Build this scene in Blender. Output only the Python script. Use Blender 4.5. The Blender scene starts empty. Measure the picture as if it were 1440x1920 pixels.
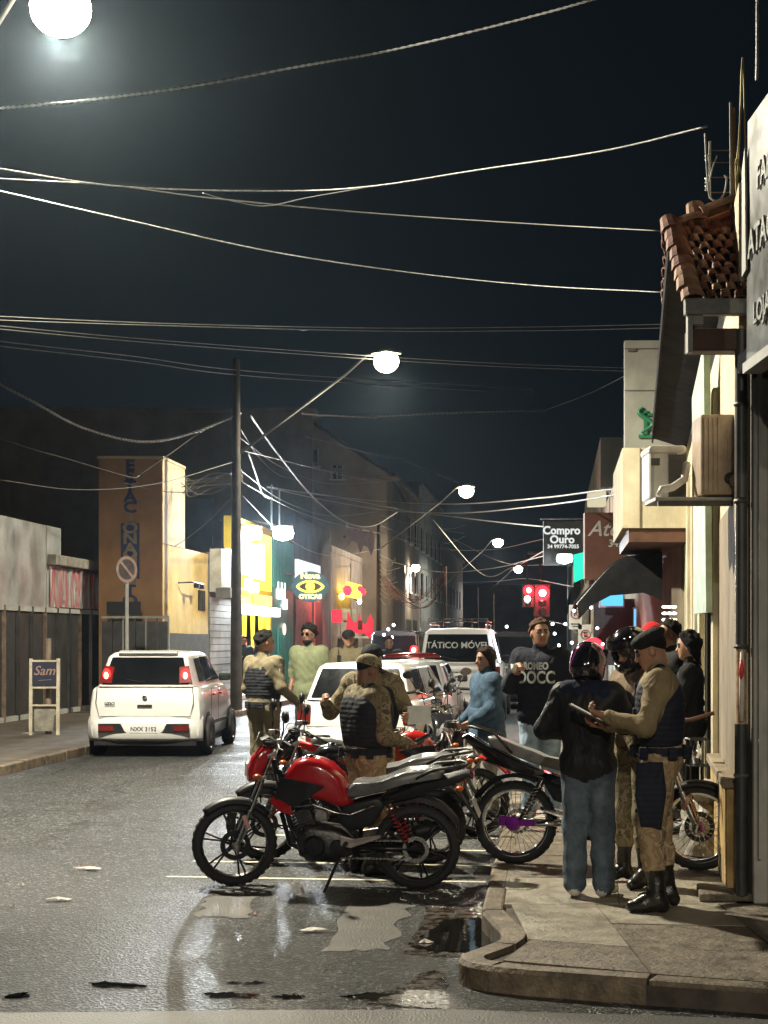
import bpy, bmesh, math, random
import numpy as np
from mathutils import Vector, Matrix, Euler
R = math.radians
random.seed(7)
scene = bpy.context.scene
COL = scene.collection
# ---------------------------------------------------------------- camera
CH = 1.75            # camera height
FP = 2886.0          # focal length in photo pixels
HZ = 1197.0          # horizon row in the photo
cam_d = bpy.data.cameras.new('camera'); cam = bpy.data.objects.new('camera', cam_d); COL.objects.link(cam)
cam.location = (0, 0, CH); cam.rotation_euler = (R(90), 0, 0)
cam_d.sensor_fit = 'VERTICAL'; cam_d.sensor_height = 36; cam_d.lens = FP/1920*36
cam_d.shift_y = (HZ-960)/1920; cam_d.clip_start = .1; cam_d.clip_end = 1500
scene.camera = cam
# ---------------------------------------------------------------- night sky
world = bpy.data.worlds.new('World'); scene.world = world; world.use_nodes = True
wn = world.node_tree; wn.nodes.clear()
wo = wn.nodes.new('ShaderNodeOutputWorld'); bg = wn.nodes.new('ShaderNodeBackground')
tc = wn.nodes.new('ShaderNodeTexCoord'); sp = wn.nodes.new('ShaderNodeSeparateXYZ'); cr = wn.nodes.new('ShaderNodeValToRGB')
wn.links.new(tc.outputs['Generated'], sp.inputs[0]); wn.links.new(sp.outputs['Z'], cr.inputs[0])
cr.color_ramp.elements[0].position = 0.0; cr.color_ramp.elements[0].color = (.0115, .0165, .0200, 1)
cr.color_ramp.elements[1].position = .5; cr.color_ramp.elements[1].color = (.0044, .0078, .0110, 1)
e_ = cr.color_ramp.elements.new(.14); e_.color = (.0064, .0106, .0146, 1)
wn.links.new(cr.outputs[0], bg.inputs[0]); bg.inputs[1].default_value = .38
wn.links.new(bg.outputs[0], wo.inputs[0])
scene.view_settings.view_transform = 'Standard'; scene.view_settings.look = 'None'
scene.view_settings.exposure = 0.68; scene.view_settings.gamma = 1
scene.cycles.use_denoising = True
scene.cycles.max_bounces = 5; scene.cycles.sample_clamp_indirect = 4.0; scene.cycles.sample_clamp_direct = 0
scene.cycles.caustics_reflective = False; scene.cycles.caustics_refractive = False

# ---------------------------------------------------------------- materials
MATS = {}
def M(key, col=(.5, .5, .5), rough=.6, metal=0, var=.12, scale=6, bump=.0, bscale=40, coat=0, emit=None, es=0, spec=.5, alpha=1, dirt=0, rvar=0):
    """procedural surface: colour with blotches, optional dirt stains, roughness variation and fine relief"""
    if key in MATS: return MATS[key]
    m = bpy.data.materials.new(key); m.use_nodes = True; nt = m.node_tree; nt.nodes.clear()
    out = nt.nodes.new('ShaderNodeOutputMaterial'); p = nt.nodes.new('ShaderNodeBsdfPrincipled')
    nt.links.new(p.outputs[0], out.inputs[0])
    p.inputs['Base Color'].default_value = (*col, 1); p.inputs['Roughness'].default_value = rough
    p.inputs['Metallic'].default_value = metal; p.inputs['Specular IOR Level'].default_value = spec
    if coat: p.inputs['Coat Weight'].default_value = coat; p.inputs['Coat Roughness'].default_value = .06
    if alpha < 1: p.inputs['Alpha'].default_value = alpha
    if emit: p.inputs['Emission Color'].default_value = (*emit, 1); p.inputs['Emission Strength'].default_value = es
    t = nt.nodes.new('ShaderNodeTexCoord')
    if var:
        n = nt.nodes.new('ShaderNodeTexNoise'); n.inputs['Scale'].default_value = scale; n.inputs['Detail'].default_value = 7
        n.inputs['Roughness'].default_value = .62
        nt.links.new(t.outputs['Object'], n.inputs[0])
        r = nt.nodes.new('ShaderNodeValToRGB')
        a = tuple(max(0, c*(1-var*1.7)) for c in col); b = tuple(min(1, c*(1+var*1.7)) for c in col)
        r.color_ramp.elements[0].position = .3; r.color_ramp.elements[0].color = (*a, 1)
        r.color_ramp.elements[1].position = .7; r.color_ramp.elements[1].color = (*b, 1)
        nt.links.new(n.outputs['Fac'], r.inputs[0]); last = r.outputs[0]
        if dirt:
            n2 = nt.nodes.new('ShaderNodeTexNoise'); n2.inputs['Scale'].default_value = scale*.35; n2.inputs['Detail'].default_value = 9
            n2.inputs['Roughness'].default_value = .72; mp = nt.nodes.new('ShaderNodeMapping'); mp.inputs['Scale'].default_value = (1.6, 1.6, .55)
            nt.links.new(t.outputs['Object'], mp.inputs[0]); nt.links.new(mp.outputs[0], n2.inputs[0])
            r2 = nt.nodes.new('ShaderNodeValToRGB'); r2.color_ramp.elements[0].position = .46; r2.color_ramp.elements[1].position = .66
            r2.color_ramp.elements[1].color = (dirt, dirt, dirt, 1)
            mx = nt.nodes.new('ShaderNodeMixRGB'); nt.links.new(n2.outputs['Fac'], r2.inputs[0]); nt.links.new(r2.outputs[0], mx.inputs[0])
            nt.links.new(last, mx.inputs[1]); mx.inputs[2].default_value = (col[0]*.35+.01, col[1]*.31+.008, col[2]*.27+.006, 1); last = mx.outputs[0]
        nt.links.new(last, p.inputs['Base Color'])
        if rvar:
            mr = nt.nodes.new('ShaderNodeMapRange'); mr.inputs[1].default_value = .3; mr.inputs[2].default_value = .7
            mr.inputs[3].default_value = max(.03, rough-rvar); mr.inputs[4].default_value = min(1, rough+rvar)
            nt.links.new(n.outputs['Fac'], mr.inputs[0]); nt.links.new(mr.outputs[0], p.inputs['Roughness'])
    if bump:
        n = nt.nodes.new('ShaderNodeTexNoise'); n.inputs['Scale'].default_value = bscale; n.inputs['Detail'].default_value = 5
        bp = nt.nodes.new('ShaderNodeBump'); bp.inputs['Strength'].default_value = bump; bp.inputs['Distance'].default_value = .02
        nt.links.new(t.outputs['Object'], n.inputs[0]); nt.links.new(n.outputs['Fac'], bp.inputs['Height']); nt.links.new(bp.outputs[0], p.inputs['Normal'])
    MATS[key] = m; return m
def cloth(key, col=None, var=.12, rough=.85, fold=.6, spec=.25):
    """woven cloth with stretched crease relief"""
    if key in MATS: return MATS[key]
    m = M(key, col, rough, var=var, scale=9, spec=spec); nt = m.node_tree; p = [n for n in nt.nodes if n.type == 'BSDF_PRINCIPLED'][0]
    t = [n for n in nt.nodes if n.type == 'TEX_COORD'][0]
    mp = nt.nodes.new('ShaderNodeMapping'); mp.inputs['Scale'].default_value = (1, 1, .6); mp.inputs['Rotation'].default_value = (.5, .4, .2)
    n = nt.nodes.new('ShaderNodeTexNoise'); n.inputs['Scale'].default_value = 6.5; n.inputs['Detail'].default_value = 3; n.inputs['Distortion'].default_value = 1.6
    bp = nt.nodes.new('ShaderNodeBump'); bp.inputs['Strength'].default_value = fold; bp.inputs['Distance'].default_value = .035
    nt.links.new(t.outputs['Object'], mp.inputs[0]); nt.links.new(mp.outputs[0], n.inputs[0]); nt.links.new(n.outputs['Fac'], bp.inputs['Height']); nt.links.new(bp.outputs[0], p.inputs['Normal'])
    return m
def webbing(key, col):
    if key in MATS: return MATS[key]
    m = cloth(key, col, rough=.75); nt = m.node_tree; p = [n for n in nt.nodes if n.type == 'BSDF_PRINCIPLED'][0]; t = [n for n in nt.nodes if n.type == 'TEX_COORD'][0]
    w = nt.nodes.new('ShaderNodeTexWave'); w.bands_direction = 'Z'; w.inputs['Scale'].default_value = 9; w.inputs['Distortion'].default_value = 1.5; bp = nt.nodes.new('ShaderNodeBump'); bp.inputs['Strength'].default_value = .30; bp.inputs['Distance'].default_value = .008
    old = p.inputs['Normal'].links[0].from_socket; nt.links.new(t.outputs['Object'], w.inputs[0]); nt.links.new(w.outputs['Fac'], bp.inputs['Height']); nt.links.new(old, bp.inputs['Normal']); nt.links.new(bp.outputs[0], p.inputs['Normal']); return m
def camo(key, cols, scale=9):
    if key in MATS: return MATS[key]
    m = cloth(key, cols[0]); nt = m.node_tree; p = [n for n in nt.nodes if n.type == 'BSDF_PRINCIPLED'][0]
    t = [n for n in nt.nodes if n.type == 'TEX_COORD'][0]
    n = nt.nodes.new('ShaderNodeTexNoise'); n.inputs['Scale'].default_value = scale; n.inputs['Detail'].default_value = 3; n.inputs['Distortion'].default_value = .8
    nt.links.new(t.outputs['Object'], n.inputs[0]); r = nt.nodes.new('ShaderNodeValToRGB'); r.color_ramp.interpolation = 'CONSTANT'
    el = r.color_ramp.elements; el[0].position = 0; el[0].color = (*cols[0], 1); el[1].position = .45; el[1].color = (*cols[1], 1)
    for k, c in enumerate(cols[2:]): q = el.new(.54+.08*k); q.color = (*c, 1)
    nt.links.new(n.outputs['Fac'], r.inputs[0]); nt.links.new(r.outputs[0], p.inputs['Base Color']); return m
def E(key, col=None, s=1):
    if key in MATS: return MATS[key]
    m = bpy.data.materials.new(key); m.use_nodes = True; nt = m.node_tree; nt.nodes.clear()
    out = nt.nodes.new('ShaderNodeOutputMaterial'); e = nt.nodes.new('ShaderNodeEmission'); nt.links.new(e.outputs[0], out.inputs[0])
    e.inputs[0].default_value = (*col, 1); e.inputs[1].default_value = s; MATS[key] = m; return m

# ---------------------------------------------------------------- scene tree helpers
ORG = {}
def thing(name, label, cat, loc=(0, 0, 0), rz=0, group=None, world=True, rx=0, ry=0):
    o = bpy.data.objects.new(name, None); COL.objects.link(o); o.empty_display_size = .1
    o.location = loc; o.rotation_euler = (rx, ry, rz); o['label'] = label; o['category'] = cat
    if group: o['group'] = group
    ORG[o.name] = Vector(loc) if world else Vector((0, 0, 0)); return o
def tag(o, label, cat, group=None, kind=None):
    o['label'] = label; o['category'] = cat
    if group: o['group'] = group
    if kind: o['kind'] = kind
    return o
def mk(name, vs, fs, mat, parent=None, smooth=False, mi=None, kind=None, bevel=0, centre=True, auto=None):
    me = bpy.data.meshes.new(name)
    off = ORG.get(parent.name, Vector((0, 0, 0))) if parent else Vector((0, 0, 0))
    V = np.array(vs, dtype=float).reshape(-1, 3) - np.array(off)
    loc = None
    if parent is None and kind != 'structure' and centre and len(V):
        loc = np.array([(V[:, 0].min()+V[:, 0].max())/2, (V[:, 1].min()+V[:, 1].max())/2, V[:, 2].min()]); V = V-loc
    me.from_pydata(V.tolist(), [], [tuple(f) for f in fs])
    for m in (mat if isinstance(mat, (list, tuple)) else [mat]): me.materials.append(m)
    if mi is not None: me.polygons.foreach_set('material_index', list(mi))
    if smooth: me.polygons.foreach_set('use_smooth', [True]*len(me.polygons))
    me.update()
    o = bpy.data.objects.new(name, me); COL.objects.link(o)
    if loc is not None: o.location = loc
    if parent: o.parent = parent
    ORG[o.name] = off
    if kind: o['kind'] = kind
    if auto:
        try: me.set_sharp_from_angle(angle=R(auto))
        except Exception: pass
    if bevel:
        b = o.modifiers.new('bevel', 'BEVEL'); b.width = bevel; b.segments = 2; b.limit_method = 'ANGLE'; b.angle_limit = R(35)
    return o
class MB:
    def __init__(s): s.v = []; s.f = []; s.m = []; s.cur = 0
    def add(s, vs, fs):
        n = len(s.v); s.v += [tuple(v) for v in vs]; s.f += [tuple(i+n for i in f) for f in fs]; s.m += [s.cur]*len(fs); return s
    def box(s, c, d, rz=0, rot=None):
        x, y, z = d[0]/2, d[1]/2, d[2]/2
        vs = [Vector((a*x, b*y, e*z)) for e in (-1, 1) for (a, b) in ((-1, -1), (1, -1), (1, 1), (-1, 1))]
        m = rot.to_matrix() if rot is not None else Matrix.Rotation(rz, 3, 'Z')
        vs = [m @ v + Vector(c) for v in vs]
        return s.add(vs, [(3, 2, 1, 0), (4, 5, 6, 7), (0, 1, 5, 4), (1, 2, 6, 5), (2, 3, 7, 6), (3, 0, 4, 7)])
    def prism(s, poly, z0, z1):      # polygon in plan
        n = len(poly); a = sum(poly[i][0]*poly[(i+1) % n][1]-poly[(i+1) % n][0]*poly[i][1] for i in range(n))
        if a < 0: poly = poly[::-1]
        return s.add([(p[0], p[1], z0) for p in poly]+[(p[0], p[1], z1) for p in poly],
                     [tuple(range(n))[::-1], tuple(range(n, 2*n))]+[(i, (i+1) % n, (i+1) % n+n, i+n) for i in range(n)])
    def slab(s, pts, nrm, t):        # any planar polygon with thickness t along nrm
        nrm = Vector(nrm).normalized()*t; n = len(pts); P = [Vector(p) for p in pts]
        return s.add(P+[p+nrm for p in P], [tuple(range(n))[::-1], tuple(range(n, 2*n))]+[(i, (i+1) % n, (i+1) % n+n, i+n) for i in range(n)])
    def tube(s, pts, r, seg=8, cap=True):
        pts = [Vector(p) for p in pts]; rs = r if isinstance(r, (list, tuple)) else [r]*len(pts); n0 = len(s.v); up = None; vs = []
        for i, p in enumerate(pts):
            t = (pts[min(i+1, len(pts)-1)]-pts[max(i-1, 0)]).normalized()
            if up is None: up = Vector((0, 0, 1)) if abs(t.z) < .9 else Vector((1, 0, 0))
            a = t.cross(up); a = a.normalized() if a.length > 1e-6 else Vector((1, 0, 0)); b = a.cross(t).normalized(); up = b
            vs += [p+(a*math.cos(2*math.pi*k/seg)+b*math.sin(2*math.pi*k/seg))*rs[i] for k in range(seg)]
        fs = [(i*seg+k, i*seg+(k+1) % seg, (i+1)*seg+(k+1) % seg, (i+1)*seg+k) for i in range(len(pts)-1) for k in range(seg)]
        if cap: fs += [tuple(range(seg))[::-1], tuple(range((len(pts)-1)*seg, len(pts)*seg))]
        return s.add(vs, fs)
    def lathe(s, prof, c=(0, 0, 0), axis='Z', seg=24, closed=False):
        vs = []; c = Vector(c)
        for k in range(seg):
            a = 2*math.pi*k/seg
            for (r, h) in prof:
                x, y = r*math.cos(a), r*math.sin(a)
                vs.append(c+Vector({'Z': (x, y, h), 'Y': (x, h, y), 'X': (h, x, y)}[axis]))
        n = len(prof); fs = []
        for k in range(seg):
            for i in range(n if closed else n-1):
                j = (i+1) % n; fs.append((k*n+i, ((k+1) % seg)*n+i, ((k+1) % seg)*n+j, k*n+j))
        return s.add(vs, fs)
    def ell(s, c, r, seg=14, rings=8, rot=None, z0=-1.0):
        c = Vector(c); vs = []; fs = []; m = rot.to_matrix() if rot is not None else Matrix.Identity(3)
        a0 = math.asin(max(-1, z0))
        for i in range(rings+1):
            t = a0+(math.pi/2-a0)*i/rings
            for k in range(seg):
                a = 2*math.pi*k/seg; vs.append(c+m @ Vector((r[0]*math.cos(t)*math.cos(a), r[1]*math.cos(t)*math.sin(a), r[2]*math.sin(t))))
        for i in range(rings):
            for k in range(seg): fs.append((i*seg+k, i*seg+(k+1) % seg, (i+1)*seg+(k+1) % seg, (i+1)*seg+k))
        return s.add(vs, fs)
    def puff(s, poly, w, y=0, edge=.55, inset=.12, mid=None):
        """side outline (x,z) inflated to half width w about y: full outline up to w*edge, drawn in towards its centre at w"""
        n = len(poly); cx = sum(p[0] for p in poly)/n; cz = sum(p[1] for p in poly)/n
        def ring(k, yy): return [(cx+(p[0]-cx)*k, y+yy, cz+(p[1]-cz)*k) for p in poly]
        L = [(1-inset*2.6, w*1.0), (1-inset, w*.9), (1-inset*.25, w*(.9+edge)/2), (1, w*edge)]
        rings = [ring(k, -yy) for k, yy in L]+[ring(k, yy) for k, yy in L[::-1]]
        vs = [v for r_ in rings for v in r_]; fs = []
        for i in range(len(rings)-1): fs += [(i*n+k, i*n+(k+1) % n, (i+1)*n+(k+1) % n, (i+1)*n+k) for k in range(n)]
        fs += [tuple(range(n))[::-1], tuple(range((len(rings)-1)*n, len(rings)*n))]
        return s.add(vs, fs)
    def build(s, name, mat, parent=None, smooth=False, kind=None, bevel=0, auto=None):
        return mk(name, s.v, s.f, mat, parent, smooth, s.m if isinstance(mat, (list, tuple)) else None, kind, bevel, auto=auto)
def textmesh(body, size, ext=.004, align='CENTER', shear=0, bold=0):
    c = bpy.data.curves.new('lettering', 'FONT'); c.body = body; c.size = size; c.extrude = ext; c.align_x = align; c.align_y = 'CENTER'; c.shear = shear
    c.offset = bold; c.resolution_u = 3
    o = bpy.data.objects.new('lettering', c); COL.objects.link(o); dg = bpy.context.evaluated_depsgraph_get(); dg.update()
    me = bpy.data.meshes.new_from_object(o.evaluated_get(dg)); vs = [v.co.copy() for v in me.vertices]; fs = [tuple(p.vertices) for p in me.polygons]
    bpy.data.objects.remove(o); bpy.data.curves.remove(c); bpy.data.meshes.remove(me); return vs, fs
def text(body, size, mat, parent, at, xdir=(1, 0, 0), updir=(0, 0, 1), ext=.004, sx=1, shear=0, bold=0, name='lettering'):
    vs, fs = textmesh(body, size, ext, shear=shear, bold=bold); X = Vector(xdir).normalized(); U = Vector(updir).normalized(); N = X.cross(U); A = Vector(at)
    return mk(name, [A+X*v.x*sx+U*v.y+N*v.z for v in vs], fs, mat, parent)
def P(px, py, d):                    # a point of the street seen at photo row/column, at distance d
    return Vector(((px-720)/FP*d, d, CH+(HZ-py)/FP*d))
def dup(root, loc, rz, rx=0):
    r = root.copy(); COL.objects.link(r); r.location = loc; r.rotation_euler = (rx, 0, rz)
    for ch in list(root.children):
        c = ch.copy(); COL.objects.link(c); c.parent = r
        for g in ch.children: h = g.copy(); COL.objects.link(h); h.parent = c
    return r
# the street: kerb and facade lines as x over distance y
def KR(y): return -.45+.11*y         # right kerb
def KL(y): return -7.15+.11*y        # left kerb
def WR(y): return .63+.165*y         # near right-hand facade
def FR(y): return 1.35+.11*y         # far right-hand facades
def FL(y): return -8.82+.11*y        # left-hand facades
# ---------------------------------------------------------------- continuous bodies: blended limbs meshed as one surface
def _d_cone(X, Y, Z, a, b, ra, rb):
    ax, ay, az = a; bx, by, bz = b; dx, dy, dz = bx-ax, by-ay, bz-az; L = dx*dx+dy*dy+dz*dz+1e-12
    px, py, pz = X-ax, Y-ay, Z-az; t = np.clip((px*dx+py*dy+pz*dz)/L, 0, 1)
    return np.sqrt((px-t*dx)**2+(py-t*dy)**2+(pz-t*dz)**2)-(ra+(rb-ra)*t)
def _d_ell(X, Y, Z, c, r, m):
    px, py, pz = X-c[0], Y-c[1], Z-c[2]
    if m is not None: px, py, pz = (m[0][0]*px+m[1][0]*py+m[2][0]*pz, m[0][1]*px+m[1][1]*py+m[2][1]*pz, m[0][2]*px+m[1][2]*py+m[2][2]*pz)
    k = np.sqrt((px/r[0])**2+(py/r[1])**2+(pz/r[2])**2); k2 = np.sqrt((px/r[0]**2)**2+(py/r[1]**2)**2+(pz/r[2]**2)**2)+1e-9
    return k*(k-1)/k2
def _dist(p, X, Y, Z):
    return _d_cone(X, Y, Z, p['a'], p['b'], p['ra'], p['rb']) if p['t'] == 'c' else _d_ell(X, Y, Z, p['c'], p['r'], p.get('m'))
def cone(a, b, ra, rb, mat, k=.03): return dict(t='c', a=tuple(a), b=tuple(b), ra=ra, rb=rb, mat=mat, k=k)
def ello(c, r, mat, k=.03, m=None): return dict(t='e', c=tuple(c), r=tuple(r), mat=mat, k=k, m=m)
def sdf_mesh(prims, h, clips=(), fold=0, cut=()):
    lo = np.array([1e9]*3); hi = -lo; bb = []
    for p in prims:
        if p['t'] == 'c':
            rr = max(p['ra'], p['rb']); a = np.minimum(p['a'], p['b'])-rr; b = np.maximum(p['a'], p['b'])+rr
        else: rr = max(p['r']); a = np.array(p['c'])-rr; b = np.array(p['c'])+rr
        bb.append((a, b)); lo = np.minimum(lo, a); hi = np.maximum(hi, b)
    lo -= 3*h; hi += 3*h; n = np.ceil((hi-lo)/h).astype(int)+1
    ax = [lo[i]+h*np.arange(n[i]) for i in range(3)]; F = np.full(tuple(n), .12)
    for p, (a, b) in zip(prims, bb):
        pad = max(p['k'], 2.5*h)+.02; i0 = np.maximum(((a-pad-lo)/h).astype(int), 0); i1 = np.minimum(((b+pad-lo)/h).astype(int)+2, n)
        sl = tuple(slice(i0[i], i1[i]) for i in range(3)); X, Y, Z = np.meshgrid(*[ax[i][sl[i]] for i in range(3)], indexing='ij', sparse=True)
        d = _dist(p, X, Y, Z); f = F[sl]; k = p['k']; hh = np.maximum(k-np.abs(f-d), 0)/k; F[sl] = np.minimum(f, d)-hh*hh*k*.25
    X, Y, Z = np.meshgrid(*ax, indexing='ij', sparse=True)
    if fold: F = F+fold*(np.sin(26*Z+7*np.sin(7*X+3)+8*np.sin(8*Y+1))*np.sin(15*X+5*np.sin(7*Z))*.75+np.sin(44*Z+30*X+5*np.sin(9*Y+5*Z))*.28)
    for c in cut:
        d = _dist(c, X, Y, Z); F = np.maximum(F, -d)
    for (nx, ny, nz, o) in clips: F = np.maximum(F, nx*X+ny*Y+nz*Z-o)
    S = F < 0
    C = np.zeros(tuple(n-1), int)
    for i in (0, 1):
        for j in (0, 1):
            for k in (0, 1): C += S[i:n[0]-1+i, j:n[1]-1+j, k:n[2]-1+k]
    act = (C > 0) & (C < 8); idx = np.full(act.shape, -1); I = np.argwhere(act); idx[act] = np.arange(len(I))
    acc = np.zeros((len(I), 3)); cnt = np.zeros(len(I))
    crn = [(i, j, k) for i in (0, 1) for j in (0, 1) for k in (0, 1)]
    for a in crn:
        for b in crn:
            if sum(b)-sum(a) == 1 and all(y >= x for x, y in zip(a, b)):
                fa = F[I[:, 0]+a[0], I[:, 1]+a[1], I[:, 2]+a[2]]; fb = F[I[:, 0]+b[0], I[:, 1]+b[1], I[:, 2]+b[2]]
                m = (fa < 0) != (fb < 0); t = fa[m]/(fa[m]-fb[m]); acc[m] += np.array(a)+t[:, None]*(np.array(b)-np.array(a)); cnt[m] += 1
    V = lo+h*(I+acc/cnt[:, None]); Fc = []
    for axn in range(3):
        o = [1, 1, 1]; s0 = [slice(1, -1)]*3; s1 = [slice(1, -1)]*3; s0[axn] = slice(0, -1); s1[axn] = slice(1, None)
        A = S[tuple(s0)]; B = S[tuple(s1)]; off = np.array([1, 1, 1]); off[axn] = 0
        u, v = [(1, 2), (2, 0), (0, 1)][axn]
        for sel, flip in ((A & ~B, False), (~A & B, True)):
            J = np.argwhere(sel)+off
            if not len(J): continue
            def g(du, dv):
                K = J.copy(); K[:, u] -= du; K[:, v] -= dv; return idx[K[:, 0], K[:, 1], K[:, 2]]
            q = np.stack([g(1, 1), g(0, 1), g(0, 0), g(1, 0)], 1)
            Fc.append(q[:, ::-1] if flip else q)
    Fc = np.concatenate(Fc); ctr = V[Fc].mean(1)
    names = sorted(set(p['mat'] for p in prims)); best = np.full(len(ctr), 1e9); mi = np.zeros(len(ctr), int)
    for p in prims:
        d = _dist(p, ctr[:, 0], ctr[:, 1], ctr[:, 2])-p.get('bias', 0); m = d < best; best[m] = d[m]; mi[m] = names.index(p['mat'])
    return V, Fc, mi, names
def sdf_obj(name, parts, mats, parent, smooth=True):
    """parts: list of (prims, voxel, kwargs); everything ends up in ONE mesh"""
    V = []; Fc = []; MI = []; keys = []; n = 0
    for prims, h, kw in parts:
        v, f, mi, nm = sdf_mesh(prims, h, **kw)
        loc = []
        for q in nm:
            if q not in keys: keys.append(q)
            loc.append(keys.index(q))
        V.append(v); Fc.append(f+n); MI.append(np.array(loc)[mi]); n += len(v)
    V = np.concatenate(V); Fc = np.concatenate(Fc); MI = np.concatenate(MI)
    return mk(name, V, Fc.tolist(), [mats[k] for k in keys], parent, smooth, MI.tolist())

SKIN = dict(light=(.50, .29, .20), tan=(.36, .19, .12), dark=(.20, .10, .06))
def hand(w, d, nrm, side, curl=.6, s=1.0, thumb=.9):
    """wrist, pointing direction, palm normal, side (+1: thumb towards -lateral) -> finger and palm prims"""
    w = Vector(w); d = Vector(d).normalized(); nrm = Vector(nrm); nrm = (nrm-d*nrm.dot(d)).normalized(); l = d.cross(nrm)*side
    out = [cone(w-d*.03*s, w+d*.02*s, .026*s, .025*s, 'skin', .02)]
    for i, (ln, off) in enumerate(((.072, -.029), (.082, -.010), (.076, .010), (.060, .028))):
        b = w+d*(.088-abs(i-1)*.004)*s+l*off*s; out.append(cone(w+l*off*.55*s+d*.015*s, b, .016*s, .0125*s, 'skin', .015))
        a1 = curl*.75; p1 = b+(d*math.cos(a1)+nrm*math.sin(a1))*ln*.5*s; a2 = curl*1.6; p2 = p1+(d*math.cos(a2)+nrm*math.sin(a2))*ln*.30*s
        a3 = curl*2.2; p3 = p2+(d*math.cos(a3)+nrm*math.sin(a3))*ln*.22*s
        out += [cone(b, p1, .0105*s, .0092*s, 'skin', .006), cone(p1, p2, .0092*s, .0083*s, 'skin', .006), cone(p2, p3, .0083*s, .007*s, 'skin', .006)]
    t0 = w+d*.025*s-l*.024*s; t1 = t0+(d*.75-l*.6*thumb+nrm*.35).normalized()*.042*s; t2 = t1+(d*.9-l*.05+nrm*.45).normalized()*.032*s
    out += [cone(w+d*.02*s-l*.01*s, t0, .018*s, .016*s, 'skin', .015), cone(t0, t1, .0145*s, .011*s, 'skin', .008), cone(t1, t2, .011*s, .009*s, 'skin', .006)]
    return out
def person(label, loc, rz, H=1.72, build=1.0, mats=None, J=None, lean=0, head=(0, 0, 0), hairstyle='short', clothes='tee', legs='trousers', foot='boot',
           near=1, hands=(.6, .6), group=None, sleeves=True, glasses=False, beard=False, fem=False, hdir=(None, None)):
    """front is +Y; J overrides joints given for a 1.75 m figure: kneeL, ankleL, elbowL, wristL ... (L is -X)"""
    k = H/1.75; t = thing('person', label, 'person', loc, rz, group, world=False)
    j = dict(hipL=(-.09, 0, .90), hipR=(.09, 0, .90), kneeL=(-.10, .025, .49), kneeR=(.10, .025, .49), ankleL=(-.11, -.02, .085), ankleR=(.11, -.02, .085),
             shL=(-.175, 0, 1.415), shR=(.175, 0, 1.415), elbowL=(-.235, -.03, 1.13), elbowR=(.235, -.03, 1.13), wristL=(-.23, .07, .90), wristR=(.23, .07, .90),
             chest=(0, .0, 1.27), waist=(0, .0, 1.08), neck=(0, -.005, 1.47), head=(0, .02, 1.625))
    if fem: j['shL'] = (-.155, 0, 1.40); j['shR'] = (.155, 0, 1.40)
    if lean:
        m = Matrix.Rotation(-lean, 3, 'X'); piv = Vector((0, 0, .93))
        for q in ('shL', 'shR', 'elbowL', 'elbowR', 'wristL', 'wristR', 'chest', 'waist', 'neck', 'head'): j[q] = tuple(m @ (Vector(j[q])-piv)+piv)
    if J: j.update(J)
    j = {a: Vector(b)*k for a, b in j.items()}; B = build*k
    bulk = {'tee': .006, 'jacket': .024, 'uniform': .010, 'hoodie': .022}[clothes]; leg = {'trousers': .012, 'wide': .028, 'slim': .0}[legs]
    pr = []
    wsh = .75 if fem else 1.0
    for (c, hw, r0) in ((j['chest']+Vector((0, 0, .07*k)), .10*wsh, .105), (j['chest']-Vector((0, 0, .05*k)), .085*wsh, .108), (j['waist'], .065*wsh, .100)):
        pr.append(cone(c-Vector((hw*B, 0, 0)), c+Vector((hw*B, 0, 0)), (r0+bulk)*B*(.93 if fem else 1), (r0+bulk)*B*(.93 if fem else 1), 'top', .08))
    pc = (j['hipL']+j['hipR'])/2+Vector((0, -.01*k, .05*k))
    pr.append(cone(pc-Vector((.062*B, 0, 0)), pc+Vector((.062*B, 0, 0)), (.115+leg*.3)*B, (.115+leg*.3)*B, 'pants', .06))
    if clothes in ('jacket', 'hoodie', 'tee', 'long'):
        zc = pc+Vector((0, 0, -.01*k if clothes != 'tee' else .0)); r1 = (.120+bulk*.9)*B
        q = cone(zc-Vector((.066*B, 0, 0)), zc+Vector((.066*B, 0, 0)), r1, r1, 'top', .04); pr.append(q)
    for s_ in 'LR':
        sg = -1 if s_ == 'L' else 1; sh = j['sh'+s_]; el = j['elbow'+s_]; wr = j['wrist'+s_]; tc_ = j['chest']+Vector((sg*.07*k, 0, .12*k))
        pr.append(cone(tc_, sh, .085*B, (.060+bulk)*B, 'top', .07))
        pr.append(cone(sh, el, (.056+bulk*1.1)*B, (.043+bulk*1.1)*B, 'top', .05))
        ex = el+(wr-el)*.93
        if sleeves: pr.append(cone(el, ex, (.042+bulk*1.1)*B, (.031+bulk)*B, 'top', .03))
        else: pr.append(cone(el+(wr-el)*.04, wr, .038*B, .026*B, 'skin', .012))
        hp = j['hip'+s_]; kn = j['knee'+s_]; an = j['ankle'+s_]
        pr.append(cone(hp, kn, (.088+leg*.8)*B, (.060+leg*1.1)*B, 'pants', .05))
        bt = .30*k if foot == 'boot' else .10*k
        lo_ = an+(kn-an)*(max(0, (bt-an.z))/max(.05, (kn.z-an.z)))
        pr.append(cone(kn, lo_, (.060+leg*1.1)*B, (.045+leg*1.5)*B, 'pants', .04))
        if legs != 'wide' and foot == 'boot': pr.append(cone(lo_+Vector((0, 0, .03*k)), lo_+Vector((0, 0, -.01*k)), (.062+leg)*B, (.052+leg*.6)*B, 'pants', .02))
        if foot == 'boot': pr.append(cone(lo_, an, .054*B, .047*B, 'shoe', .02))
        f = Vector((sg*.25, 1, 0)).normalized(); fk = 'foot'+s_
        if fk in j: f = (j[fk]-an); f.z = 0; f.normalize()
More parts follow.
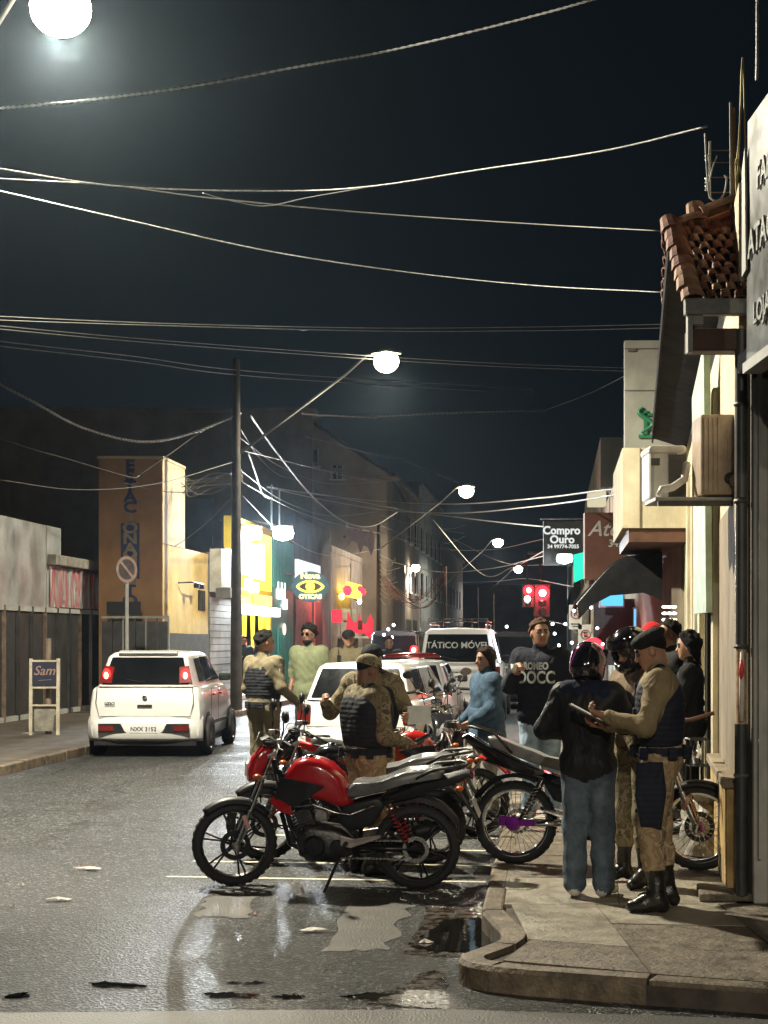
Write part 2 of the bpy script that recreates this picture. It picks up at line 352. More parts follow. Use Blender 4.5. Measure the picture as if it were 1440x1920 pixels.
        hz = an-f*.035*k; hz.z = an.z-.04*k; tz = an+f*.155*k; tz.z = an.z-.048*k; bz = an+f*.075*k; bz.z = an.z-.03*k
        pr += [cone(an, hz, .043*B, .040*B, 'shoe', .03), cone(an, bz, .042*B, .045*B, 'shoe', .03), cone(bz, tz, .045*B, .036*B, 'shoe', .03)]
    nk = j['neck']; hd = j['head']
    pr.append(cone(nk-Vector((0, .01, .05*k)), nk+(hd-nk)*.3, (.062+bulk*.6)*B, (.056+bulk*.4)*B, 'top', .03))
    h1 = {1: .011, 2: .0135, 3: .018}[near]; h2 = {1: .0065, 2: .009, 3: .013}[near]; h3 = {1: .0042, 2: .006, 3: .010}[near]
    for p in pr:                      # nothing sinks below the soles
        pass
    zmin = .001
    parts = [(pr, h1, dict(fold=.0045 if near < 3 else .003, clips=[(0, 0, -1, -zmin)]))]
    # head
    eul = Euler((-head[0], head[1], head[2])); m3 = eul.to_matrix(); mm = [list(r_) for r_ in m3]
    def hp_(x, y, z): return hd+m3 @ (Vector((x, y, z))*k)
    fr = .93 if fem else 1
    hp = [ello(hp_(0, -.012, .030), (.076*k*fr, .096*k, .090*k), 'skin', .02, mm), ello(hp_(0, .022, -.035), (.060*k*fr, .068*k, .078*k), 'skin', .035, mm),
          ello(hp_(0, .055, -.085), (.030*k*fr, .028*k, .024*k), 'skin', .03, mm), cone(nk-Vector((0, .005, .03)), hp_(0, -.02, -.06), .055*B, .052*B, 'skin', .03),
          cone(hp_(0, .082, .012), hp_(0, .103, -.022), .008*k, .0125*k, 'skin', .012), cone(hp_(-.028, .076, .030), hp_(.028, .076, .030), .010*k, .010*k, 'skin', .014)]
    for sg in (-1, 1):
        hp += [ello(hp_(sg*.077*fr, -.005, -.008), (.010*k, .020*k, .030*k), 'skin', .008, mm)]
        q = ello(hp_(sg*.031, .0795, .010), (.011*k, .009*k, .006*k), 'eye', .004, mm); q['bias'] = .003; hp.append(q)
        q = cone(hp_(sg*.018, .088, .032), hp_(sg*.046, .078, .032), .0045*k, .0035*k, 'hair', .004); q['bias'] = .002; hp.append(q)
    q = cone(hp_(-.019, .087, -.052), hp_(.019, .087, -.052), .0068*k, .0068*k, 'lip', .006); q['bias'] = .002; hp.append(q)
    if beard:
        q = ello(hp_(0, .032, -.075), (.056*k, .060*k, .042*k), 'hair', .01, mm); hp.append(q)
    parts.append((hp, h2, {}))
    for n_, s_ in enumerate('LR'):
        w = j['wrist'+s_]; d = w-j['elbow'+s_]; sg = -1 if s_ == 'L' else 1
        nr = Vector((-sg, 0, 0)) if abs(d.normalized().x) < .8 else Vector((0, 0, -1))
        if hdir[n_]: nr = Vector(hdir[n_])
        if hands[n_] is None: continue
        side = 1 if s_ == 'R' else -1
        parts.append((hand(w, d, nr, side, hands[n_], k*(.94 if fem else 1.03)), h3, {}))
    body = sdf_obj('body', parts, mats, t)
    # hair
    def hcap(extra=.010, zc=.036):
        rs = random.Random(int(abs(hd.x*1e4+hd.z*1e4+H*1e3))); tufts = []
        if extra > .010:
            for _ in range(46):
                a = rs.uniform(0, 2*math.pi); e = rs.uniform(-.25, 1.4); r_ = rs.uniform(.012, .020)*(1.25 if extra > .02 else 1)*k; u = Vector(((.078+extra*.7)*fr*math.cos(e)*math.cos(a), (.096+extra*.7)*math.cos(e)*math.sin(a)-.014, (.088+extra*.7)*math.sin(e)+zc))
                tufts.append(ello(hp_(*u), (r_, r_*.8, r_*1.1), 'hair', .010))
        return tufts+[ello(hp_(0, -.014, zc), ((.078+extra)*k*fr, (.096+extra)*k, (.088+extra)*k), 'hair', .01, mm)]
    fwd = m3 @ Vector((0, 1, 0)); upv = m3 @ Vector((0, 0, 1))
    def clipplane(nv, p): return (nv.x, nv.y, nv.z, nv.dot(p))
    if hairstyle in ('short', 'crop', 'curly', 'undercap'):
        ex = {'short': .011, 'crop': .006, 'curly': .022, 'undercap': .006}[hairstyle]
        nv = (fwd*.62-upv*.78).normalized(); cl = [clipplane(nv, hp_(0, .060, .086 if hairstyle != 'curly' else .074)), clipplane(-upv, hp_(0, 0, -.055))]
        sdf_obj('hair', [(hcap(ex, .040 if hairstyle == 'curly' else .036), h2, dict(clips=cl, fold=.010 if hairstyle == 'curly' else (.007 if hairstyle == 'short' else .0015)))], mats, t)
    elif hairstyle in ('long', 'bob'):
        L_ = .42 if hairstyle == 'long' else .20
        pp = hcap(.014)
        for x in (-.062, -.03, 0, .03, .062):
            pp.append(cone(hp_(x*1.0, -.055 if abs(x) < .05 else -.03, .03), hd+Vector((x*1.35, -.085 if abs(x) < .05 else -.05, -L_*1.0))*k, .040*k, .034*k, 'hair', .03))
        nv = (fwd*.86-upv*.50).normalized()
        sdf_obj('hair', [(pp, h2, dict(clips=[clipplane(nv, hp_(0, .060, .074))], fold=.006))], mats, t)
    t['_k'] = k
    return t, j, hp_, m3, dict(h1=h1, h2=h2, h3=h3)
def vest(t, j, mats, B=1.0, pouches=True, h=.013, belt=True):
    """plate carrier over the shirt: shell, shoulder straps, belt and pouches"""
    k = t['_k']; c = j['chest']; w = j['waist']; pr = []
    for (q, hw, r0) in ((c+Vector((0, 0, .05*k)), .095, .130), (c-Vector((0, 0, .06*k)), .085, .135), (w+Vector((0, 0, .01*k)), .07, .128)):
        pr.append(cone(q-Vector((hw*B, 0, 0)), q+Vector((hw*B, 0, 0)), r0*B, r0*B, 'vest', .05))
    for sg in (-1, 1): pr.append(cone(c+Vector((sg*.10*k, -.085*k, .10*k)), c+Vector((sg*.09*k, 0, .215*k)), .035*B, .030*B, 'vest', .02)); pr.append(cone(c+Vector((sg*.10*k, .085*k, .10*k)), c+Vector((sg*.09*k, 0, .215*k)), .035*B, .030*B, 'vest', .02))
    v = sdf_obj('vest', [(pr, h, dict(fold=.002, clips=[(0, 0, -1, -(w.z-.07*k))]))], mats, t)
    if belt:
        b = MB(); pc = (j['hipL']+j['hipR'])/2+Vector((0, -.01*k, .085*k)); n = 28
        b.lathe([(.150, -.025), (.158, -.025), (.158, .025), (.150, .025)], (0, 0, 0), 'Z', 28, True)
        b.v = [(pc.x+p[0]*1.18*B, pc.y+p[1]*.92*B, pc.z+p[2]) for p in b.v]; b.build('belt', mats['vest'], t)
        for a_ in (40, 75, 140, 200, 245, 300, 335):
            b = MB(); a2 = R(a_); b.box((pc.x+.172*1.12*B*math.cos(a2), pc.y+.172*.90*B*math.sin(a2), pc.z-.01), (.035, .055, .075), rz=a2); b.build('belt_pouch', mats['vest'], t, bevel=.006)
    if pouches:
        fr = c+Vector((0, .155*k, -.05*k))
        for i, x in enumerate((-.09, 0, .09)):
            b = MB(); b.box((x*k, fr.y-.012, fr.z-.03*k), (.070*k, .05*k, .12*k)); b.build('pouch', mats['vest'], t, bevel=.01)
        b = MB(); b.box((.12*k, fr.y-.03, fr.z+.12*k), (.05*k, .045*k, .11*k)); b.tube([(.13*k, fr.y-.02, fr.z+.16*k), (.13*k, fr.y-.02, fr.z+.27*k)], .005, 6); b.build('radio', mats['vest'], t, bevel=.004)
    return v
def cap(t, hp_, m3, mat, kind='cap', name='cap'):
    k = t['_k']; b = MB()
    def add(pts, fs): b.add([hp_(*p) for p in pts], fs)
    q = MB(); s_ = 20
    if kind == 'cap':
        q.ell((0, -.010, .045), (.094, .112, .085), s_, 7, z0=-.15); q.lathe([(.094, 0), (.097, .012)], (0, -.010, .035), 'Z', s_)
        vs = []; n = 9
        for i in range(n):
            a = math.pi*(.5+(i/(n-1)-.5)*.72); vs.append((.094*math.cos(a), -.010+.108*math.sin(a), .046)); vs.append((.080*math.cos(a), .02+.150*math.sin(a), .034))
        q.add(vs+[(v[0], v[1], v[2]-.006) for v in vs], [(2*i, 2*i+1, 2*i+3, 2*i+2) for i in range(n-1)]+[(2*n+2*i, 2*n+2*i+2, 2*n+2*i+3, 2*n+2*i+1) for i in range(n-1)]+[(2*i+1, 2*i+1+2*n, 2*i+3+2*n, 2*i+3) for i in range(n-1)])
    elif kind == 'beret':
        q.lathe([(.088, 0), (.093, .004), (.095, .022), (.106, .045), (.114, .062), (.108, .080), (.085, .098), (.045, .110), (.001, .114)], (0, -.014, .026), 'Z', 26)
        q.v = [(v[0]*.88, (v[1]+.014)*1.02-.014+max(0, v[2]-.06)*-.25, .026+(v[2]-.026)*.92) for v in q.v]
    b.add([hp_(*p) for p in q.v], q.f)
    return b.build(name, mat, t, smooth=True, auto=50)
def helmet(t, hp_, m3, mats, visor_up=True, h=.008, scale=1.0):
    k = t['_k']; mm = [list(r_) for r_ in m3]; S = scale
    pr = [ello(hp_(0, -.010, .030), (.125*k*S, .150*k*S, .135*k*S), 'helmet', .02, mm), ello(hp_(0, .045, -.075), (.095*k*S, .095*k*S, .062*k*S), 'helmet', .05, mm), ello(hp_(0, -.03, -.05), (.112*k*S, .125*k*S, .09*k*S), 'helmet', .05, mm)]
    cut = [ello(hp_(0, .150, .010), (.098*k*S, .110*k*S, .052*k*S), 'helmet', .01, mm), ello(hp_(0, -.01, -.03), (.098*k*S, .112*k*S, .165*k*S), 'helmet', .01, mm)]
    o = sdf_obj('helmet', [(pr, h, dict(cut=cut))], mats, t)
    b = MB(); n = 13; vs = []
    for i in range(n):
        a = R(90)+R(75)*(i/(n-1)*2-1)
        for (zz, rr) in ((.07, 0), (.10, .004), (.135, -.012)) if visor_up else ((-.035, .004), (.01, .008), (.055, 0)):
            vs.append(hp_((.128*S+rr)*math.cos(a), -.010+(.158*S+rr)*math.sin(a)*(1.0 if not visor_up else .93), zz))
    b.add(vs, [(3*i+c, 3*i+3+c, 3*i+4+c, 3*i+1+c) for i in range(n-1) for c in (0, 1)])
    b.build('visor', mats['visor'], o, smooth=True)
    return o
# ---------------------------------------------------------------- shared materials
RUB = M('tyre_rubber', (.018, .018, .019), .75, var=.25, scale=20, bump=.2, bscale=120)
BLK = M('black_plastic', (.014, .014, .016), .5, var=.2, scale=12, rvar=.12, spec=.3)
ENG = M('dark_engine_casting', (.075, .074, .072), .42, metal=.85, var=.3, scale=20, bump=.15, rvar=.12)
BLKM = M('black_metal', (.020, .020, .022), .32, metal=.4, var=.2, scale=14, rvar=.1)
STEEL = M('bare_steel', (.42, .41, .40), .28, metal=1, var=.15, scale=16, rvar=.14)
CHROME = M('chrome', (.72, .72, .73), .09, metal=1, var=.05, scale=10)
ALU = M('cast_aluminium', (.34, .34, .34), .42, metal=.9, var=.2, scale=22, bump=.1, rvar=.12)
SEATM = M('seat_vinyl', (.15, .152, .158), .24, var=.2, scale=10, bump=.12, bscale=160, rvar=.08)
SEATG = M('grey_seat_vinyl', (.24, .245, .25), .30, var=.15, scale=9, bump=.1, bscale=150, rvar=.08)
REDP = M('red_paint', (.42, .008, .012), .22, var=.08, scale=7, coat=.7, rvar=.06)
DREDP = M('dark_red_paint', (.40, .014, .010), .25, var=.12, scale=7, coat=.6)
BLKP = M('black_paint', (.012, .012, .014), .16, var=.1, scale=7, coat=.7)
ORGP = M('orange_plastic', (.55, .10, .01), .3, var=.05)
PURP = M('anodised_purple', (.30, .03, .42), .25, metal=.7, var=.08)
GLSD = M('dark_glass', (.006, .007, .008), .05, var=.3, scale=3, spec=.7, rvar=.02)
LENS = M('clear_lens', (.6, .6, .58), .08, var=.05, spec=.8)
PLATE = M('plate_white', (.62, .63, .62), .45, var=.06)
PLATETX = M('plate_text', (.02, .02, .025), .5, var=0)
REDL = M('tail_lamp_off', (.13, .008, .007), .15, var=.1, coat=.5)
TAIL_ON = E('tail_lamp_lit', (1, .012, .010), 7)
TAIL_HOT = E('tail_lamp_bulb', (1, .30, .20), 12)

def wheel(t, cx, r=.30, tw=.05, style='alloy', steer=0, mat=None, hubmat=None, disc=True, ax=Vector((0, 0, 0))):
    """motorcycle wheel: tyre as a part with tread, rim, hub, spokes"""
    C = Vector((cx, 0, r)); rot = Matrix.Rotation(steer, 3, 'Z')
    def fix(b): b.v = [tuple(rot @ (Vector(v)-C)+C) for v in b.v]; return b
    b = MB(); pr = []
    for i in range(13):
        a = math.pi*(i/12); pr.append((r-.052+.052*math.sin(a)**.75 if 0 < i < 12 else r-.052, tw*-math.cos(a)*.92))
    b.lathe(pr+[(r-.060, tw*.55), (r-.060, -tw*.55)], C, 'Y', 56, True)
    ty = fix(b).build('tyre', RUB, t, smooth=True, auto=50)
    b = MB()                                       # tread blocks
    for i in range(34):
        a = 2*math.pi*i/34
        for s in (-1, 1):
            q = MB(); q.box((0, 0, 0), (.030, .016, .008), rot=Euler((s*.45, 0, 0))); m = Matrix.Rotation(a, 3, 'Y') @ Matrix.Rotation(s*.35, 3, 'Z')
            off = Matrix.Rotation(a, 3, 'Y') @ Vector((0, s*tw*.46, r-.006)); b.add([m @ Vector(v)+off+C for v in q.v], q.f)
    o = fix(b).build('tread', RUB, ty); o['kind'] = 'stuff'
    ri = r-.060; b = MB(); mt = mat or BLKM
    b.lathe([(ri+.006, -.030), (ri+.010, -.034), (ri-.010, -.032), (ri-.018, -.012), (ri-.018, .012), (ri-.010, .032), (ri+.010, .034), (ri+.006, .030)], C, 'Y', 56, True)
    rim = fix(b).build('rim', mt, t, smooth=True, auto=40)
    b = MB(); b.lathe([(.001, -.055), (.030, -.055), (.034, -.045), (.030, -.02), (.030, .02), (.040, .045), (.030, .055), (.001, .055)], C, 'Y', 20); fix(b).build('hub', hubmat or mt, t, smooth=True, auto=35)
    if style == 'alloy':
        for i in range(6):
            a = 2*math.pi*i/6+.3; b = MB(); d = Vector((math.cos(a), 0, math.sin(a))); n = Vector((-math.sin(a), 0, math.cos(a))); P0 = C+d*.028; P1 = C+d*(ri-.012)
            for sg in (-1, 1): b.tube([P0+n*.010*sg, C+d*ri*.5+n*.007*sg, P1+n*.024*sg], [.010, .0075, .008], 6)
            fix(b).build('spoke', mt, rim, smooth=True)
    else:
        b = MB()
        for i in range(36):
            a = 2*math.pi*i/36; a2 = a+(.35 if i % 2 else -.35); s = 1 if i % 4 < 2 else -1
            b.tube([C+Vector((.033*math.cos(a2), s*.035, .033*math.sin(a2))), C+Vector(((ri-.015)*math.cos(a), s*.006, (ri-.015)*math.sin(a)))], .0019, 4, False)
        o = fix(b).build('spokes', CHROME, rim); o['kind'] = 'stuff'
    if disc:
        b = MB(); b.lathe([(.072, .060), (.108, .060), (.108, .064), (.072, .064)], C, 'Y', 30, True); fix(b).build('brake_disc', BLKM, t, auto=40)

def motorcycle(label, loc, rz, lean=-5, paint=None, style='alloy', seat=None, steer=20, group='motorcycles parked at the kerb', cowl=True, fork=None, hub=None,
               rimmat=None, mirrors=True, bar=0, highfender=False, swing=None, tailup=0):
    paint = paint or REDP; seat = seat or SEATM; fork = fork or STEEL
    t = thing('motorcycle', label, 'motorcycle', loc, R(rz), group, world=False, rx=R(lean))
    W = .65
    wheel(t, -W, .300, .056, style, 0, rimmat, hub, disc=False); 
    ntb = len(t.children); wheel(t, W, .300, .046, style, R(steer), rimmat, hub)
    S = Matrix.Rotation(R(steer), 3, 'Z'); AX = Vector((.50, 0, .60)); tilt = Vector((.255, 0, -.60)).normalized()
    F0 = Vector((W, 0, 0))
    def st(v): v = Vector(v); return S @ (v-F0)+F0+Vector((-.0, 0, 0)) if True else v
    def fx(b): b.v = [tuple(S @ (Vector(v)-Vector((.52, 0, 0)))+Vector((.52, 0, 0)))if False else tuple(st(v)) for v in b.v]; return b
    # fork legs, brackets, caliper
    for sg in (-1, 1):
        b = MB(); b.tube([(W, sg*.085, .30), (.545, sg*.085, .55)], [.027, .025], 12); b.tube([(W, sg*.085, .33), (W-.01, sg*.085, .27)], .030, 10); fx(b).build('fork_slider', fork, t, smooth=True, auto=50)
        b = MB(); b.tube([(.545, sg*.085, .54), (.385, sg*.085, .93)], .0165, 12); fx(b).build('fork_tube', CHROME, t, smooth=True, auto=50)
    b = MB(); b.box((.455, 0, .775), (.06, .22, .030), rot=Euler((0, R(22), 0))); b.box((.392, 0, .935), (.06, .22, .028), rot=Euler((0, R(22), 0))); fx(b).build('fork_bracket', ALU, t, bevel=.006)
    b = MB(); b.box((.60, .075, .40), (.055, .045, .11), rot=Euler((0, R(-25), 0))); fx(b).build('brake_caliper', ORGP if paint is BLKP else ALU, t, bevel=.008)
    for sg in (-1, 1): b = MB(); b.box((.575, sg*.112, .47), (.030, .006, .10), rot=Euler((0, R(22), 0))); fx(b).build('fork_reflector', M('pink_reflector', (.55, .30, .28), .3), t, bevel=.003)
    # front fender
    b = MB(); n = 15; vs = []; rr = .318 if not highfender else .40
    for i in range(n):
        a = R(48 if not highfender else 40)+R(92 if not highfender else 85)*i/(n-1)
        for (y, dr) in ((-.062, -.030), (-.048, .002), (0, .014), (.048, .002), (.062, -.030)): vs.append((W+(rr+dr)*math.cos(a), y, .30+(rr+dr)*math.sin(a)))
    fs = [(5*i+c, 5*i+5+c, 5*i+6+c, 5*i+1+c) for i in range(n-1) for c in range(4)]
    b.add(vs, fs); o = fx(b).build('front_fender', paint if highfender else BLK, t, smooth=True); sm = o.modifiers.new('solid', 'SOLIDIFY'); sm.thickness = .004
    # headlight cowl
    if cowl:
        b = MB(); b.puff([(.372, .975), (.44, .99), (.515, .915), (.545, .84), (.550, .745), (.500, .765), (.455, .80), (.405, .87)], .085, edge=.7, inset=.16); fx(b).build('headlight_cowl', paint, t, smooth=True, auto=45)
        b = MB(); b.slab([(.553, -.055, .87), (.553, .055, .87), (.560, .045, .78), (.560, -.045, .78)], (1, 0, .15), .006); fx(b).build('headlamp', LENS, t)
        b = MB(); b.puff([(.36, .98), (.43, .995), (.455, 1.04), (.40, 1.06), (.34, 1.02)], .06, edge=.6); fx(b).build('instrument_panel', BLK, t, smooth=True, auto=45)
    else:
        b = MB(); b.ell((.50, 0, .84), (.07, .095, .095), 18, 10, z0=-1); fx(b).build('headlamp_shell', BLK, t, smooth=True)
        b = MB(); b.lathe([(.001, .012), (.06, .008), (.088, 0)], (.55, 0, .84), 'X', 20); fx(b).build('headlamp', LENS, t, smooth=True)
        b = MB(); b.lathe([(.045, 0), (.045, .05), (.001, .052)], (.42, .045, .95), 'Z', 16); b.lathe([(.045, 0), (.045, .05), (.001, .052)], (.42, -.045, .95), 'Z', 16); fx(b).build('instrument_panel', BLK, t, auto=40)
    # handlebar, grips, levers, mirrors, cables
    hb = [(.30, -.37, 1.035), (.33, -.24, 1.045), (.385, -.10, .985), (.388, .10, .985), (.33, .24, 1.045), (.30, .37, 1.035)]
    b = MB(); b.tube([(x, y, z+bar) for x, y, z in hb], .011, 8); fx(b).build('handlebar', CHROME if bar else BLKM, t, smooth=True)
    for sg in (-1, 1):
        b = MB(); b.tube([(.285, sg*.39, 1.03+bar), (.315, sg*.27, 1.043+bar)], .018, 10); fx(b).build('grip', RUB, t, smooth=True, auto=50)
        b = MB(); b.tube([(.36, sg*.25, 1.04+bar), (.365, sg*.36, 1.02+bar), (.345, sg*.41, 1.015+bar)], .0055, 6); b.box((.345, sg*.235, 1.05+bar), (.04, .05, .035)); fx(b).build('brake_lever', ALU, t)
        if mirrors:
            b = MB(); b.tube([(.34, sg*.24, 1.05+bar), (.325, sg*.29, 1.14+bar), (.33, sg*.33, 1.20+bar)], .0055, 6)
            mr = fx(b).build('mirror_stalk', BLKM, t)
            b = MB(); b.ell((.32, sg*.345, 1.235+bar), (.022, .070, .044), 18, 10, z0=-1); fx(b).build('mirror_shell', BLK, mr, smooth=True)
            b = MB(); b.lathe([(.001, 0), (.050, 0)], (.2985, sg*.345, 1.235+bar), 'X', 20); b.v = [(v[0], sg*.345+(v[1]-sg*.345)*1.25, 1.235+bar+(v[2]-1.235-bar)*.78) for v in b.v]; fx(b).build('mirror_glass', CHROME, mr)
        b = MB(); b.tube([(.50, sg*.09, .80), (.50, sg*.15, .80)], .006, 6); b.ell((.50, sg*.175, .80), (.030, .034, .020), 10, 6, z0=-1); fx(b).build('turn_signal', ORGP, t, smooth=True, auto=60)
    b = MB()
    for sg, dy in ((1, .0), (-1, .0), (1, .02)):
        b.tube([(.345, sg*.22, 1.04+bar), (.44, sg*.17, 1.06+bar-dy), (.50, sg*.10, .95), (.44, sg*.06, .84), (.33, sg*.03, .80)], .004, 5)
    fx(b).build('control_cables', BLK, t, smooth=True)
    # frame
    b = MB(); b.tube([(.36, 0, .90), (.32, 0, .72), (.24, 0, .42), (.13, 0, .20), (-.10, 0, .19)], .020, 8)
    for sg in (-1, 1):
        b.tube([(.35, 0, .84), (.20, sg*.05, .70), (-.10, sg*.09, .60), (-.24, sg*.10, .40), (-.24, sg*.09, .25)], .017, 8)
        b.tube([(-.20, sg*.09, .56), (-.50, sg*.09, .64), (-.86, sg*.07, .745)], .013, 8)
    b.build('frame', BLKM, t, smooth=True)
    for sg in (-1, 1):
        b = MB(); b.tube([(-.22, sg*.085, .31), (-.45, sg*.09, .30), (-.70, sg*.09, .30)], [.026, .022, .020], 8); b.build('swingarm', swing or BLKM, t, smooth=True)
        b = MB(); b.tube([(-.60, sg*.115, .325), (-.45, sg*.115, .62)], .011, 8); b.build('shock_absorber', BLKM, t)
        c = t.children[-1]; b = MB(); pts = []
        for i in range(64): q = i/63; a = q*2*math.pi*8; pts.append((-.585+.11*q+.024*math.cos(a), sg*.115+.024*math.sin(a), .36+.20*q))
        b.tube(pts, .0045, 5); b.build('coil_spring', CHROME if style == 'spoke' else DREDP, c, smooth=True)
    # engine
    b = MB(); b.puff([(.13, .46), (.19, .36), (.17, .24), (.08, .20), (-.10, .20), (-.20, .25), (-.21, .36), (-.12, .43), (.02, .45)], .125, edge=.7, inset=.10); b.build('crankcase', ENG, t, smooth=True, auto=35)
    for sg in (-1, 1):
        b = MB(); b.lathe([(.001, sg*.145), (.060, sg*.142), (.078, sg*.125), (.080, sg*.10)], (.055, 0, .315), 'Y', 24); b.lathe([(.001, sg*.138), (.045, sg*.136), (.056, sg*.115), (.058, sg*.10)], (-.105, 0, .315), 'Y', 20); b.build('engine_cover', BLKM if sg > 0 else ENG, t, smooth=True, auto=40)
    for i in range(7):
        b = MB(); b.box((.125+i*.009, 0, .455+i*.020), (.155, .165-.004*i, .008), rot=Euler((0, R(24), 0))); b.build('cooling_fin', ENG, t)
    b = MB(); b.box((.135, 0, .50), (.11, .12, .15), rot=Euler((0, R(24), 0))); b.box((.185, 0, .62), (.12, .13, .06), rot=Euler((0, R(24), 0))); b.build('cylinder_block', ENG, t, bevel=.01)
    b = MB(); b.box((.02, 0, .52), (.09, .10, .09)); b.tube([(.08, 0, .55), (-.04, 0, .53)], .030, 10); b.build('carburettor', ALU, t, bevel=.008)
    b = MB(); b.tube([(.23, -.045, .60), (.32, -.07, .50), (.27, -.10, .28), (.10, -.13, .20), (-.20, -.14, .22)], .019, 10); b.build('exhaust_pipe', BLKM, t, smooth=True)
    b = MB()
    if style == 'spoke': b.tube([(-.10, -.14, .22), (-.30, -.15, .26), (-.50, -.155, .31), (-.52, -.155, .315)], [.022, .034, .036, .014], 12)
    else: b.tube([(-.18, -.14, .22), (-.28, -.15, .25), (-.62, -.165, .36), (-.78, -.17, .405), (-.80, -.17, .41)], [.024, .045, .050, .044, .018], 14); b.build('silencer', STEEL if style == 'spoke' else BLK, t, smooth=True, auto=50)
    if style == 'spoke': b = MB(); b.box((-.62, -.125, .305), (.26, .03, .045)); b.box((-.70, -.13, .33), (.10, .03, .04)); b.lathe([(.001, -.15), (.05, -.148), (.058, -.10)], (-W, 0, .30), 'Y', 18); b.build('hub_bracket', PURP, t, bevel=.006)
    b = MB()
    for i in range(40):
        a = i/40; x = -.105-(a*2 if a < .5 else (1-a)*2)*.545; z = .36 if a < .5 else .262; b.box((x, .105, z+(-.03 if a >= .5 else -.0)), (.022, .016, .012), rot=Euler((0, .04, 0)))
    o = b.build('chain', STEEL, t); o['kind'] = 'stuff'
    b = MB(); b.lathe([(.065, .10), (.092, .10), (.092, .108), (.065, .108)], (-W, 0, .30), 'Y', 32, True); b.build('sprocket', STEEL, t)
    # tank + shrouds + side panels
    b = MB(); b.puff([(.300, .745), (.262, .825), (.195, .905), (.110, .930), (.020, .918), (-.06, .880), (-.145, .800), (-.185, .700), (-.215, .600), (-.165, .572), (.010, .632), (.180, .660)], .135, edge=.42, inset=.13); b.build('fuel_tank', paint, t, smooth=True, auto=60)
    b = MB(); b.lathe([(.001, .012), (.030, .010), (.036, 0)], (.095, 0, .928), 'Z', 18); b.build('fuel_cap', CHROME, t, smooth=True)
    for sg in (-1, 1):
        b = MB(); b.slab([(.285, sg*.118, .800), (.09, sg*.142, .770), (-.03, sg*.148, .745), (.10, sg*.146, .655), (.215, sg*.135, .565), (.34, sg*.105, .650)], (0, sg, 0), .010); b.build('tank_shroud', BLK, t, bevel=.004)
        b = MB(); b.slab([(.345, sg*.100, .665), (.215, sg*.142, .60), (.20, sg*.140, .535), (.30, sg*.125, .56), (.375, sg*.095, .63)], (0, sg, 0), .010); b.build('radiator_scoop', paint, t, bevel=.004)
        b = MB(); b.tube([(.19, sg*.150, .600), (.05, sg*.155, .615), (-.10, sg*.150, .560), (-.20, sg*.145, .545), (-.37, sg*.135, .61)], .0085, 6); b.build('trim_strip', STEEL, t, smooth=True)
        b = MB(); b.puff([(-.14, .60), (-.40, .66), (-.44, .60), (-.36, .47), (-.20, .42), (-.12, .48)], .03, y=sg*.095, edge=.6); b.build('side_panel', BLK if paint is REDP else paint, t, smooth=True, auto=45)
        b = MB(); b.slab([(-.13, sg*.125, .395), (-.13, sg*.125, .325), (-.20, sg*.13, .310), (-.44, sg*.135, .395), (-.455, sg*.135, .43), (-.40, sg*.135, .405), (-.22, sg*.13, .375)], (0, sg, 0), .014); fp = b.build('footpeg_plate', M('brushed_plate', (.50, .44, .43), .35, metal=.6, var=.2) if style == 'alloy' else STEEL, t, bevel=.004)
        b = MB(); b.tube([(-.17, sg*.14, .345), (-.17, sg*.235, .350)], .014, 8); b.tube([(-.43, sg*.14, .41), (-.43, sg*.22, .415)], .012, 8); b.build('footpeg', RUB, fp)
    # seat and tail
    tu = tailup
    b = MB(); b.puff([(-.175, .715), (-.215, .760), (-.30, .760), (-.42, .782), (-.52, .825), (-.60, .850), (-.80, .865+tu*.6), (-.845, .845+tu*.7), (-.83, .800+tu*.5), (-.60, .760), (-.42, .700), (-.22, .655), (-.16, .665)], .130, edge=.62, inset=.07); b.build('seat', seat, t, smooth=True, auto=60)
    b = MB(); b.puff([(-.40, .655), (-.62, .745), (-.84, .800+tu*.5), (-1.00, .840+tu), (-1.04, .825+tu), (-.98, .775+tu*.8), (-.80, .715), (-.60, .645), (-.44, .610)], .105, edge=.6, inset=.10); b.build('tail_panel', BLK if paint is REDP else paint, t, smooth=True, auto=45)
    b = MB()
    for sg in (-1, 1): b.tube([(-.66, sg*.125, .80), (-.78, sg*.14, .865+tu*.7), (-.95, sg*.12, .885+tu), (-1.0, sg*.04, .885+tu), (-1.0, 0, .885+tu)], .011, 8)
    b.build('grab_rail', ENG, t, smooth=True)
    b = MB(); b.box((-1.035, 0, .815+tu), (.03, .13, .05)); b.build('tail_lamp', REDL, t, bevel=.01)
    b = MB(); n = 12; vs = []
    for i in range(n):
        a = R(62)+R(88)*i/(n-1)
        for (y, dr) in ((-.07, -.02), (-.055, .010), (.055, .010), (.07, -.02)): vs.append((-W+(.335+dr)*math.cos(a), y, .30+(.345+dr)*math.sin(a)))
    b.add(vs, [(4*i+c, 4*i+4+c, 4*i+5+c, 4*i+1+c) for i in range(n-1) for c in range(3)])
    b.slab([(-.90, -.06, .76), (-.90, .06, .76), (-1.06, .055, .50), (-1.06, -.055, .50)], (-.85, 0, -.5), .012)
    o = b.build('rear_fender', BLK, t, smooth=True, auto=45)
    b = MB(); b.box((-1.065, 0, .585), (.006, .17, .13), rot=Euler((0, R(22), 0))); b.build('number_plate', PLATE, t)
    for sg in (-1, 1):
        b = MB(); b.tube([(-.96, sg*.06, .74), (-.96, sg*.13, .74)], .006, 6); b.ell((-.96, sg*.155, .74), (.028, .034, .019), 10, 6, z0=-1); b.build('turn_signal', ORGP, t, smooth=True, auto=60)
    b = MB(); b.tube([(-.10, .10, .20), (-.06, .19, .10), (-.02, .25, .004)], .011, 8); b.box((-.015, .255, .006), (.06, .04, .008)); b.build('kickstand', BLKM, t)
    return t

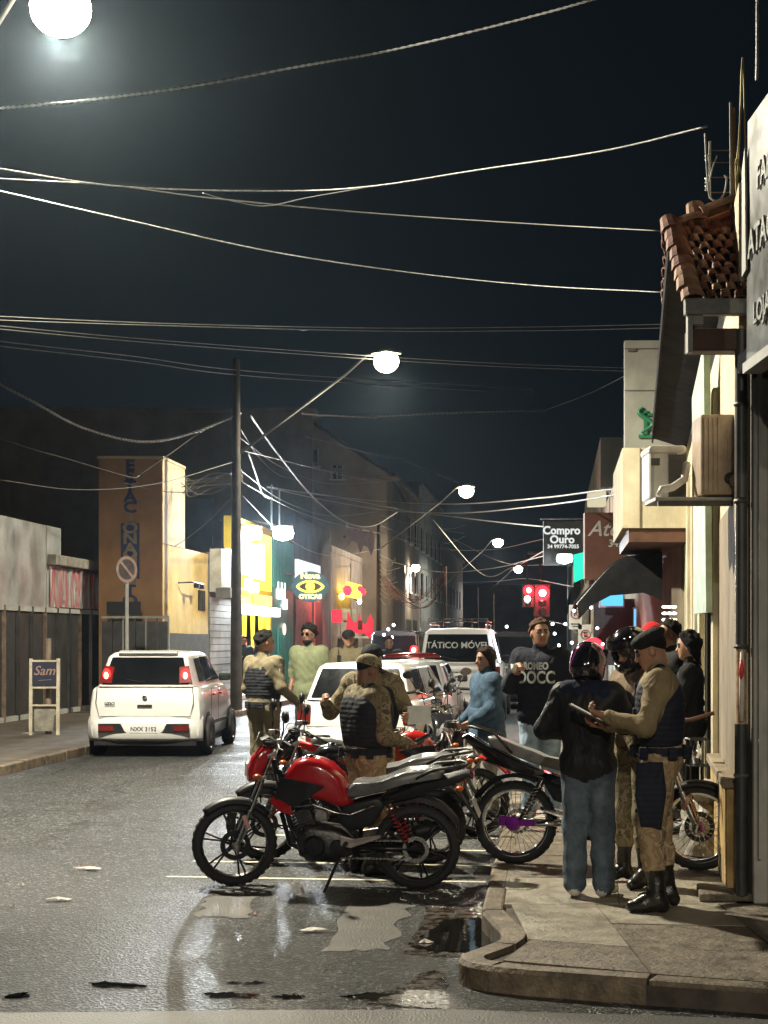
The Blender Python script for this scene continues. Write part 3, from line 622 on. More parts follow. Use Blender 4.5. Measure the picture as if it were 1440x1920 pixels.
# ---------------------------------------------------------------- cars
def car(name, label, cat, loc, rz, paint, L=3.7, Wd=1.64, Hh=1.48, belt=.92, hood=.88, kind='hatch', tail='high', lit=False, wr=.29, group=None, plate=None, rear_band=False, roofrack=False, glass=None):
    """origin: ground point under the middle of the rear bumper; local +X is forward"""
    t = thing(name, label, cat, loc, R(rz), group, world=False); hw = Wd/2; glass = glass or GLSD
    zb = .22; cl = [];
    if kind == 'hatch': secs = [(.00, .30, belt-.30, .88), (.03, .24, belt-.10, .96), (.10, .21, belt-.02, .99), (.55, .20, belt, 1), (1.5, .20, belt, 1), (2.6, .20, belt-.01, 1), (2.95, .20, hood, .985), (3.45, .22, hood-.10, .95), (3.66, .25, hood-.24, .86), (3.70, .34, hood-.38, .78)]
    else: secs = [(.00, .36, belt-.35, .90), (.03, .28, belt-.08, .97), (.10, .24, belt-.01, .99), (.55, .24, belt, 1), (1.7, .24, belt, 1), (2.7, .24, belt, 1), (3.0, .24, hood+.06, .99), (3.5, .26, hood, .96), (3.66, .3, hood-.2, .88), (3.70, .4, hood-.34, .8)]
    kx = L/3.7; prof = []
    for (x, z0, z1, w) in secs:
        w *= hw; h = z1-z0
        prof.append([(0, z0), (w*.86, z0), (w*.975, z0+h*.10), (w, z0+h*.30), (w*1.005, z0+h*.55), (w*.985, z0+h*.80), (w*.95, z0+h*.95), (w*.90, z1), (0, z1+.012)])
    vs = []; m = len(prof[0]); full = 2*m-2
    for (x, *_), p in zip(secs, prof):
        ring = [(y, z) for y, z in p]+[(-y, z) for y, z in p[-2:0:-1]]
        vs += [(x*kx, y, z) for y, z in ring]
    fs = [(i*full+k, (i+1)*full+k, (i+1)*full+(k+1) % full, i*full+(k+1) % full) for i in range(len(secs)-1) for k in range(full)]
    fs += [tuple(range(full)), tuple(range((len(secs)-1)*full, len(secs)*full))[::-1]]
    b = MB(); b.add(vs, fs); o = b.build('body', paint, t, smooth=True, auto=42)
    # greenhouse
    x0 = .06; xt = .30 if kind == 'hatch' else .20; xf = 2.05 if kind == 'hatch' else 2.45; xw = 2.80; wb = hw*.90; wt = hw*.70 if kind == 'hatch' else hw*.76; zr = Hh; zc = belt-.01
    lower = [(x0, wb*.93), (.45, wb), (1.5, wb), (2.5, wb*.99), (xw, wb*.90)]; upper = [(xt, wt*.95), (.62, wt), (1.5, wt), (xf-.2, wt*.99), (xf, wt*.93)]
    vs = []
    for (a, c) in zip(lower, upper):
        vs += [(a[0]*kx, a[1], zc), (a[0]*kx+(c[0]-a[0])*kx*.86, a[1]+(c[1]-a[1])*.80, zc+(zr-zc)*.86), (c[0]*kx+.02, c[1]*.90, zr-.018), (c[0]*kx+.04, 0, zr+.008),
               (c[0]*kx+.02, -c[1]*.90, zr-.018), (a[0]*kx+(c[0]-a[0])*kx*.86, -a[1]-(c[1]-a[1])*.80, zc+(zr-zc)*.86), (a[0]*kx, -a[1], zc)]
    fs = [(i*7+k, i*7+k+1, i*7+7+k+1, i*7+7+k) for i in range(4) for k in range(6)]+[(0, 1, 2, 3, 4, 5, 6)[::-1], tuple(28+k for k in range(7))]
    b = MB(); b.add(vs, fs); b.build('cabin', paint, t, smooth=True, auto=38, bevel=.03)
    b = MB(); b.tube([(-.008, hw*.84, belt-.02), (-.022, hw*.86, belt-.25), (-.022, hw*.80, .60), (-.022, -hw*.80, .60), (-.022, -hw*.86, belt-.25), (-.008, -hw*.84, belt-.02)], .006, 5); b.build('tailgate_gap', BLK, t)
    b = MB(); b.box((-.02, 0, belt-.29), (.03, .22, .03)); b.build('tailgate_handle', BLK, t, bevel=.008)
    def side(xs, zt, sg):       # point on the cabin side at height fraction
        n = len(lower); xl = [a[0]*kx for a in lower]; yl = [a[1] for a in lower]; y0 = np.interp(xs, xl, yl); xu = [c[0]*kx for c in upper]; y1 = np.interp(xs, xu, [c[1] for c in upper])
        return Vector((xs, sg*(y0+(y1-y0)*zt*.93+.006), zc+(zr-zc)*zt))
    def win(nm, quad, sg, par=t):
        pts = [side(x*kx, z, sg) for x, z in quad]; b = MB(); b.slab(pts if sg > 0 else pts[::-1], (0, sg, .25), .006); return b.build(nm, glass, par)
    for sg in (-1, 1):
        if kind == 'hatch': qs = [[(.42, .12), (.52, .78), (.92, .80), (.92, .12)], [(1.00, .10), (1.00, .82), (1.62, .82), (1.66, .10)], [(1.74, .10), (1.70, .82), (2.02, .80), (2.48, .12)]]
        else: qs = [[(.30, .12), (.42, .80), (1.02, .82), (1.02, .12)], [(1.10, .10), (1.10, .84), (1.72, .84), (1.76, .10)], [(1.84, .10), (1.80, .84), (2.32, .82), (2.62, .12)]]
        for q in qs: win('side_window', q, sg)
        for xd in (1.70, .96):
            b = MB(); b.box((xd*kx, sg*(hw*1.003), belt-.30), (.010, .006, .50)); b.build('door_gap', BLK, t)
        for xd in (1.18, 1.98-.1):
            b = MB(); b.box((xd*kx, sg*(hw*1.0+.008), belt-.16), (.16, .025, .028)); b.build('door_handle', BLK if kind == 'hatch' else paint, t, bevel=.006)
        b = MB(); b.box((2.36*kx, sg*(wb+.09), belt+.08), (.10, .18, .12)); b.build('side_mirror', BLK, t, bevel=.025)
        b = MB(); b.box((1.8*kx, sg*(hw*1.003), .46), (1.9*kx, .02, .05)); b.build('rub_strip', BLK, t, bevel=.005)
    # rear glass on the tailgate plane
    def rg(u, v, off=.006):
        xb = x0*kx-.02; xtp = (x0+(xt-x0)*.86)*kx; zb_, zt_ = zc+.0, zc+(zr-zc)*.86; w0, w1 = wb*.93, (wb*.93+(wt*.95-wb*.93)*.80)
        x = xb+(xtp-xb)*v+.016*(1-v); n = Vector((-(zt_-zb_), 0, (xtp-xb))).normalized(); return Vector((x, (w0+(w1-w0)*v)*u, zb_+(zt_-zb_)*v))+n*off
    gu = .92; v0 = .06 if kind == 'hatch' else .04
    b = MB(); b.slab([rg(gu, v0), rg(-gu, v0), rg(-gu*.97, .95), rg(gu*.97, .95)], (-1, 0, .4), .006); rw = b.build('rear_window', glass, t, bevel=.003)
    b = MB(); b.tube([rg(.0, .12, .02), rg(.42, .20, .025)], .007, 5); b.build('rear_wiper', BLK, rw)
    # tail lamps
    for sg in (-1, 1):
        if tail == 'high':
            pts = [rg(sg*1.005, .10, .016), rg(sg*.72, .08, .016), rg(sg*.76, .62, .016), rg(sg*1.0, .66, .016)]
            b = MB(); b.slab(pts if sg < 0 else pts[::-1], (-1, 0, .3), .022); lamp = b.build('tail_lamp', REDL, t, bevel=.006)
            if lit:
                c = rg(sg*.88, .34, .044); b = MB(); b.ell(c, (.02, .060, .095), 12, 8, z0=-1); b.build('lit_lens', TAIL_ON, lamp, smooth=True)
                c = rg(sg*.88, .30, .062); b = MB(); b.ell(c, (.012, .032, .050), 10, 6, z0=-1); b.build('bulb_glow', TAIL_HOT, lamp, smooth=True)
        else:
            b = MB(); b.box((.035*kx, sg*(hw*.86), belt-.20), (.10, hw*.22, .26)); lamp = b.build('tail_lamp', REDL, t, bevel=.02)
            if lit: b = MB(); b.box((-.02, sg*(hw*.86), belt-.16), (.01, .10, .10)); b.build('lit_lens', TAIL_ON, lamp)
    # bumper with plate recess
    b = MB(); n = 13; vs = []
    for i in range(n):
        u = i/(n-1)*2-1; y = u*hw*1.0; x = -.07+.16*abs(u)**3.2
        for z, dx in ((.26, .05), (.30, .0), (.52, -.015), (.58, .05)): vs.append((x+dx, y, z))
    fs = [(4*i+c, 4*i+4+c, 4*i+5+c, 4*i+1+c) for i in range(n-1) for c in range(3)]; b.add(vs, fs); o = b.build('rear_bumper', paint, t, smooth=True, auto=60); sm = o.modifiers.new('solid', 'SOLIDIFY'); sm.thickness = .03
    b = MB(); b.slab([(-.095, hw*.80, .50), (-.095, -hw*.80, .50), (-.092, -hw*.80, .36), (-.092, hw*.80, .36)], (-1, 0, 0), .006); bp = b.build('bumper_insert', BLK, t, bevel=.003)
    for sg in (-1, 1): b = MB(); b.box((-.106, sg*hw*.66, .43), (.008, .22, .07)); b.build('reflector', REDL, bp)
    pz = .43 if tail == 'high' else belt-.36; px_ = -.106 if tail == 'high' else -.012
    b = MB(); b.box((px_, 0, pz), (.008, .40, .125)); pl = b.build('number_plate', PLATE, t, bevel=.002)
    if plate:
        vs, f_ = textmesh(plate, .105, .002, bold=.002); mk('lettering', [(px_-.007-v.z, -v.x*.82, pz-.012+v.y*.8) for v in vs], f_, PLATETX, pl)
    b = MB(); b.lathe([(.001, -.004), (.030, -.003), (.036, .002)], (-.02 if tail == 'high' else -.005, 0, belt-.17), 'X', 16); b.build('badge', CHROME, t, smooth=True)
    b = MB(); b.slab([(-.0, hw*.9, .235), (-.0, -hw*.9, .235), (2.9*kx, -hw*.9, .20), (2.9*kx, hw*.9, .20)], (0, 0, -1), .06); b.box((1.8*kx, 0, .20), (3.1*kx, Wd*.62, .07)); b.tube([(-.04, hw*.45, .25), (.4, hw*.45, .26)], .025, 8); b.build('underbody', BLK, t)
    # wheels
    for xx in (.62*kx if kind == 'hatch' else .70*kx, 3.02*kx):
        for sg in (-1, 1):
            b = MB(); y = sg*(hw-.095); C = (xx, y, wr)
            b.lathe([(wr-.10, -.085), (wr-.03, -.092), (wr-.006, -.075), (wr, -.05), (wr, .05), (wr-.006, .075), (wr-.03, .092), (wr-.10, .085)], C, 'Y', 36, True); w_ = b.build('wheel', RUB, t, smooth=True, auto=50)
            b = MB(); b.lathe([(.001, sg*.055), (.05, sg*.060), (.07, sg*.045), (wr-.115, sg*.050), (wr-.098, sg*.080), (wr-.090, sg*.070)], C, 'Y', 30); b.build('hubcap', ALU, w_, smooth=True, auto=45)
            b = MB(); vs = []; n = 16
            for i in range(n+1):
                a = math.pi*i/n; vs += [(xx+(wr+.055)*math.cos(a), sg*(hw*1.004+.004), wr+.01+(wr+.06)*math.sin(a)), (xx+(wr+.055)*math.cos(a), sg*(hw*.78), wr+.01+(wr+.06)*math.sin(a))]
            poly = [(xx+(wr+.055)*math.cos(math.pi*i/n), sg*(hw*1.004), wr+.01+(wr+.06)*math.sin(math.pi*i/n)) for i in range(n+1)]+[(xx-(wr+.055), sg*hw*1.004, .16), (xx+wr+.055, sg*hw*1.004, .16)]
            b.slab(poly, (0, sg, 0), .004); b.build('wheel_arch', BLK, t)
            w_.location = (0, sg*.075, 0)
    # roof details
    b = MB(); b.tube([(xt*kx+.35, 0, zr), (xt*kx+.15, 0, zr+.22)], .004, 5); b.build('aerial', BLK, t)
    if kind == 'hatch' and tail == 'high':
        b = MB(); b.box((xt*kx+.0, 0, zr-.012), (.16, wt*1.5, .028), rot=Euler((0, R(-8), 0))); b.build('roof_spoiler', paint, t, bevel=.01)
    if roofrack:
        for sg in (-1, 1):
            b = MB(); b.tube([(xt*kx+.12, sg*wt*.84, zr-.01), (xt*kx+.2, sg*wt*.84, zr+.075), (xf*kx-.25, sg*wt*.84, zr+.075), (xf*kx-.15, sg*wt*.84, zr-.01)], .015, 8); b.build('roof_rail', BLKM if roofrack == 1 else STEEL, t, smooth=True)
    t['_n'] = 0
    return t, rg, side
# ---------------------------------------------------------------- place materials
WARM = (1.0, .80, .55)
def asphalt():
    m = bpy.data.materials.new('asphalt'); m.use_nodes = True; nt = m.node_tree; nt.nodes.clear(); N = nt.nodes.new; L = nt.links.new
    out = N('ShaderNodeOutputMaterial'); p = N('ShaderNodeBsdfPrincipled'); L(p.outputs[0], out.inputs[0]); t = N('ShaderNodeTexCoord')
    big = N('ShaderNodeTexNoise'); big.inputs['Scale'].default_value = .55; big.inputs['Detail'].default_value = 8; big.inputs['Roughness'].default_value = .65; big.inputs['Distortion'].default_value = .4; L(t.outputs['Object'], big.inputs[0])
    fine = N('ShaderNodeTexNoise'); fine.inputs['Scale'].default_value = 62; fine.inputs['Detail'].default_value = 4; fine.inputs['Roughness'].default_value = .7; L(t.outputs['Object'], fine.inputs[0])
    vor = N('ShaderNodeTexVoronoi'); vor.inputs['Scale'].default_value = 56; L(t.outputs['Object'], vor.inputs[0])
    r1 = N('ShaderNodeValToRGB'); e = r1.color_ramp.elements; e[0].position = .32; e[0].color = (.009, .0098, .0105, 1); e[1].position = .68; e[1].color = (.025, .0265, .0275, 1); L(big.outputs['Fac'], r1.inputs[0])
    r2 = N('ShaderNodeValToRGB'); e = r2.color_ramp.elements; e[0].position = .38; e[0].color = (.30, .30, .30, 1); e[1].position = .66; e[1].color = (3.6, 3.6, 3.5, 1); L(fine.outputs['Fac'], r2.inputs[0])  # grain peaks raised so the colour carries some lamp sparkle
    mx = N('ShaderNodeMixRGB'); mx.blend_type = 'MULTIPLY'; mx.inputs[0].default_value = 1; L(r1.outputs[0], mx.inputs[1]); L(r2.outputs[0], mx.inputs[2])
    # single pale aggregate stones, brightened to put lamp sparkle into the colour
    r3 = N('ShaderNodeValToRGB'); e = r3.color_ramp.elements; e[0].position = .70; e[1].position = .86; L(vor.outputs['Color'], r3.inputs[0])
    mx2 = N('ShaderNodeMixRGB'); L(r3.outputs[0], mx2.inputs[0]); L(mx.outputs[0], mx2.inputs[1]); mx2.inputs[2].default_value = (.21, .215, .21, 1); L(mx2.outputs[0], p.inputs['Base Color'])
    ck = N('ShaderNodeTexVoronoi'); ck.feature = 'DISTANCE_TO_EDGE'; ck.inputs['Scale'].default_value = .55; wn_ = N('ShaderNodeTexNoise'); wn_.inputs['Scale'].default_value = 2.5; wn_.inputs['Detail'].default_value = 6
    mxv = N('ShaderNodeMixRGB'); mxv.inputs[0].default_value = .35; L(t.outputs['Object'], wn_.inputs[0]); L(t.outputs['Object'], mxv.inputs[1]); L(wn_.outputs['Color'], mxv.inputs[2]); L(mxv.outputs[0], ck.inputs['Vector'])
    rc = N('ShaderNodeValToRGB'); e = rc.color_ramp.elements; e[0].position = .002; e[0].color = (.25, .25, .25, 1); e[1].position = .008; e[1].color = (1, 1, 1, 1); L(ck.outputs['Distance'], rc.inputs[0])
    mx3 = N('ShaderNodeMixRGB'); mx3.blend_type = 'MULTIPLY'; mx3.inputs[0].default_value = 1; L(mx2.outputs[0], mx3.inputs[1]); L(rc.outputs[0], mx3.inputs[2]); L(mx3.outputs[0], p.inputs['Base Color'])
    mr = N('ShaderNodeMapRange'); mr.inputs[1].default_value = .36; mr.inputs[2].default_value = .64; mr.inputs[3].default_value = .46; mr.inputs[4].default_value = .70; L(big.outputs['Fac'], mr.inputs[0]); L(mr.outputs[0], p.inputs['Roughness'])
    # damp strip along the gutter of the crossing
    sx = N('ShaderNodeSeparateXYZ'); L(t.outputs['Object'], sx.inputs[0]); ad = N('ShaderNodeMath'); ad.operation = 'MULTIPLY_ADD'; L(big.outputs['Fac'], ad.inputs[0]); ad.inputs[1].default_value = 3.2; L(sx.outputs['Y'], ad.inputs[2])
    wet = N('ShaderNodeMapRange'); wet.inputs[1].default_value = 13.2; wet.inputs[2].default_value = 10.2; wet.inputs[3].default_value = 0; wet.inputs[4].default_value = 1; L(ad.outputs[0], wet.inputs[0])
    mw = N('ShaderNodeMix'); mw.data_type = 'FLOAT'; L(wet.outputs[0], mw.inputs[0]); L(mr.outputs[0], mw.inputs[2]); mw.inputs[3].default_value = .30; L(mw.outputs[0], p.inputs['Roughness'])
    bp = N('ShaderNodeBump'); bp.inputs['Strength'].default_value = 1.0; bp.inputs['Distance'].default_value = .022; L(vor.outputs['Distance'], bp.inputs['Height'])
    bp2 = N('ShaderNodeBump'); bp2.inputs['Strength'].default_value = 1.0; bp2.inputs['Distance'].default_value = .020; L(fine.outputs['Fac'], bp2.inputs['Height']); L(bp.outputs[0], bp2.inputs['Normal']); L(bp2.outputs[0], p.inputs['Normal'])
    return m
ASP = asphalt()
def worn(key, col, lo=.42, hi=.58, sc=14, base=(.055, .052, .046)):
    m = M(key, col, .6, var=.1); nt = m.node_tree; p = [n for n in nt.nodes if n.type == 'BSDF_PRINCIPLED'][0]; t = [n for n in nt.nodes if n.type == 'TEX_COORD'][0]
    n = nt.nodes.new('ShaderNodeTexNoise'); n.inputs['Scale'].default_value = sc; n.inputs['Detail'].default_value = 9; n.inputs['Roughness'].default_value = .75; r = nt.nodes.new('ShaderNodeValToRGB')
    r.color_ramp.elements[0].position = lo; r.color_ramp.elements[1].position = hi; mx = nt.nodes.new('ShaderNodeMixRGB')
    nt.links.new(t.outputs['Object'], n.inputs[0]); nt.links.new(n.outputs['Fac'], r.inputs[0]); nt.links.new(r.outputs[0], mx.inputs[0]); mx.inputs[1].default_value = (*base, 1); mx.inputs[2].default_value = (*col, 1)
    nt.links.new(mx.outputs[0], p.inputs['Base Color'])
    f = nt.nodes.new('ShaderNodeTexNoise'); f.inputs['Scale'].default_value = 75; bp = nt.nodes.new('ShaderNodeBump'); bp.inputs['Strength'].default_value = .55; bp.inputs['Distance'].default_value = .012
    nt.links.new(t.outputs['Object'], f.inputs[0]); nt.links.new(f.outputs['Fac'], bp.inputs['Height']); nt.links.new(bp.outputs[0], p.inputs['Normal']); return m
LINE = worn('worn_road_paint', (.60, .56, .44), .30, .50, 16)
STRIPE = worn('faded_crossing_paint', (.085, .064, .038), .42, .74, 5, (.026, .026, .025))
CONC = M('pavement_concrete', (.125, .102, .074), .66, var=.42, scale=9, bump=.7, bscale=38, dirt=.75, rvar=.15)
CONC2 = M('pale_cement_patch', (.25, .225, .175), .60, var=.26, scale=5, bump=.45, bscale=45, dirt=.6, rvar=.14)
KERB = M('kerb_concrete', (.135, .105, .070), .66, var=.42, scale=7, bump=.5, bscale=45, dirt=.7)
SOIL = M('sidewalk_bedding', (.06, .05, .04), .9, var=.3)
WET = M('standing_water', (.010, .009, .008), .04, var=.3, scale=4, bump=.05, bscale=5, spec=.9)
DAMP = M('damp_silt', (.030, .022, .015), .28, var=.5, scale=11, bump=.5, bscale=30, rvar=.2)
# ---------------------------------------------------------------- ground
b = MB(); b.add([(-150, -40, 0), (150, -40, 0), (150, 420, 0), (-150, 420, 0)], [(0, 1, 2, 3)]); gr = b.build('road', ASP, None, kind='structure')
# motorcycle bay lines, square to the kerb
for y0, xl, w in ((11.27, -1.60, .055), (12.05, -1.50, .06), (12.85, -1.15, .06), (13.65, -1.05, .06), (14.45, -.95, .06), (15.3, -.9, .06)):
    x1 = KR(y0)-.05; ln = Vector((1, -.11, 0)).normalized(); a = Vector((xl, y0+(x1-xl)*.0, .004)); c = a+ln*(x1-xl); nn = Vector((.11, 1, 0))*w
    n = 14; vs = []
    for i in range(n+1):
        p = a.lerp(c, i/n); j1, j2 = random.uniform(-.006, .006), random.uniform(-.006, .006); vs += [p+Vector((0, j1, 0)), p+nn+Vector((0, j2, 0))]
    mk('bay_line', vs, [(2*i, 2*i+2, 2*i+3, 2*i+1) for i in range(n)], LINE, None, kind='structure')
def patch(name, pts, mat, z, jit=.03, kind='structure', sub=5):
    out = []
    for i in range(len(pts)):
        a = Vector((*pts[i], z)); c = Vector((*pts[(i+1) % len(pts)], z))
        for k in range(sub): out.append(a.lerp(c, k/sub)+Vector((random.uniform(-jit, jit), random.uniform(-jit, jit), 0)))
    return mk(name, out, [tuple(range(len(out)))], mat, None, kind=kind)
def G(px, py, z=0): d = (CH-z)*FP/(py-HZ); return ((px-720)/FP*d, d)
patch('crossing_stripe', [G(665, 1690), G(770, 1690), G(728, 1782), G(612, 1786)][::-1], STRIPE, .004, .055, sub=9)
patch('crossing_stripe', [G(400, 1672), G(480, 1675), G(458, 1722), G(372, 1718)][::-1], STRIPE, .004, .055, sub=9)
patch('silt', [G(660, 1880), G(742, 1852), G(800, 1822), G(842, 1815), G(842, 1896), G(760, 1888), G(690, 1884)][::-1], DAMP, .004, .02)
patch('silt', [G(800, 1700), G(900, 1690), G(925, 1735), G(948, 1786), G(870, 1796), G(760, 1790), G(790, 1735)][::-1], DAMP, .004, .02)
patch('puddle', [G(775, 1778), G(800, 1748), G(838, 1726), G(900, 1722), G(915, 1745), G(935, 1778), G(880, 1786), G(815, 1787)][::-1], WET, .008, .02, 'structure', 6)
for a in ([(165, 1845), (200, 1841), (272, 1848), (270, 1853), (190, 1852)], [(372, 1863), (430, 1861), (482, 1866), (470, 1872), (400, 1871)], [(512, 1868), (560, 1866), (575, 1871), (530, 1874)], [(10, 1866), (48, 1862), (50, 1870), (15, 1872)], [(430, 1843), (500, 1842), (490, 1846), (440, 1847)], [(640, 1872), (700, 1862), (740, 1866), (700, 1876)]):
    patch('puddle', [G(*q) for q in a][::-1], WET, .005, .022, sub=7)
patch('road_patch', [G(0, 1899), G(840, 1893), G(1440, 1912), G(1440, 1990), G(-60, 1990)][::-1], worn('gutter_concrete', (.065, .060, .052), .3, .7, 6, (.03, .029, .027)), .003, .01)
# ---------------------------------------------------------------- right sidewalk: base, slabs, kerb stones
kp = [(5.2, 6.0), (3.6, 6.55), (2.7, 6.87), (1.79, 7.16), (1.25, 7.34), (.90, 7.46), (.68, 7.54), (.52, 7.62), (.42, 7.71), (.38, 7.83), (.40, 7.95), (.48, 8.08), (.58, 8.24), (.64, 8.42), (.65, 8.6), (.62, 8.85), (.585, 9.2)]
base = [(9, 6.0)]+kp+[(KR(12), 12), (KR(150), 150), (FR(150)+2, 150), (FR(24)+2, 24), (9, 24)]
b = MB(); b.prism(base, -.05, .095); sw = b.build('sidewalk', SOIL, None, kind='structure')
def slabmesh(name, quad, z0, z1, mat, par, gap=.006, rough=.004):
    c = [Vector((q[0], q[1], 0)) for q in quad]; m = sum(c, Vector())/len(c); pts = [(p+(m-p).normalized()*gap) for p in c]; b = MB()
    dz = [random.uniform(-rough, rough)+z1 for _ in pts]; n = len(pts)
    b.add([(p.x, p.y, z0) for p in pts]+[(p.x, p.y, h) for p, h in zip(pts, dz)], [tuple(range(n))[::-1], tuple(range(n, 2*n))]+[(i, (i+1) % n, (i+1) % n+n, i+n) for i in range(n)])
    return b.build(name, mat, par)
KW = .13
def kin(y): return .60+KW+(y-8.9)*.03 if y < 9.2 else KR(y)+KW
# apron slabs in front of the corner building
def front(x): return float(np.interp(x, [.40, .52, .80, 1.25, 1.79, 2.7, 3.6, 5.2], [7.82, 7.66, 7.55, 7.38, 7.18, 6.87, 6.55, 6.0]))+KW+.01
cols = [.53, 1.30, 2.05, 2.85, 3.7, 4.7]
for i in range(len(cols)-1):
    x0, x1 = cols[i], cols[i+1]; f0, f1 = front(x0), front(x1); top = 9.45
    for k in range(3):
        t0, t1 = k/3, (k+1)/3; xa, xb = x0, x1
        if i == 0: xa = .80 if k == 0 else .78; 
        qa = [(.60 if (i == 0 and k == 0) else xa, f0+(top-f0)*t0), (xb, f1+(top-f1)*t0), (xb, f1+(top-f1)*t1), (xa, f0+(top-f0)*t1)]
        slabmesh('paving_slab', qa, .09, .12, CONC2 if (i, k) in ((0, 2), (1, 2), (0, 1)) else CONC, sw, .004)
y = 9.45; row = 0
while y < 34:
    st = 1.05 if y < 20 else 1.6; n = 2 if y < 14 else 2
    Wf = WR if y < 20.5 else FR
    for k in range(n):
        a0, a1 = k/n, (k+1)/n
        def X(u, yy): w = (WR(yy) if yy < 21 else FR(yy)+.9)-.02; return kin(yy)+(w-kin(yy))*u
        slabmesh('paving_slab', [(X(a0, y), y), (X(a1, y), y), (X(a1, y+st), y+st), (X(a0, y+st), y+st)], .09, .12, CONC2 if row in (0, 4) else CONC, sw, .004)
    y += st; row += 1
b = MB(); b.prism([(KR(y)+KW, y), (KR(150)+KW, 150), (FR(150)+1, 150), (FR(y)+1, y)], .09, .12); b.build('far_paving', CONC, sw)
def kerbrun(path, parent, L=.62, H=.13, maxn=200, inward=1):
    P_ = [Vector((*p, 0)) for p in path]; seg = []
    for a, c in zip(P_[:-1], P_[1:]):
        d = c-a; n = max(1, round(d.length/L))
        for i in range(n): seg.append((a+d*(i/n), a+d*((i+1)/n)))
    for a, c in seg[:maxn]:
        d = (c-a).normalized(); n = Vector((d.y, -d.x, 0))*inward; g = d*.004; h = H+random.uniform(-.006, .006); b = MB(); o = Vector((random.uniform(-.005, .005), random.uniform(-.004, .004), 0)); a2, c2 = a+g+o, c-g+o; ex = d*min(KW*.2, .02)
        pts = [a2, c2, c2+n*KW-ex, a2+n*KW+ex]
        b.prism([(p.x, p.y) for p in pts], -.02, h); b.build('kerb_stone', KERB, parent, bevel=.018)
kerbrun(kp[:5][::-1], sw, .95, .125, inward=-1)
def curved_stone(path, par, H=.125):
    P_ = [Vector((*p, 0)) for p in path]; P_ = curve3(P_, 5); vs = []; n = len(P_)
    for i, p in enumerate(P_):
        d = (P_[min(i+1, n-1)]-P_[max(i-1, 0)]).normalized(); nn = Vector((-d.y, d.x, 0)); h = H; j_ = 0
        for o, z in ((0+j_, -.02), (0+j_, h-.022), (.018+j_, h), (KW, h), (KW, -.02)): q = p+nn*o; vs.append((q.x, q.y, z))
    fs = [(5*i+c, 5*i+c+1, 5*i+6+c, 5*i+5+c) for i in range(n-1) for c in range(4)]+[(4, 3, 2, 1, 0), tuple(5*(n-1)+c for c in range(5))]
    o = mk('kerb_stone', vs, fs, KERB, par); bm = bmesh.new(); bm.from_mesh(o.data); bmesh.ops.recalc_face_normals(bm, faces=bm.faces); bm.to_mesh(o.data); bm.free(); return o
def curve3(p, n):
    p = [p[0]*2-p[1]]+p+[p[-1]*2-p[-2]]; out = []
    for i in range(1, len(p)-2):
        for k in range(n):
            t = k/n; out.append(.5*((2*p[i])+(-p[i-1]+p[i+1])*t+(2*p[i-1]-5*p[i]+4*p[i+1]-p[i+2])*t*t+(-p[i-1]+3*p[i]-3*p[i+1]+p[i+2])*t**3))
    return out+[p[-2]]
curved_stone(kp[4:8][::-1], sw); curved_stone(kp[7:13][::-1], sw); curved_stone(kp[12:][::-1], sw)
kerbrun([(KR(9.2)+.02, 9.22), (KR(34), 34)], sw, .85, .125, inward=1)
b = MB(); b.prism([(KR(34.1), 34.1), (KR(150), 150), (KR(150)+KW, 150), (KR(34.1)+KW, 34.1)], 0, .125); b.build('far_kerb', KERB, sw)
# left sidewalk
b = MB(); b.prism([(KL(14)+KW, 14), (KL(150)+KW, 150), (FL(150)-3, 150), (FL(34)-5, 34), (-16, 14)], -.05, .12); swl = b.build('sidewalk', M('worn_brown_pavement', (.085, .068, .050), .8, var=.3, scale=2.5, bump=.3, bscale=30, dirt=.5), None, kind='structure')
kerbrun([(KL(16)+KW+.01, 16), (KL(46)+KW+.01, 46)], swl, .9, .132, inward=-1)
b = MB(); b.prism([(KL(46.1), 46.1), (KL(150), 150), (KL(150)+KW, 150), (KL(46.1)+KW, 46.1)], 0, .126); b.build('far_kerb', KERB, swl)
# litter
PAPER = M('scrap_paper', (.62, .58, .52), .7, var=.2); PPINK = M('scrap_pink', (.62, .35, .33), .6, var=.2)
for n, (px, py, w, m, lb) in enumerate(((168, 1632, .26, PPINK, 'crumpled pink and white wrapper lying on the asphalt'), (107, 1690, .20, PAPER, 'flat pale paper scrap on the asphalt below the pink wrapper'), (41, 1662, .07, PAPER, 'tiny white scrap on the road near the left picture edge'),
        (25, 1701, .06, PAPER, 'tiny pale scrap on the road below the other left-edge scrap'), (588, 1748, .19, PAPER, 'thin strip of torn paper on the road below the front motorcycle'), (55, 1389, .25, PAPER, 'white crumpled litter at the foot of the board stand'), (478, 1716, .06, PPINK, 'small pinkish leaf on the faded crossing stripe'), (797, 1770, .09, PAPER, 'round white plastic lid floating in the gutter puddle'))):
    x, y = G(px, py, .0); z = .012 if n != 5 else .125; b = MB(); k = 14; pts = []
    for i in range(k): a = 2*math.pi*i/k; rr = w/2*random.uniform(.3, 1.15); pts.append((x+rr*math.cos(a), y+rr*math.sin(a)*(.5 if w > .1 else .8), z+random.uniform(0, .012)*(w > .1)))
    b.add(pts+[(x, y, z+.02)], [(i, (i+1) % k, k) for i in range(k)]); tag(b.build('litter', m), lb, 'litter', 'litter on the road')

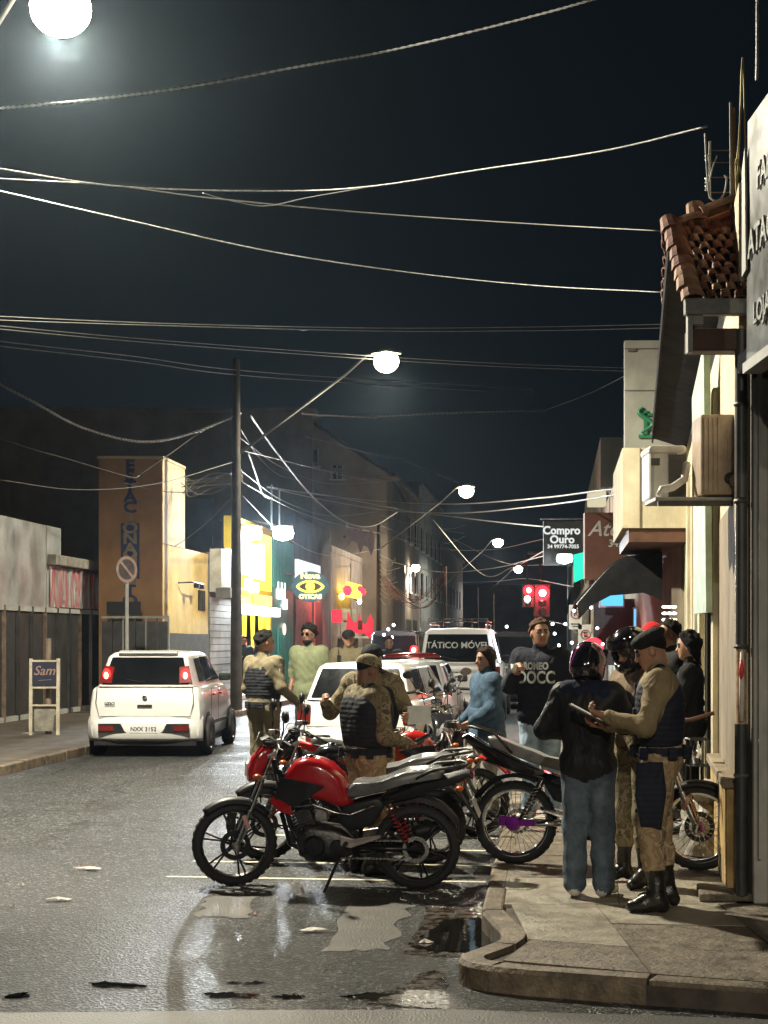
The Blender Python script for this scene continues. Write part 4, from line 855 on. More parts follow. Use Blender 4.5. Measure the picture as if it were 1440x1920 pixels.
# ---------------------------------------------------------------- street lamps
POLE = M('pole_concrete', (.050, .040, .032), .85, var=.3, scale=3, bump=.3, bscale=30, dirt=.5); LMET = M('lamp_arm_metal', (.24, .23, .21), .5, metal=.5, var=.15)
def spotlight(name, loc, power, col, par, size=.35, spread=170, blend=.6, kind='SPOT', aim=(0, 0, -1)):
    ld = bpy.data.lights.new(name, kind); ld.energy = power; ld.color = col
    if kind == 'SPOT': ld.spot_size = R(spread); ld.spot_blend = blend; ld.shadow_soft_size = size/2
    else: ld.shadow_soft_size = size/2
    o = bpy.data.objects.new(name, ld); COL.objects.link(o); o.rotation_euler = Vector(aim).to_track_quat('-Z', 'Y').to_euler(); o.location = Vector(loc)-ORG[par.name]; o.parent = par; return o
def lamp(label, hx, hy, hz, px, py, power, col=(1, .84, .60), bright=60, armz=6.3, pole=True, big=1.0, dark=False):
    t = thing('street_lamp', label, 'street lamp', (px, py, 0), group='street lamps over the road'); D = Vector((hx-px, hy-py, 0)).normalized()
    b = MB()
    if pole: b.tube([(px, py, 0), (px, py, armz+2.2 if dark else armz+1.2)], [.14, .085], 12); b.build('pole', POLE, t, smooth=True, auto=50)
    b = MB(); A = Vector((px, py, armz)); Hd = Vector((hx, hy, hz)); b.tube([A, A.lerp(Hd, .35)+Vector((0, 0, .10)), A.lerp(Hd, .75)+Vector((0, 0, .22)), Hd-D*.35+Vector((0, 0, .12)), Hd-D*.1+Vector((0, 0, .12))], .030, 8); b.build('arm', LMET, t, smooth=True)
    b = MB(); b.ell((0, 0, .09), (.30*big, .15*big, .12*big), 18, 8, z0=-.05); rot = Matrix.Rotation(math.atan2(D.y, D.x), 3, 'Z'); b.v = [tuple(rot @ Vector(v)+Hd+D*.1+Vector((0, 0, .07))) for v in b.v]; b.build('lamp_head', LMET, t, smooth=True)
    b = MB(); b.ell((0, 0, -.02), (.25*big, .23*big, .225*big), 20, 12, z0=-1); b.v = [tuple(rot @ Vector(v)+Hd+D*.1) for v in b.v]; b.build('lamp_glare_globe', E('lens_%g_%g' % (bright, col[2]), col, bright), t, smooth=True)  # lens swollen into a globe; the lamp glare is put into its shape
    spotlight('lamp_light', Hd+D*.1-Vector((0, 0, .27*big)), power, col, t, .34, 172, .35)
    return t
def G3(px, py, d): p = P(px, py, d); return p.x, p.y, p.z
x, y, z = G3(95, 12, 15.6); lamp('nearest street lamp glaring at the top left corner', x, y, z, KL(15.6)-.2, 15.6, 7200, (1, .92, .72), 22, 6.4, big=1.25)
x, y, z = G3(716, 676, 35); lamp('second street lamp on a long arm above the road centre', x, y, z, -3.36, 35, 3000, (1, .92, .72), 22, 5.9, big=1.15, dark=True)
x, y, z = G3(870, 920, 67); lamp('third street lamp above the police van roof', x, y, z, -.22, 67, 2000, (1, .86, .62), 26, 5.6, big=1.3)
x, y, z = G3(931, 1017, 105); lamp('fourth street lamp, smaller, right of the third lamp', x, y, z, 4.2, 105, 1700, (1, .92, .80), 26, 5.4, big=1.4)
x, y, z = G3(778, 1064, 94); lamp('lower street lamp left of the road above the van', x, y, z, 1.0, 96, 1200, (1, .86, .62), 24, 5.2, big=1.1)
x, y, z = G3(970, 1067, 148); lamp('farthest tiny street lamp above the red signal', x, y, z, 9.0, 148, 1500, (.95, .97, 1), 30, 5.4, big=1.6)
# unseen lamps assumed behind the viewer to light the camera-facing sides
lamp('street lamp on the row behind the viewer', -2.2, -13.0, 8.4, -5.2, -13.4, 5200, (1, .89, .71), 8, 6.6)
lamp('street lamp on the far side of the crossing behind the viewer', 6.2, -9.5, 8.6, 9.0, -10.5, 1600, (1, .89, .71), 8, 6.8)  # second fill lamp, added out of view for more front light

# ---------------------------------------------------------------- corner building on the right
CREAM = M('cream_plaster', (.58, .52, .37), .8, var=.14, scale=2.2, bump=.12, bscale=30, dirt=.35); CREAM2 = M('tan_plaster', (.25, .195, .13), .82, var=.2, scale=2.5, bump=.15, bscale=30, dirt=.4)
GREY = M('grey_plaster', (.12, .11, .095), .8, var=.2, scale=2.0, bump=.18, bscale=26, dirt=.5); GREYL = M('light_grey_trim', (.36, .36, .33), .6, var=.15, scale=3)
SHAD = M('dark_interior', (.012, .011, .012), .7, var=.2); BROWNW = M('brown_painted_wood', (.10, .045, .028), .6, var=.3, scale=5, dirt=.4)
TERR = M('terracotta', (.20, .066, .034), .75, var=.35, scale=9, bump=.3, bscale=40, dirt=.5); TERR2 = M('pale_terracotta', (.33, .17, .10), .75, var=.35, scale=9, bump=.3, bscale=40, dirt=.5)
def wseg(b, y0, y1, z0, z1, off=0, th=.3, line=WR):
    b.prism([(line(y0)-off, y0), (line(y1)-off, y1), (line(y1)-off+th, y1), (line(y0)-off+th, y0)], z0, z1)
PIPEF = M('dark_door_frame', (.05, .052, .055), .5, var=.2); cb = thing('corner_building', 'cream house wall with tiled eave, drain pipe and dark doorway on the right', 'building', (WR(9.6), 9.6, .12))
b = MB(); wseg(b, 9.62, 12.3, .12, 4.6); wseg(b, 14.6, 17.0, .12, 4.6, 0); wseg(b, 18.2, 21, .12, 4.6); wseg(b, 12.3, 14.6, 3.0, 4.6); wseg(b, 17.0, 18.2, 3.0, 4.6); wseg(b, 12.3, 14.6, .12, .42); b.build('wall', CREAM, cb)
b = MB(); wseg(b, 12.3, 14.6, .42, 3.0, -.05, .05); wseg(b, 17, 18.2, .12, 3.0, -.05, .05); b.build('door', GLSD, cb)
for y0 in (12.30, 13.4, 14.54): b = MB(); wseg(b, y0, y0+.07, .42, 3.0, -.02, .06); b.build('door_frame', PIPEF, cb, bevel=.006)
for y0, w in ((11.95, .30), (14.65, .35), (15.9, .22), (16.75, .22), (18.25, .4)):
    b = MB(); wseg(b, y0, y0+w, .12, 3.7, .05, .06); b.build('pilaster', CREAM if y0 != 15.9 else GREYL, cb, bevel=.008)
b = MB(); wseg(b, 9.75, 11.9, .125, .80, .07, .08); b.build('plinth', M('stained_yellow_plinth', (.42, .29, .11), .8, var=.3, scale=5, bump=.3, bscale=25, dirt=.7), cb, bevel=.012)
b = MB(); wseg(b, 9.72, 11.93, .80, .86, .10, .12); b.build('plinth_cap', CREAM2, cb, bevel=.01)
b = MB(); wseg(b, 14.65, 21, .125, .55, .045, .05); b.build('plinth', CREAM2, cb, bevel=.01)
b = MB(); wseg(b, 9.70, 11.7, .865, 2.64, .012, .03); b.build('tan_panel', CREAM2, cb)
# step at the foot of the wall
b = MB(); b.prism([(1.95, 9.52), (2.6, 9.52), (2.6, 9.95), (2.02, 9.95)], .12, .17); b.build('step', CONC, cb, bevel=.012)
# down pipe
PIPE = M('grey_drain_pipe', (.075, .075, .07), .45, var=.25, scale=6, dirt=.4); py0 = 9.54; px0 = 2.215
b = MB(); b.tube([(px0, py0, 2.62), (px0, py0, 3.66)], .041, 14); b.build('drain_pipe', PIPE, cb, smooth=True, auto=60)
b = MB(); b.tube([(px0, py0, 1.70), (px0, py0, 2.60)], .037, 14); b.build('drain_pipe', PIPE, cb, smooth=True, auto=60)
b = MB(); b.tube([(px0, py0, .16), (px0, py0, 1.22)], .041, 14); b.build('drain_pipe', M('dark_drain_pipe', (.03, .035, .035), .4, var=.25), cb, smooth=True, auto=60)
b = MB(); b.tube([(px0, py0, 1.20), (px0, py0, 1.72)], .032, 12); sp_ = b.build('drain_pipe', M('stained_pipe', (.30, .20, .12), .7, var=.4, scale=14), cb, smooth=True, auto=60)
b = MB(); b.tube([(px0-.008, py0-.045, 1.24), (px0-.008, py0-.047, 1.45), (px0-.008, py0-.045, 1.68)], [.012, .018, .010], 8); b.build('paint_splash', PAPER, sp_, smooth=True)
b = MB(); b.tube([(px0-.012, py0-.052, 1.48), (px0-.012, py0-.055, 1.55), (px0-.012, py0-.052, 1.62)], [.006, .018, .008], 8); b.build('red_tag', M('red_tape', (.7, .05, .06), .5, var=.1), sp_, smooth=True)
for z in (2.6, 3.2, 1.7, .9): b = MB(); b.lathe([(.044, -.012), (.050, 0), (.044, .012)], (px0, py0, z), 'Z', 16, True); b.build('pipe_clamp', PIPE, cb)
# eave: gutter beam and boards
b = MB(); b.box((2.10, 9.48, 3.79), (.50, .07, .10)); b.build('gutter', M('zinc_gutter', (.20, .20, .19), .5, metal=.3, var=.25, dirt=.4), cb, bevel=.006)
b = MB(); b.box((2.12, 9.60, 3.60), (.46, .16, .14)); b.build('eave_beam', BROWNW, cb, bevel=.01)
b = MB(); b.box((1.885, 9.50, 3.66), (.03, .06, .30)); b.box((1.93, 9.495, 3.71), (.07, .05, .05)); b.build('beam_end', GREYL, cb)
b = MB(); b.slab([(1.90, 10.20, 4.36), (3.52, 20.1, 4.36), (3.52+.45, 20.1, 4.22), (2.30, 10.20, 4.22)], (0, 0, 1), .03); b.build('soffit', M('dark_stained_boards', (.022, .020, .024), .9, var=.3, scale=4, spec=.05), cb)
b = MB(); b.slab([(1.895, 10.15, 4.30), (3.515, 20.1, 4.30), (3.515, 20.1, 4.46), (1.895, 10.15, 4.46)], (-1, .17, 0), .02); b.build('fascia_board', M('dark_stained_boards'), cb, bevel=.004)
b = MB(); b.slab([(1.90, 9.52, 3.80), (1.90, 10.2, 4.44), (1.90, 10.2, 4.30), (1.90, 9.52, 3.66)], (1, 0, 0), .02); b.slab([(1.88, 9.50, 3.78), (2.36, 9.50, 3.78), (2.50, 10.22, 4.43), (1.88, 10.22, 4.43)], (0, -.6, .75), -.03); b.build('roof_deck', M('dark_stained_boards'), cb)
# barrel tiles
def tile_mesh(r0, r1, L, t=.012, seg=7):
    b = MB(); vs = []
    for (r, y) in ((r0, 0), (r1, L)):
        for rr in (r, r-t):
            for k in range(seg): a = math.pi*k/(seg-1); vs.append((rr*math.cos(a), y, rr*math.sin(a)*.8))
    A, B_, C_, D_ = 0, seg, 2*seg, 3*seg; fs = []
    for k in range(seg-1): fs += [(A+k, A+k+1, C_+k+1, C_+k), (B_+k+1, B_+k, D_+k, D_+k+1), (A+k+1, A+k, B_+k, B_+k+1), (C_+k, C_+k+1, D_+k+1, D_+k)]
    me = bpy.data.meshes.new('roof_tile'); me.from_pydata([tuple(v) for v in vs], [], fs); me.update()
    for p in me.polygons: p.use_smooth = False
    return me
def place_tile(me, par, loc, rot, mat, sc=1):
    m2 = me
    o = bpy.data.objects.new('roof_tile', m2); COL.objects.link(o); o.parent = par; o.location = Vector(loc)-ORG[par.name]; o.rotation_euler = rot; o.scale = (sc, 1, 1); return o
TM = [tile_mesh(.036, .026, .085) for _ in range(2)]; TM[0].materials.append(TERR); TM[1].materials.append(TERR2)
TV = [tile_mesh(.080, .062, .17) for _ in range(2)]; TV[0].materials.append(TERR); TV[1].materials.append(TERR2)
pit = math.atan2(4.44-3.80, 10.2-9.52)
for r_ in range(11):
    for c_ in range(5):
        u = r_/11; y = 9.47+.73*u; z = 3.82+.66*u; x = 1.985+c_*.085+(.0 if r_ % 2 else .040)+random.uniform(-.006, .006)
        if x > 2.20+.165*(y-9.5)+.20: continue
        place_tile(TM[random.random() < .35], cb, (x, y, z+.02), (pit+random.uniform(-.10, .14), random.uniform(-.06, .06), random.uniform(-.12, .12)), TERR)
for r_ in range(8):
    u = r_/8; place_tile(TV[random.random() < .5], cb, (1.90+random.uniform(-.008, .008), 9.46+.74*u, 3.82+.68*u), (pit+random.uniform(-.02, .10), 0, random.uniform(-.05, .05)), TERR)
place_tile(TV[1], cb, (2.09, 10.22, 4.50), (R(60), 0, .1), TERR)
# tile courses along the street-side eave
TE = [tile_mesh(.075, .064, .30) for _ in range(2)]; TE[0].materials.append(TERR); TE[1].materials.append(TERR2)
n = 62
for i in range(n):
    y = 10.22+i*.160; x = .18*y+.035+random.uniform(-.014, .014)
    for c_ in range(2): place_tile(TE[random.random() < .4], cb, (x+c_*.24, y, 4.47+c_*.10+random.uniform(-.012, .012)), (R(20), random.uniform(-.05, .05), R(-90)+random.uniform(-.06, .06)), TERR)
b = MB(); b.slab([(.18*10.2+.5, 10.2, 4.70), (.18*20.1+.5, 20.1, 4.70), (.18*20.1+2.5, 20.1, 5.5), (.18*10.2+2.5, 10.2, 5.5)], (0, 0, 1), .05); b.build('roof_slope', TERR, cb)
# grey corner block with pilaster
gb = thing('grey_corner_block', 'grey plastered corner building at the right picture edge', 'building', (3.2, 9.9, .12))
b = MB(); b.prism([(2.275, 9.50), (6.5, 9.50), (6.5, 12.5), (3.0, 12.5), (2.45, 10.0), (2.275, 9.72)], .12, 4.35); b.build('wall', GREY, gb)
b = MB(); b.prism([(2.268, 9.44), (2.36, 9.44), (2.36, 9.499), (2.268, 9.499)], .12, 3.35); b.build('pilaster', GREYL, gb, bevel=.012)
b = MB(); b.prism([(2.37, 9.46), (3.2, 9.46), (3.2, 9.56), (2.37, 9.56)], .12, .34); b.build('plinth', GREY, gb, bevel=.01)
b = MB(); b.prism([(2.18, 7.4), (6.0, 7.4), (6.0, 9.5), (2.18, 9.5)], 3.38, 3.50); b.build('canopy_slab', GREY, gb, bevel=.01)
b = MB(); b.box((2.30, 9.42, 1.9), (.02, .04, 3.0)); b.build('corner_bead', GREYL, gb)
# sign board along the canopy edge
sg_ = thing('shop_sign_board', 'tall grey shop sign board with ragged white lettering on the canopy edge', 'sign', (2.12, 8.4, 3.35)); SGM = M('sign_grey_panel', (.075, .085, .088), .35, var=.12, scale=3, rvar=.1)
b = MB(); b.slab([(2.13, 6.6, 3.36), (2.13, 9.05, 3.34), (2.13, 9.02, 4.78), (2.13, 6.6, 4.78)], (1, 0, 0), .08); b.build('panel', SGM, sg_, bevel=.006)
b = MB(); b.slab([(2.115, 6.6, 3.31), (2.115, 9.08, 3.31), (2.115, 9.08, 3.37), (2.115, 6.6, 3.37)], (1, 0, 0), .11); b.build('frame', GREYL, sg_)
b = MB(); b.slab([(2.12, 8.97, 3.9), (2.12, 9.07, 3.88), (2.12, 9.07, 4.50), (2.12, 9.0, 4.62)], (-1, 0, 0), .012); b.build('frame', GREYL, sg_)
WHT = M('sign_white', (.72, .74, .72), .5, var=.1)
WRN = worn('flaking_letter_white', (.30, .31, .29), .36, .62, 26, (.08, .085, .085))
for body, yy, zz, sz in (('FARMA', 8.42, 4.36, .20), ('ATACADO', 8.40, 4.02, .22), ('LOJA 34', 8.52, 3.60, .17)):
    text(body, sz, WRN, sg_, (2.118, yy, zz), (0, -1, .0), (0, 0, 1), .006, bold=.004)
# air conditioners on a shelf
sh = thing('steel_shelf', 'narrow steel shelf under the two air conditioners', 'shelf', (2.1, 10.3, 2.66)); b = MB(); b.box((2.10, 10.3, 2.665), (.64, .42, .025)); b.build('shelf_board', M('painted_steel', (.40, .38, .34), .5, var=.2, dirt=.5), sh, bevel=.005)
b = MB(); b.box((2.10, 10.12, 2.635), (.6, .03, .03)); b.build('bracket', PIPE, sh)
ac = thing('air_conditioner', 'brown boxy air conditioner unit standing next to the drain pipe', 'air conditioner', (2.22, 10.2, 2.68), group='air conditioners on the shelf'); ACB = M('aged_beige_metal', (.40, .31, .235), .55, var=.2, scale=5, dirt=.5)
b = MB(); b.box((2.215, 10.24, 2.955), (.275, .30, .53)); b.build('case', ACB, ac, bevel=.012)
for i in range(4): b = MB(); b.box((2.10+.03*i, 10.085, 2.955), (.006, .008, .48)); b.build('rib', ACB, ac)
b = MB(); b.box((2.30, 10.086, 3.02), (.10, .008, .20)); b.build('service_panel', ACB, ac, bevel=.003)
b = MB(); b.tube([(2.27, 10.06, 2.77), (2.31, 10.03, 2.79), (2.36, 9.98, 2.86), (2.34, 9.9, 3.0)], [.035, .045, .04, .03], 10); b.build('pipe_elbow', ACB, ac, smooth=True)
b = MB(); b.lathe([(.001, 0), (.035, 0), (.04, .02)], (2.27, 10.07, 2.80), 'Y', 14); b.build('valve', BLK, ac)
ac2 = thing('air_conditioner', 'white rounded air conditioner unit hanging at the shelf outer end', 'air conditioner', (1.93, 10.7, 2.68), group='air conditioners on the shelf'); ACW = M('white_enamel', (.66, .65, .60), .4, var=.08, dirt=.25)
b = MB(); b.box((1.92, 10.72, 2.87), (.20, .34, .36)); b.build('case', ACW, ac2, bevel=.03)
b = MB(); b.box((1.94, 10.70, 3.045), (.26, .38, .05)); b.build('top_cover', ACW, ac2, bevel=.022)
b = MB(); b.box((2.01, 10.545, 2.86), (.12, .01, .30)); b.build('grille', PIPE, ac2)
for i in range(7): b = MB(); b.box((2.01, 10.538, 2.73+.04*i), (.115, .006, .012)); b.build('grille_slat', PIPE, ac2)
b = MB(); b.tube([(2.05, 10.42, 2.93), (2.02, 10.35, 2.82), (1.93, 10.30, 2.76), (1.86, 10.28, 2.745), (1.84, 10.27, 2.70)], [.028, .026, .026, .030, .030], 10); b.build('insulated_hose', ACW, ac2, smooth=True)
b = MB(); b.box((1.86, 10.548, 2.96), (.06, .006, .05)); b.build('sticker', PIPE, ac2)
# green banner blade and pale blade behind
GRB = M('pale_green_banner', (.34, .44, .34), .6, var=.15); bl = thing('blade_sign', 'narrow pale green banner seen edge-on above the air conditioners', 'sign', (2.1, 12.0, 2.2))
b = MB(); b.slab([(2.48, 11.85, 1.95), (2.52, 12.5, 1.95), (2.50, 12.5, 3.7), (2.46, 11.85, 4.02)], (1, 0, 0), .05); b.build('banner', GRB, bl); b = MB(); b.box((2.58, 12.1, 3.4), (.2, .02, .02)); b.build('bracket', PIPE, bl)
# roof-mounted service bracket
ub = thing('service_bracket', 'steel service pole with insulator rack above the tiled roof', 'bracket', (2.32, 10.25, 4.4)); DKST = M('rusty_steel', (.16, .11, .07), .7, metal=.3, var=.3)
b = MB(); b.tube([(2.33, 10.25, 4.3), (2.32, 10.25, 5.28)], .020, 8); b.build('pole', DKST, ub); b = MB(); b.tube([(2.30, 10.2, 4.6), (2.295, 10.2, 5.30)], .007, 6); b.build('rod', M('galvanised', (.5, .48, .42), .5, var=.1), ub)
for z in (4.72, 4.82, 4.92, 5.0): b = MB(); b.tube([(2.32, 10.25, z), (2.16, 10.25, z)], .004, 5); b.build('rung', DKST, ub)
b = MB(); b.tube([(2.17, 10.25, 4.68), (2.17, 10.25, 5.06)], .008, 6); b.build('rack_bar', M('galvanised'), ub)
for z in (4.75, 4.80, 4.95): b = MB(); b.lathe([(.001, -.02), (.016, -.018), (.010, 0), (.018, .012), (.001, .02)], (2.15, 10.24, z), 'Z', 10); b.build('insulator', WHT, ub, smooth=True)
YEL = M('yellow_cable', (.55, .45, .14), .5, var=.1); WCAB = M('white_cable', (.6, .6, .55), .5, var=.05); WIRE = M('aged_cable', (.22, .21, .19), .45, var=.15, spec=.6); WIREB = M('bundled_cable', (.40, .39, .37), .42, var=.3, scale=30, bump=.6, bscale=60)
def curve(pts, n=10):
    p = [Vector(q) for q in pts]; p = [p[0]*2-p[1]]+p+[p[-1]*2-p[-2]]; out = []
    for i in range(1, len(p)-2):
        for k in range(n):
            t = k/n; out.append(.5*((2*p[i])+(-p[i-1]+p[i+1])*t+(2*p[i-1]-5*p[i]+4*p[i+1]-p[i+2])*t*t+(-p[i-1]+3*p[i]-3*p[i+1]+p[i+2])*t**3))
    return out+[p[-2]]
def cable(label, pts, r, mat=None, grp='cables over the street', tw=0, name='cable', seg=6):
    c = curve([P(*q) if not isinstance(q, Vector) else q for q in pts], 14)
    b = MB()
    if tw:
        for s in (0, math.pi):
            b.tube([p+Vector((0, math.cos(i*1.1+s)*r*.8, math.sin(i*1.1+s)*r*.8)) for i, p in enumerate(curve(pts if isinstance(pts[0], Vector) else [P(*q) for q in pts], 40))], r*.75, 5)
    else: b.tube(c, r, seg)
    return tag(b.build(name, mat or WIRE, None, smooth=True), label, 'cable', grp)
D0 = 10.2
cable('yellow cable looped tall against the sign board edge', [(1376, 420, D0), (1385, 300, D0), (1392, 110, D0), (1396, 210, D0), (1396, 340, D0), (1380, 300, D0), (1384, 430, D0)], .006, YEL)
cable('second thin yellow cable hanging below the loop', [(1390, 130, D0+.1), (1386, 250, D0+.1), (1378, 350, D0+.1), (1388, 440, D0+.1), (1392, 330, D0+.1)], .005, YEL)
cable('white hooked cable dangling under the insulator rack', [(1322, 250, D0), (1326, 330, D0), (1331, 368, D0), (1345, 376, D0), (1358, 362, D0), (1362, 335, D0), (1358, 328, D0)], .006, WCAB)
cable('short white cable joining the insulator to the hook', [(1344, 292, D0), (1335, 318, D0), (1329, 350, D0)], .005, WCAB)
cable('glinting twisted cable along the top of the sign board', [(1420, -40, 9.0), (1420, 40, 9.0), (1420, 100, 9.05), (1419, 148, 9.05)], .012, WIREB, tw=1)
# ---------------------------------------------------------------- wires across the street
cable('glinting twisted cable sloping up across the top of the sky', [(-60, 209, 11), (0, 203, 12), (170, 187, 12.8), (340, 165, 13.5), (560, 125, 14), (720, 97, 14), (930, 48, 13), (1110, 0, 12), (1200, -30, 12)], .0075, WIREB, tw=1)
cable('wire dipping then rising to the bracket over the tiled roof', [(-60, 304, 13), (0, 316, 13.3), (230, 350, 14), (520, 358, 14.5), (690, 350, 14), (900, 318, 13), (1130, 283, 11.5), (1325, 237, 10.25)], .006, WIREB)
cable('wire parallel below the dipping one, ending at the roof', [(-60, 328, 13.5), (0, 335, 13.8), (200, 347, 14.3), (400, 372, 15), (700, 400, 15.5), (1000, 420, 15), (1238, 433, 14)], .0055)
cable('short slack loop of wire under the dipping wire', [(380, 362, 14.6), (440, 378, 14.6), (500, 386, 14.6), (580, 370, 14.5), (690, 351, 14.2)], .0035)
cable('long wire falling steadily from upper left to the roof', [(-60, 343, 14), (0, 358, 14.4), (250, 415, 15), (500, 470, 16), (760, 510, 17), (1000, 535, 17), (1240, 548, 16)], .0055, WIREB)
for k, (dy, lb) in enumerate(((0, 'upper one of the level wire pair at mid sky'), (7, 'lower one of the level wire pair at mid sky'))):
    cable(lb, [(-60, 588+dy, 20), (0, 593+dy, 20.5), (300, 606+dy*.6, 22), (700, 615+dy*.8, 24), (1000, 613+dy, 24), (1240, 608+dy, 22)], .0055)
for k, (dy, lb) in enumerate(((0, 'upper wire of the pair passing behind the second lamp'), (6, 'lower wire of the pair passing behind the second lamp'))):
    cable(lb, [(-60, 604+dy, 21), (0, 611+dy, 21.5), (300, 638+dy, 25), (690, 667+dy, 35), (950, 682+dy, 36), (1240, 692+dy, 34)], .007)
for k, (dy, lb) in enumerate(((0, 'upper thin wire sagging to the utility pole top'), (9, 'lower thin wire sagging to the utility pole top'))):
    cable(lb, [(-60, 630+dy, 26), (0, 640+dy, 27), (250, 668+dy, 31), (445, 694+dy, 35), (700, 712+dy, 50), (1000, 730+dy, 60)], .009)
cable('thick bundled cable sagging left of the utility pole', [(-40, 700, 33), (60, 752, 33), (150, 800, 34), (260, 828, 34.5), (350, 815, 34.8), (452, 775, 35)], .024, WIREB, tw=1)
cable('cable running from the left edge down to the parking tower', [(-40, 812, 34), (60, 842, 34), (130, 862, 34.2), (240, 894, 34.4), (262, 892, 34.5)], .018)
cable('cable rising from the parking tower to the utility pole', [(262, 890, 34.5), (320, 850, 34.7), (380, 808, 35), (440, 782, 35)], .014)
cable('cable plunging from the utility pole over the shops', [(470, 780, 35), (520, 850, 40), (590, 935, 48), (650, 980, 56), (700, 986, 62), (745, 960, 67)], .022, WIREB)
cable('lit cable strand left of the second lamp level', [(565, 775, 40), (620, 779, 45), (700, 781, 50), (800, 776, 55), (920, 772, 58), (1020, 770, 60)], .020, WIREB, tw=1)
cable('thin wire climbing behind the pharmacy panel', [(1020, 770, 60), (1100, 740, 50), (1180, 700, 32), (1232, 668, 22)], .008)
cable('cable dropping beside the white bright shop lights', [(466, 850, 36), (480, 890, 38), (492, 925, 42), (505, 935, 44)], .020, WIREB)
for i, (pts, lb) in enumerate((([(500, 912, 44), (600, 928, 52), (730, 941, 66), (850, 945, 50), (1000, 935, 36), (1110, 922, 28), (1170, 914, 24)], 'upper sagging wire crossing below the third lamp'),
        ([(500, 913, 44), (600, 936, 52), (720, 956, 66), (850, 962, 50), (1000, 950, 36), (1170, 926, 25)], 'lower sagging wire crossing below the third lamp'),
        ([(500, 914, 44), (620, 930, 54), (760, 957, 66), (900, 975, 45), (1020, 988, 35)], 'wire ending at the gold buyer sign top corner'),
        ([(812, 975, 70), (900, 1074, 60), (960, 1064, 50), (1022, 1032, 36)], 'lower slack wire hanging left of the gold buyer sign'),
        ([(720, 1050, 67), (820, 1072, 60), (920, 1066, 50), (1022, 1042, 36)], 'slack wire from the third pole to the gold buyer sign'))):
    cable(lb, pts, .016 if i < 3 else .014, WIREB)
cable('wire along the apartment gable', [(570, 818, 60), (640, 836, 64), (692, 850, 68), (760, 866, 74), (860, 905, 80)], .022)
for i in range(9):       # tangled coil bundles on the poles
    cx_, cy_ = 415+random.uniform(-25, 18), 905+random.uniform(-20, 22)
    cable('one strand of the service cable tangle hanging left of the second lamp pole', [(455, 880+i*3, 35), (cx_+15, cy_-8, 35), (cx_-35, cy_+random.uniform(-6, 14), 35.3), (345+random.uniform(-8, 8), 925-i*4, 35.6)], .010, WIRE, 'tangled cables on the second lamp pole')
for i in range(9):
    a = random.uniform(-14, 14)
    cable('reddish sagging strand of the tangle right of the third pole', [(716, 1075+i*3, 67), (750+a, 1108+i*3.2+random.uniform(-6, 6), 66), (790+a, 1120+i*2.2+random.uniform(-8, 8), 66), (838, 1062+i*4, 66)], .013, M('reddish_cable', (.16, .065, .06), .6, var=.2), 'tangled cables on the third lamp pole')
for i in range(10):
    cable('loose cable strand hanging on the third pole side', [(712, 1040+i*9, 66.8), (728+random.uniform(-8, 10), 1052+i*9, 66.8), (740+random.uniform(-10, 14), 1046+i*9, 66.8)], .014, WIREB, 'loose strands on the third pole')

for i, (pts, lb) in enumerate((([(455, 905, 35), (560, 960, 48), (640, 985, 58), (712, 1000, 67)], 'thin dark service wire above the yellow shop'), ([(455, 930, 35), (540, 1010, 46), (620, 1042, 56), (712, 1030, 67)], 'thin dark service wire above the eye sign'),
        ([(712, 965, 67), (780, 985, 80), (840, 992, 92), (872, 985, 105)], 'thin wire between the third and fourth poles, upper'), ([(712, 985, 67), (780, 1010, 80), (840, 1018, 92), (872, 1005, 105)], 'thin wire between the third and fourth poles, lower'),
        ([(455, 845, 35), (640, 890, 50), (712, 905, 67)], 'faint wire from the second pole toward the apartment block'), ([(850, 1010, 90), (930, 1050, 70), (1000, 1060, 50), (1075, 1040, 36)], 'faint wire crossing above the red signal'), ([(860, 1092, 90), (930, 1090, 70), (985, 1085, 50), (1075, 1100, 36)], 'faint wire crossing at the height of the red signal'))):
    cable(lb, pts, .011, WIRE)

rw = random.Random(5)
for i, (x1, y1, d1, x2, y2, d2, sag, lb) in enumerate(((442, 905, 35, 230, 905, 34.6, 16, 'thin dark cable from the second pole to the blue-lettered tower top'), (442, 925, 35, 300, 1040, 36, 10, 'thin dark cable dropping from the second pole to the yellow wall'), (448, 800, 35, 560, 900, 60, 24, 'thin cable fanning right from the second pole top'),
        (448, 820, 35, 700, 905, 67, 30, 'long thin cable from the second pole to the third pole, upper'), (448, 880, 35, 706, 960, 67, 34, 'long thin cable from the second pole to the third pole, lower'), (712, 930, 67, 870, 1000, 105, 14, 'thin cable leaving the third pole toward the fourth lamp'), (712, 1000, 67, 1022, 1010, 40, 24, 'thin cable from the third pole toward the gold buyer sign'), (442, 865, 35, 0, 900, 30, 30, 'thin dark cable from the second pole toward the left edge'))):
    cable(lb, [(x1, y1, d1), ((x1*2+x2)/3, (y1*2+y2)/3+sag, (d1*2+d2)/3), ((x1+x2*2)/3, (y1+y2*2)/3+sag, (d1+d2*2)/3), (x2, y2, d2)], .008, WIRE)
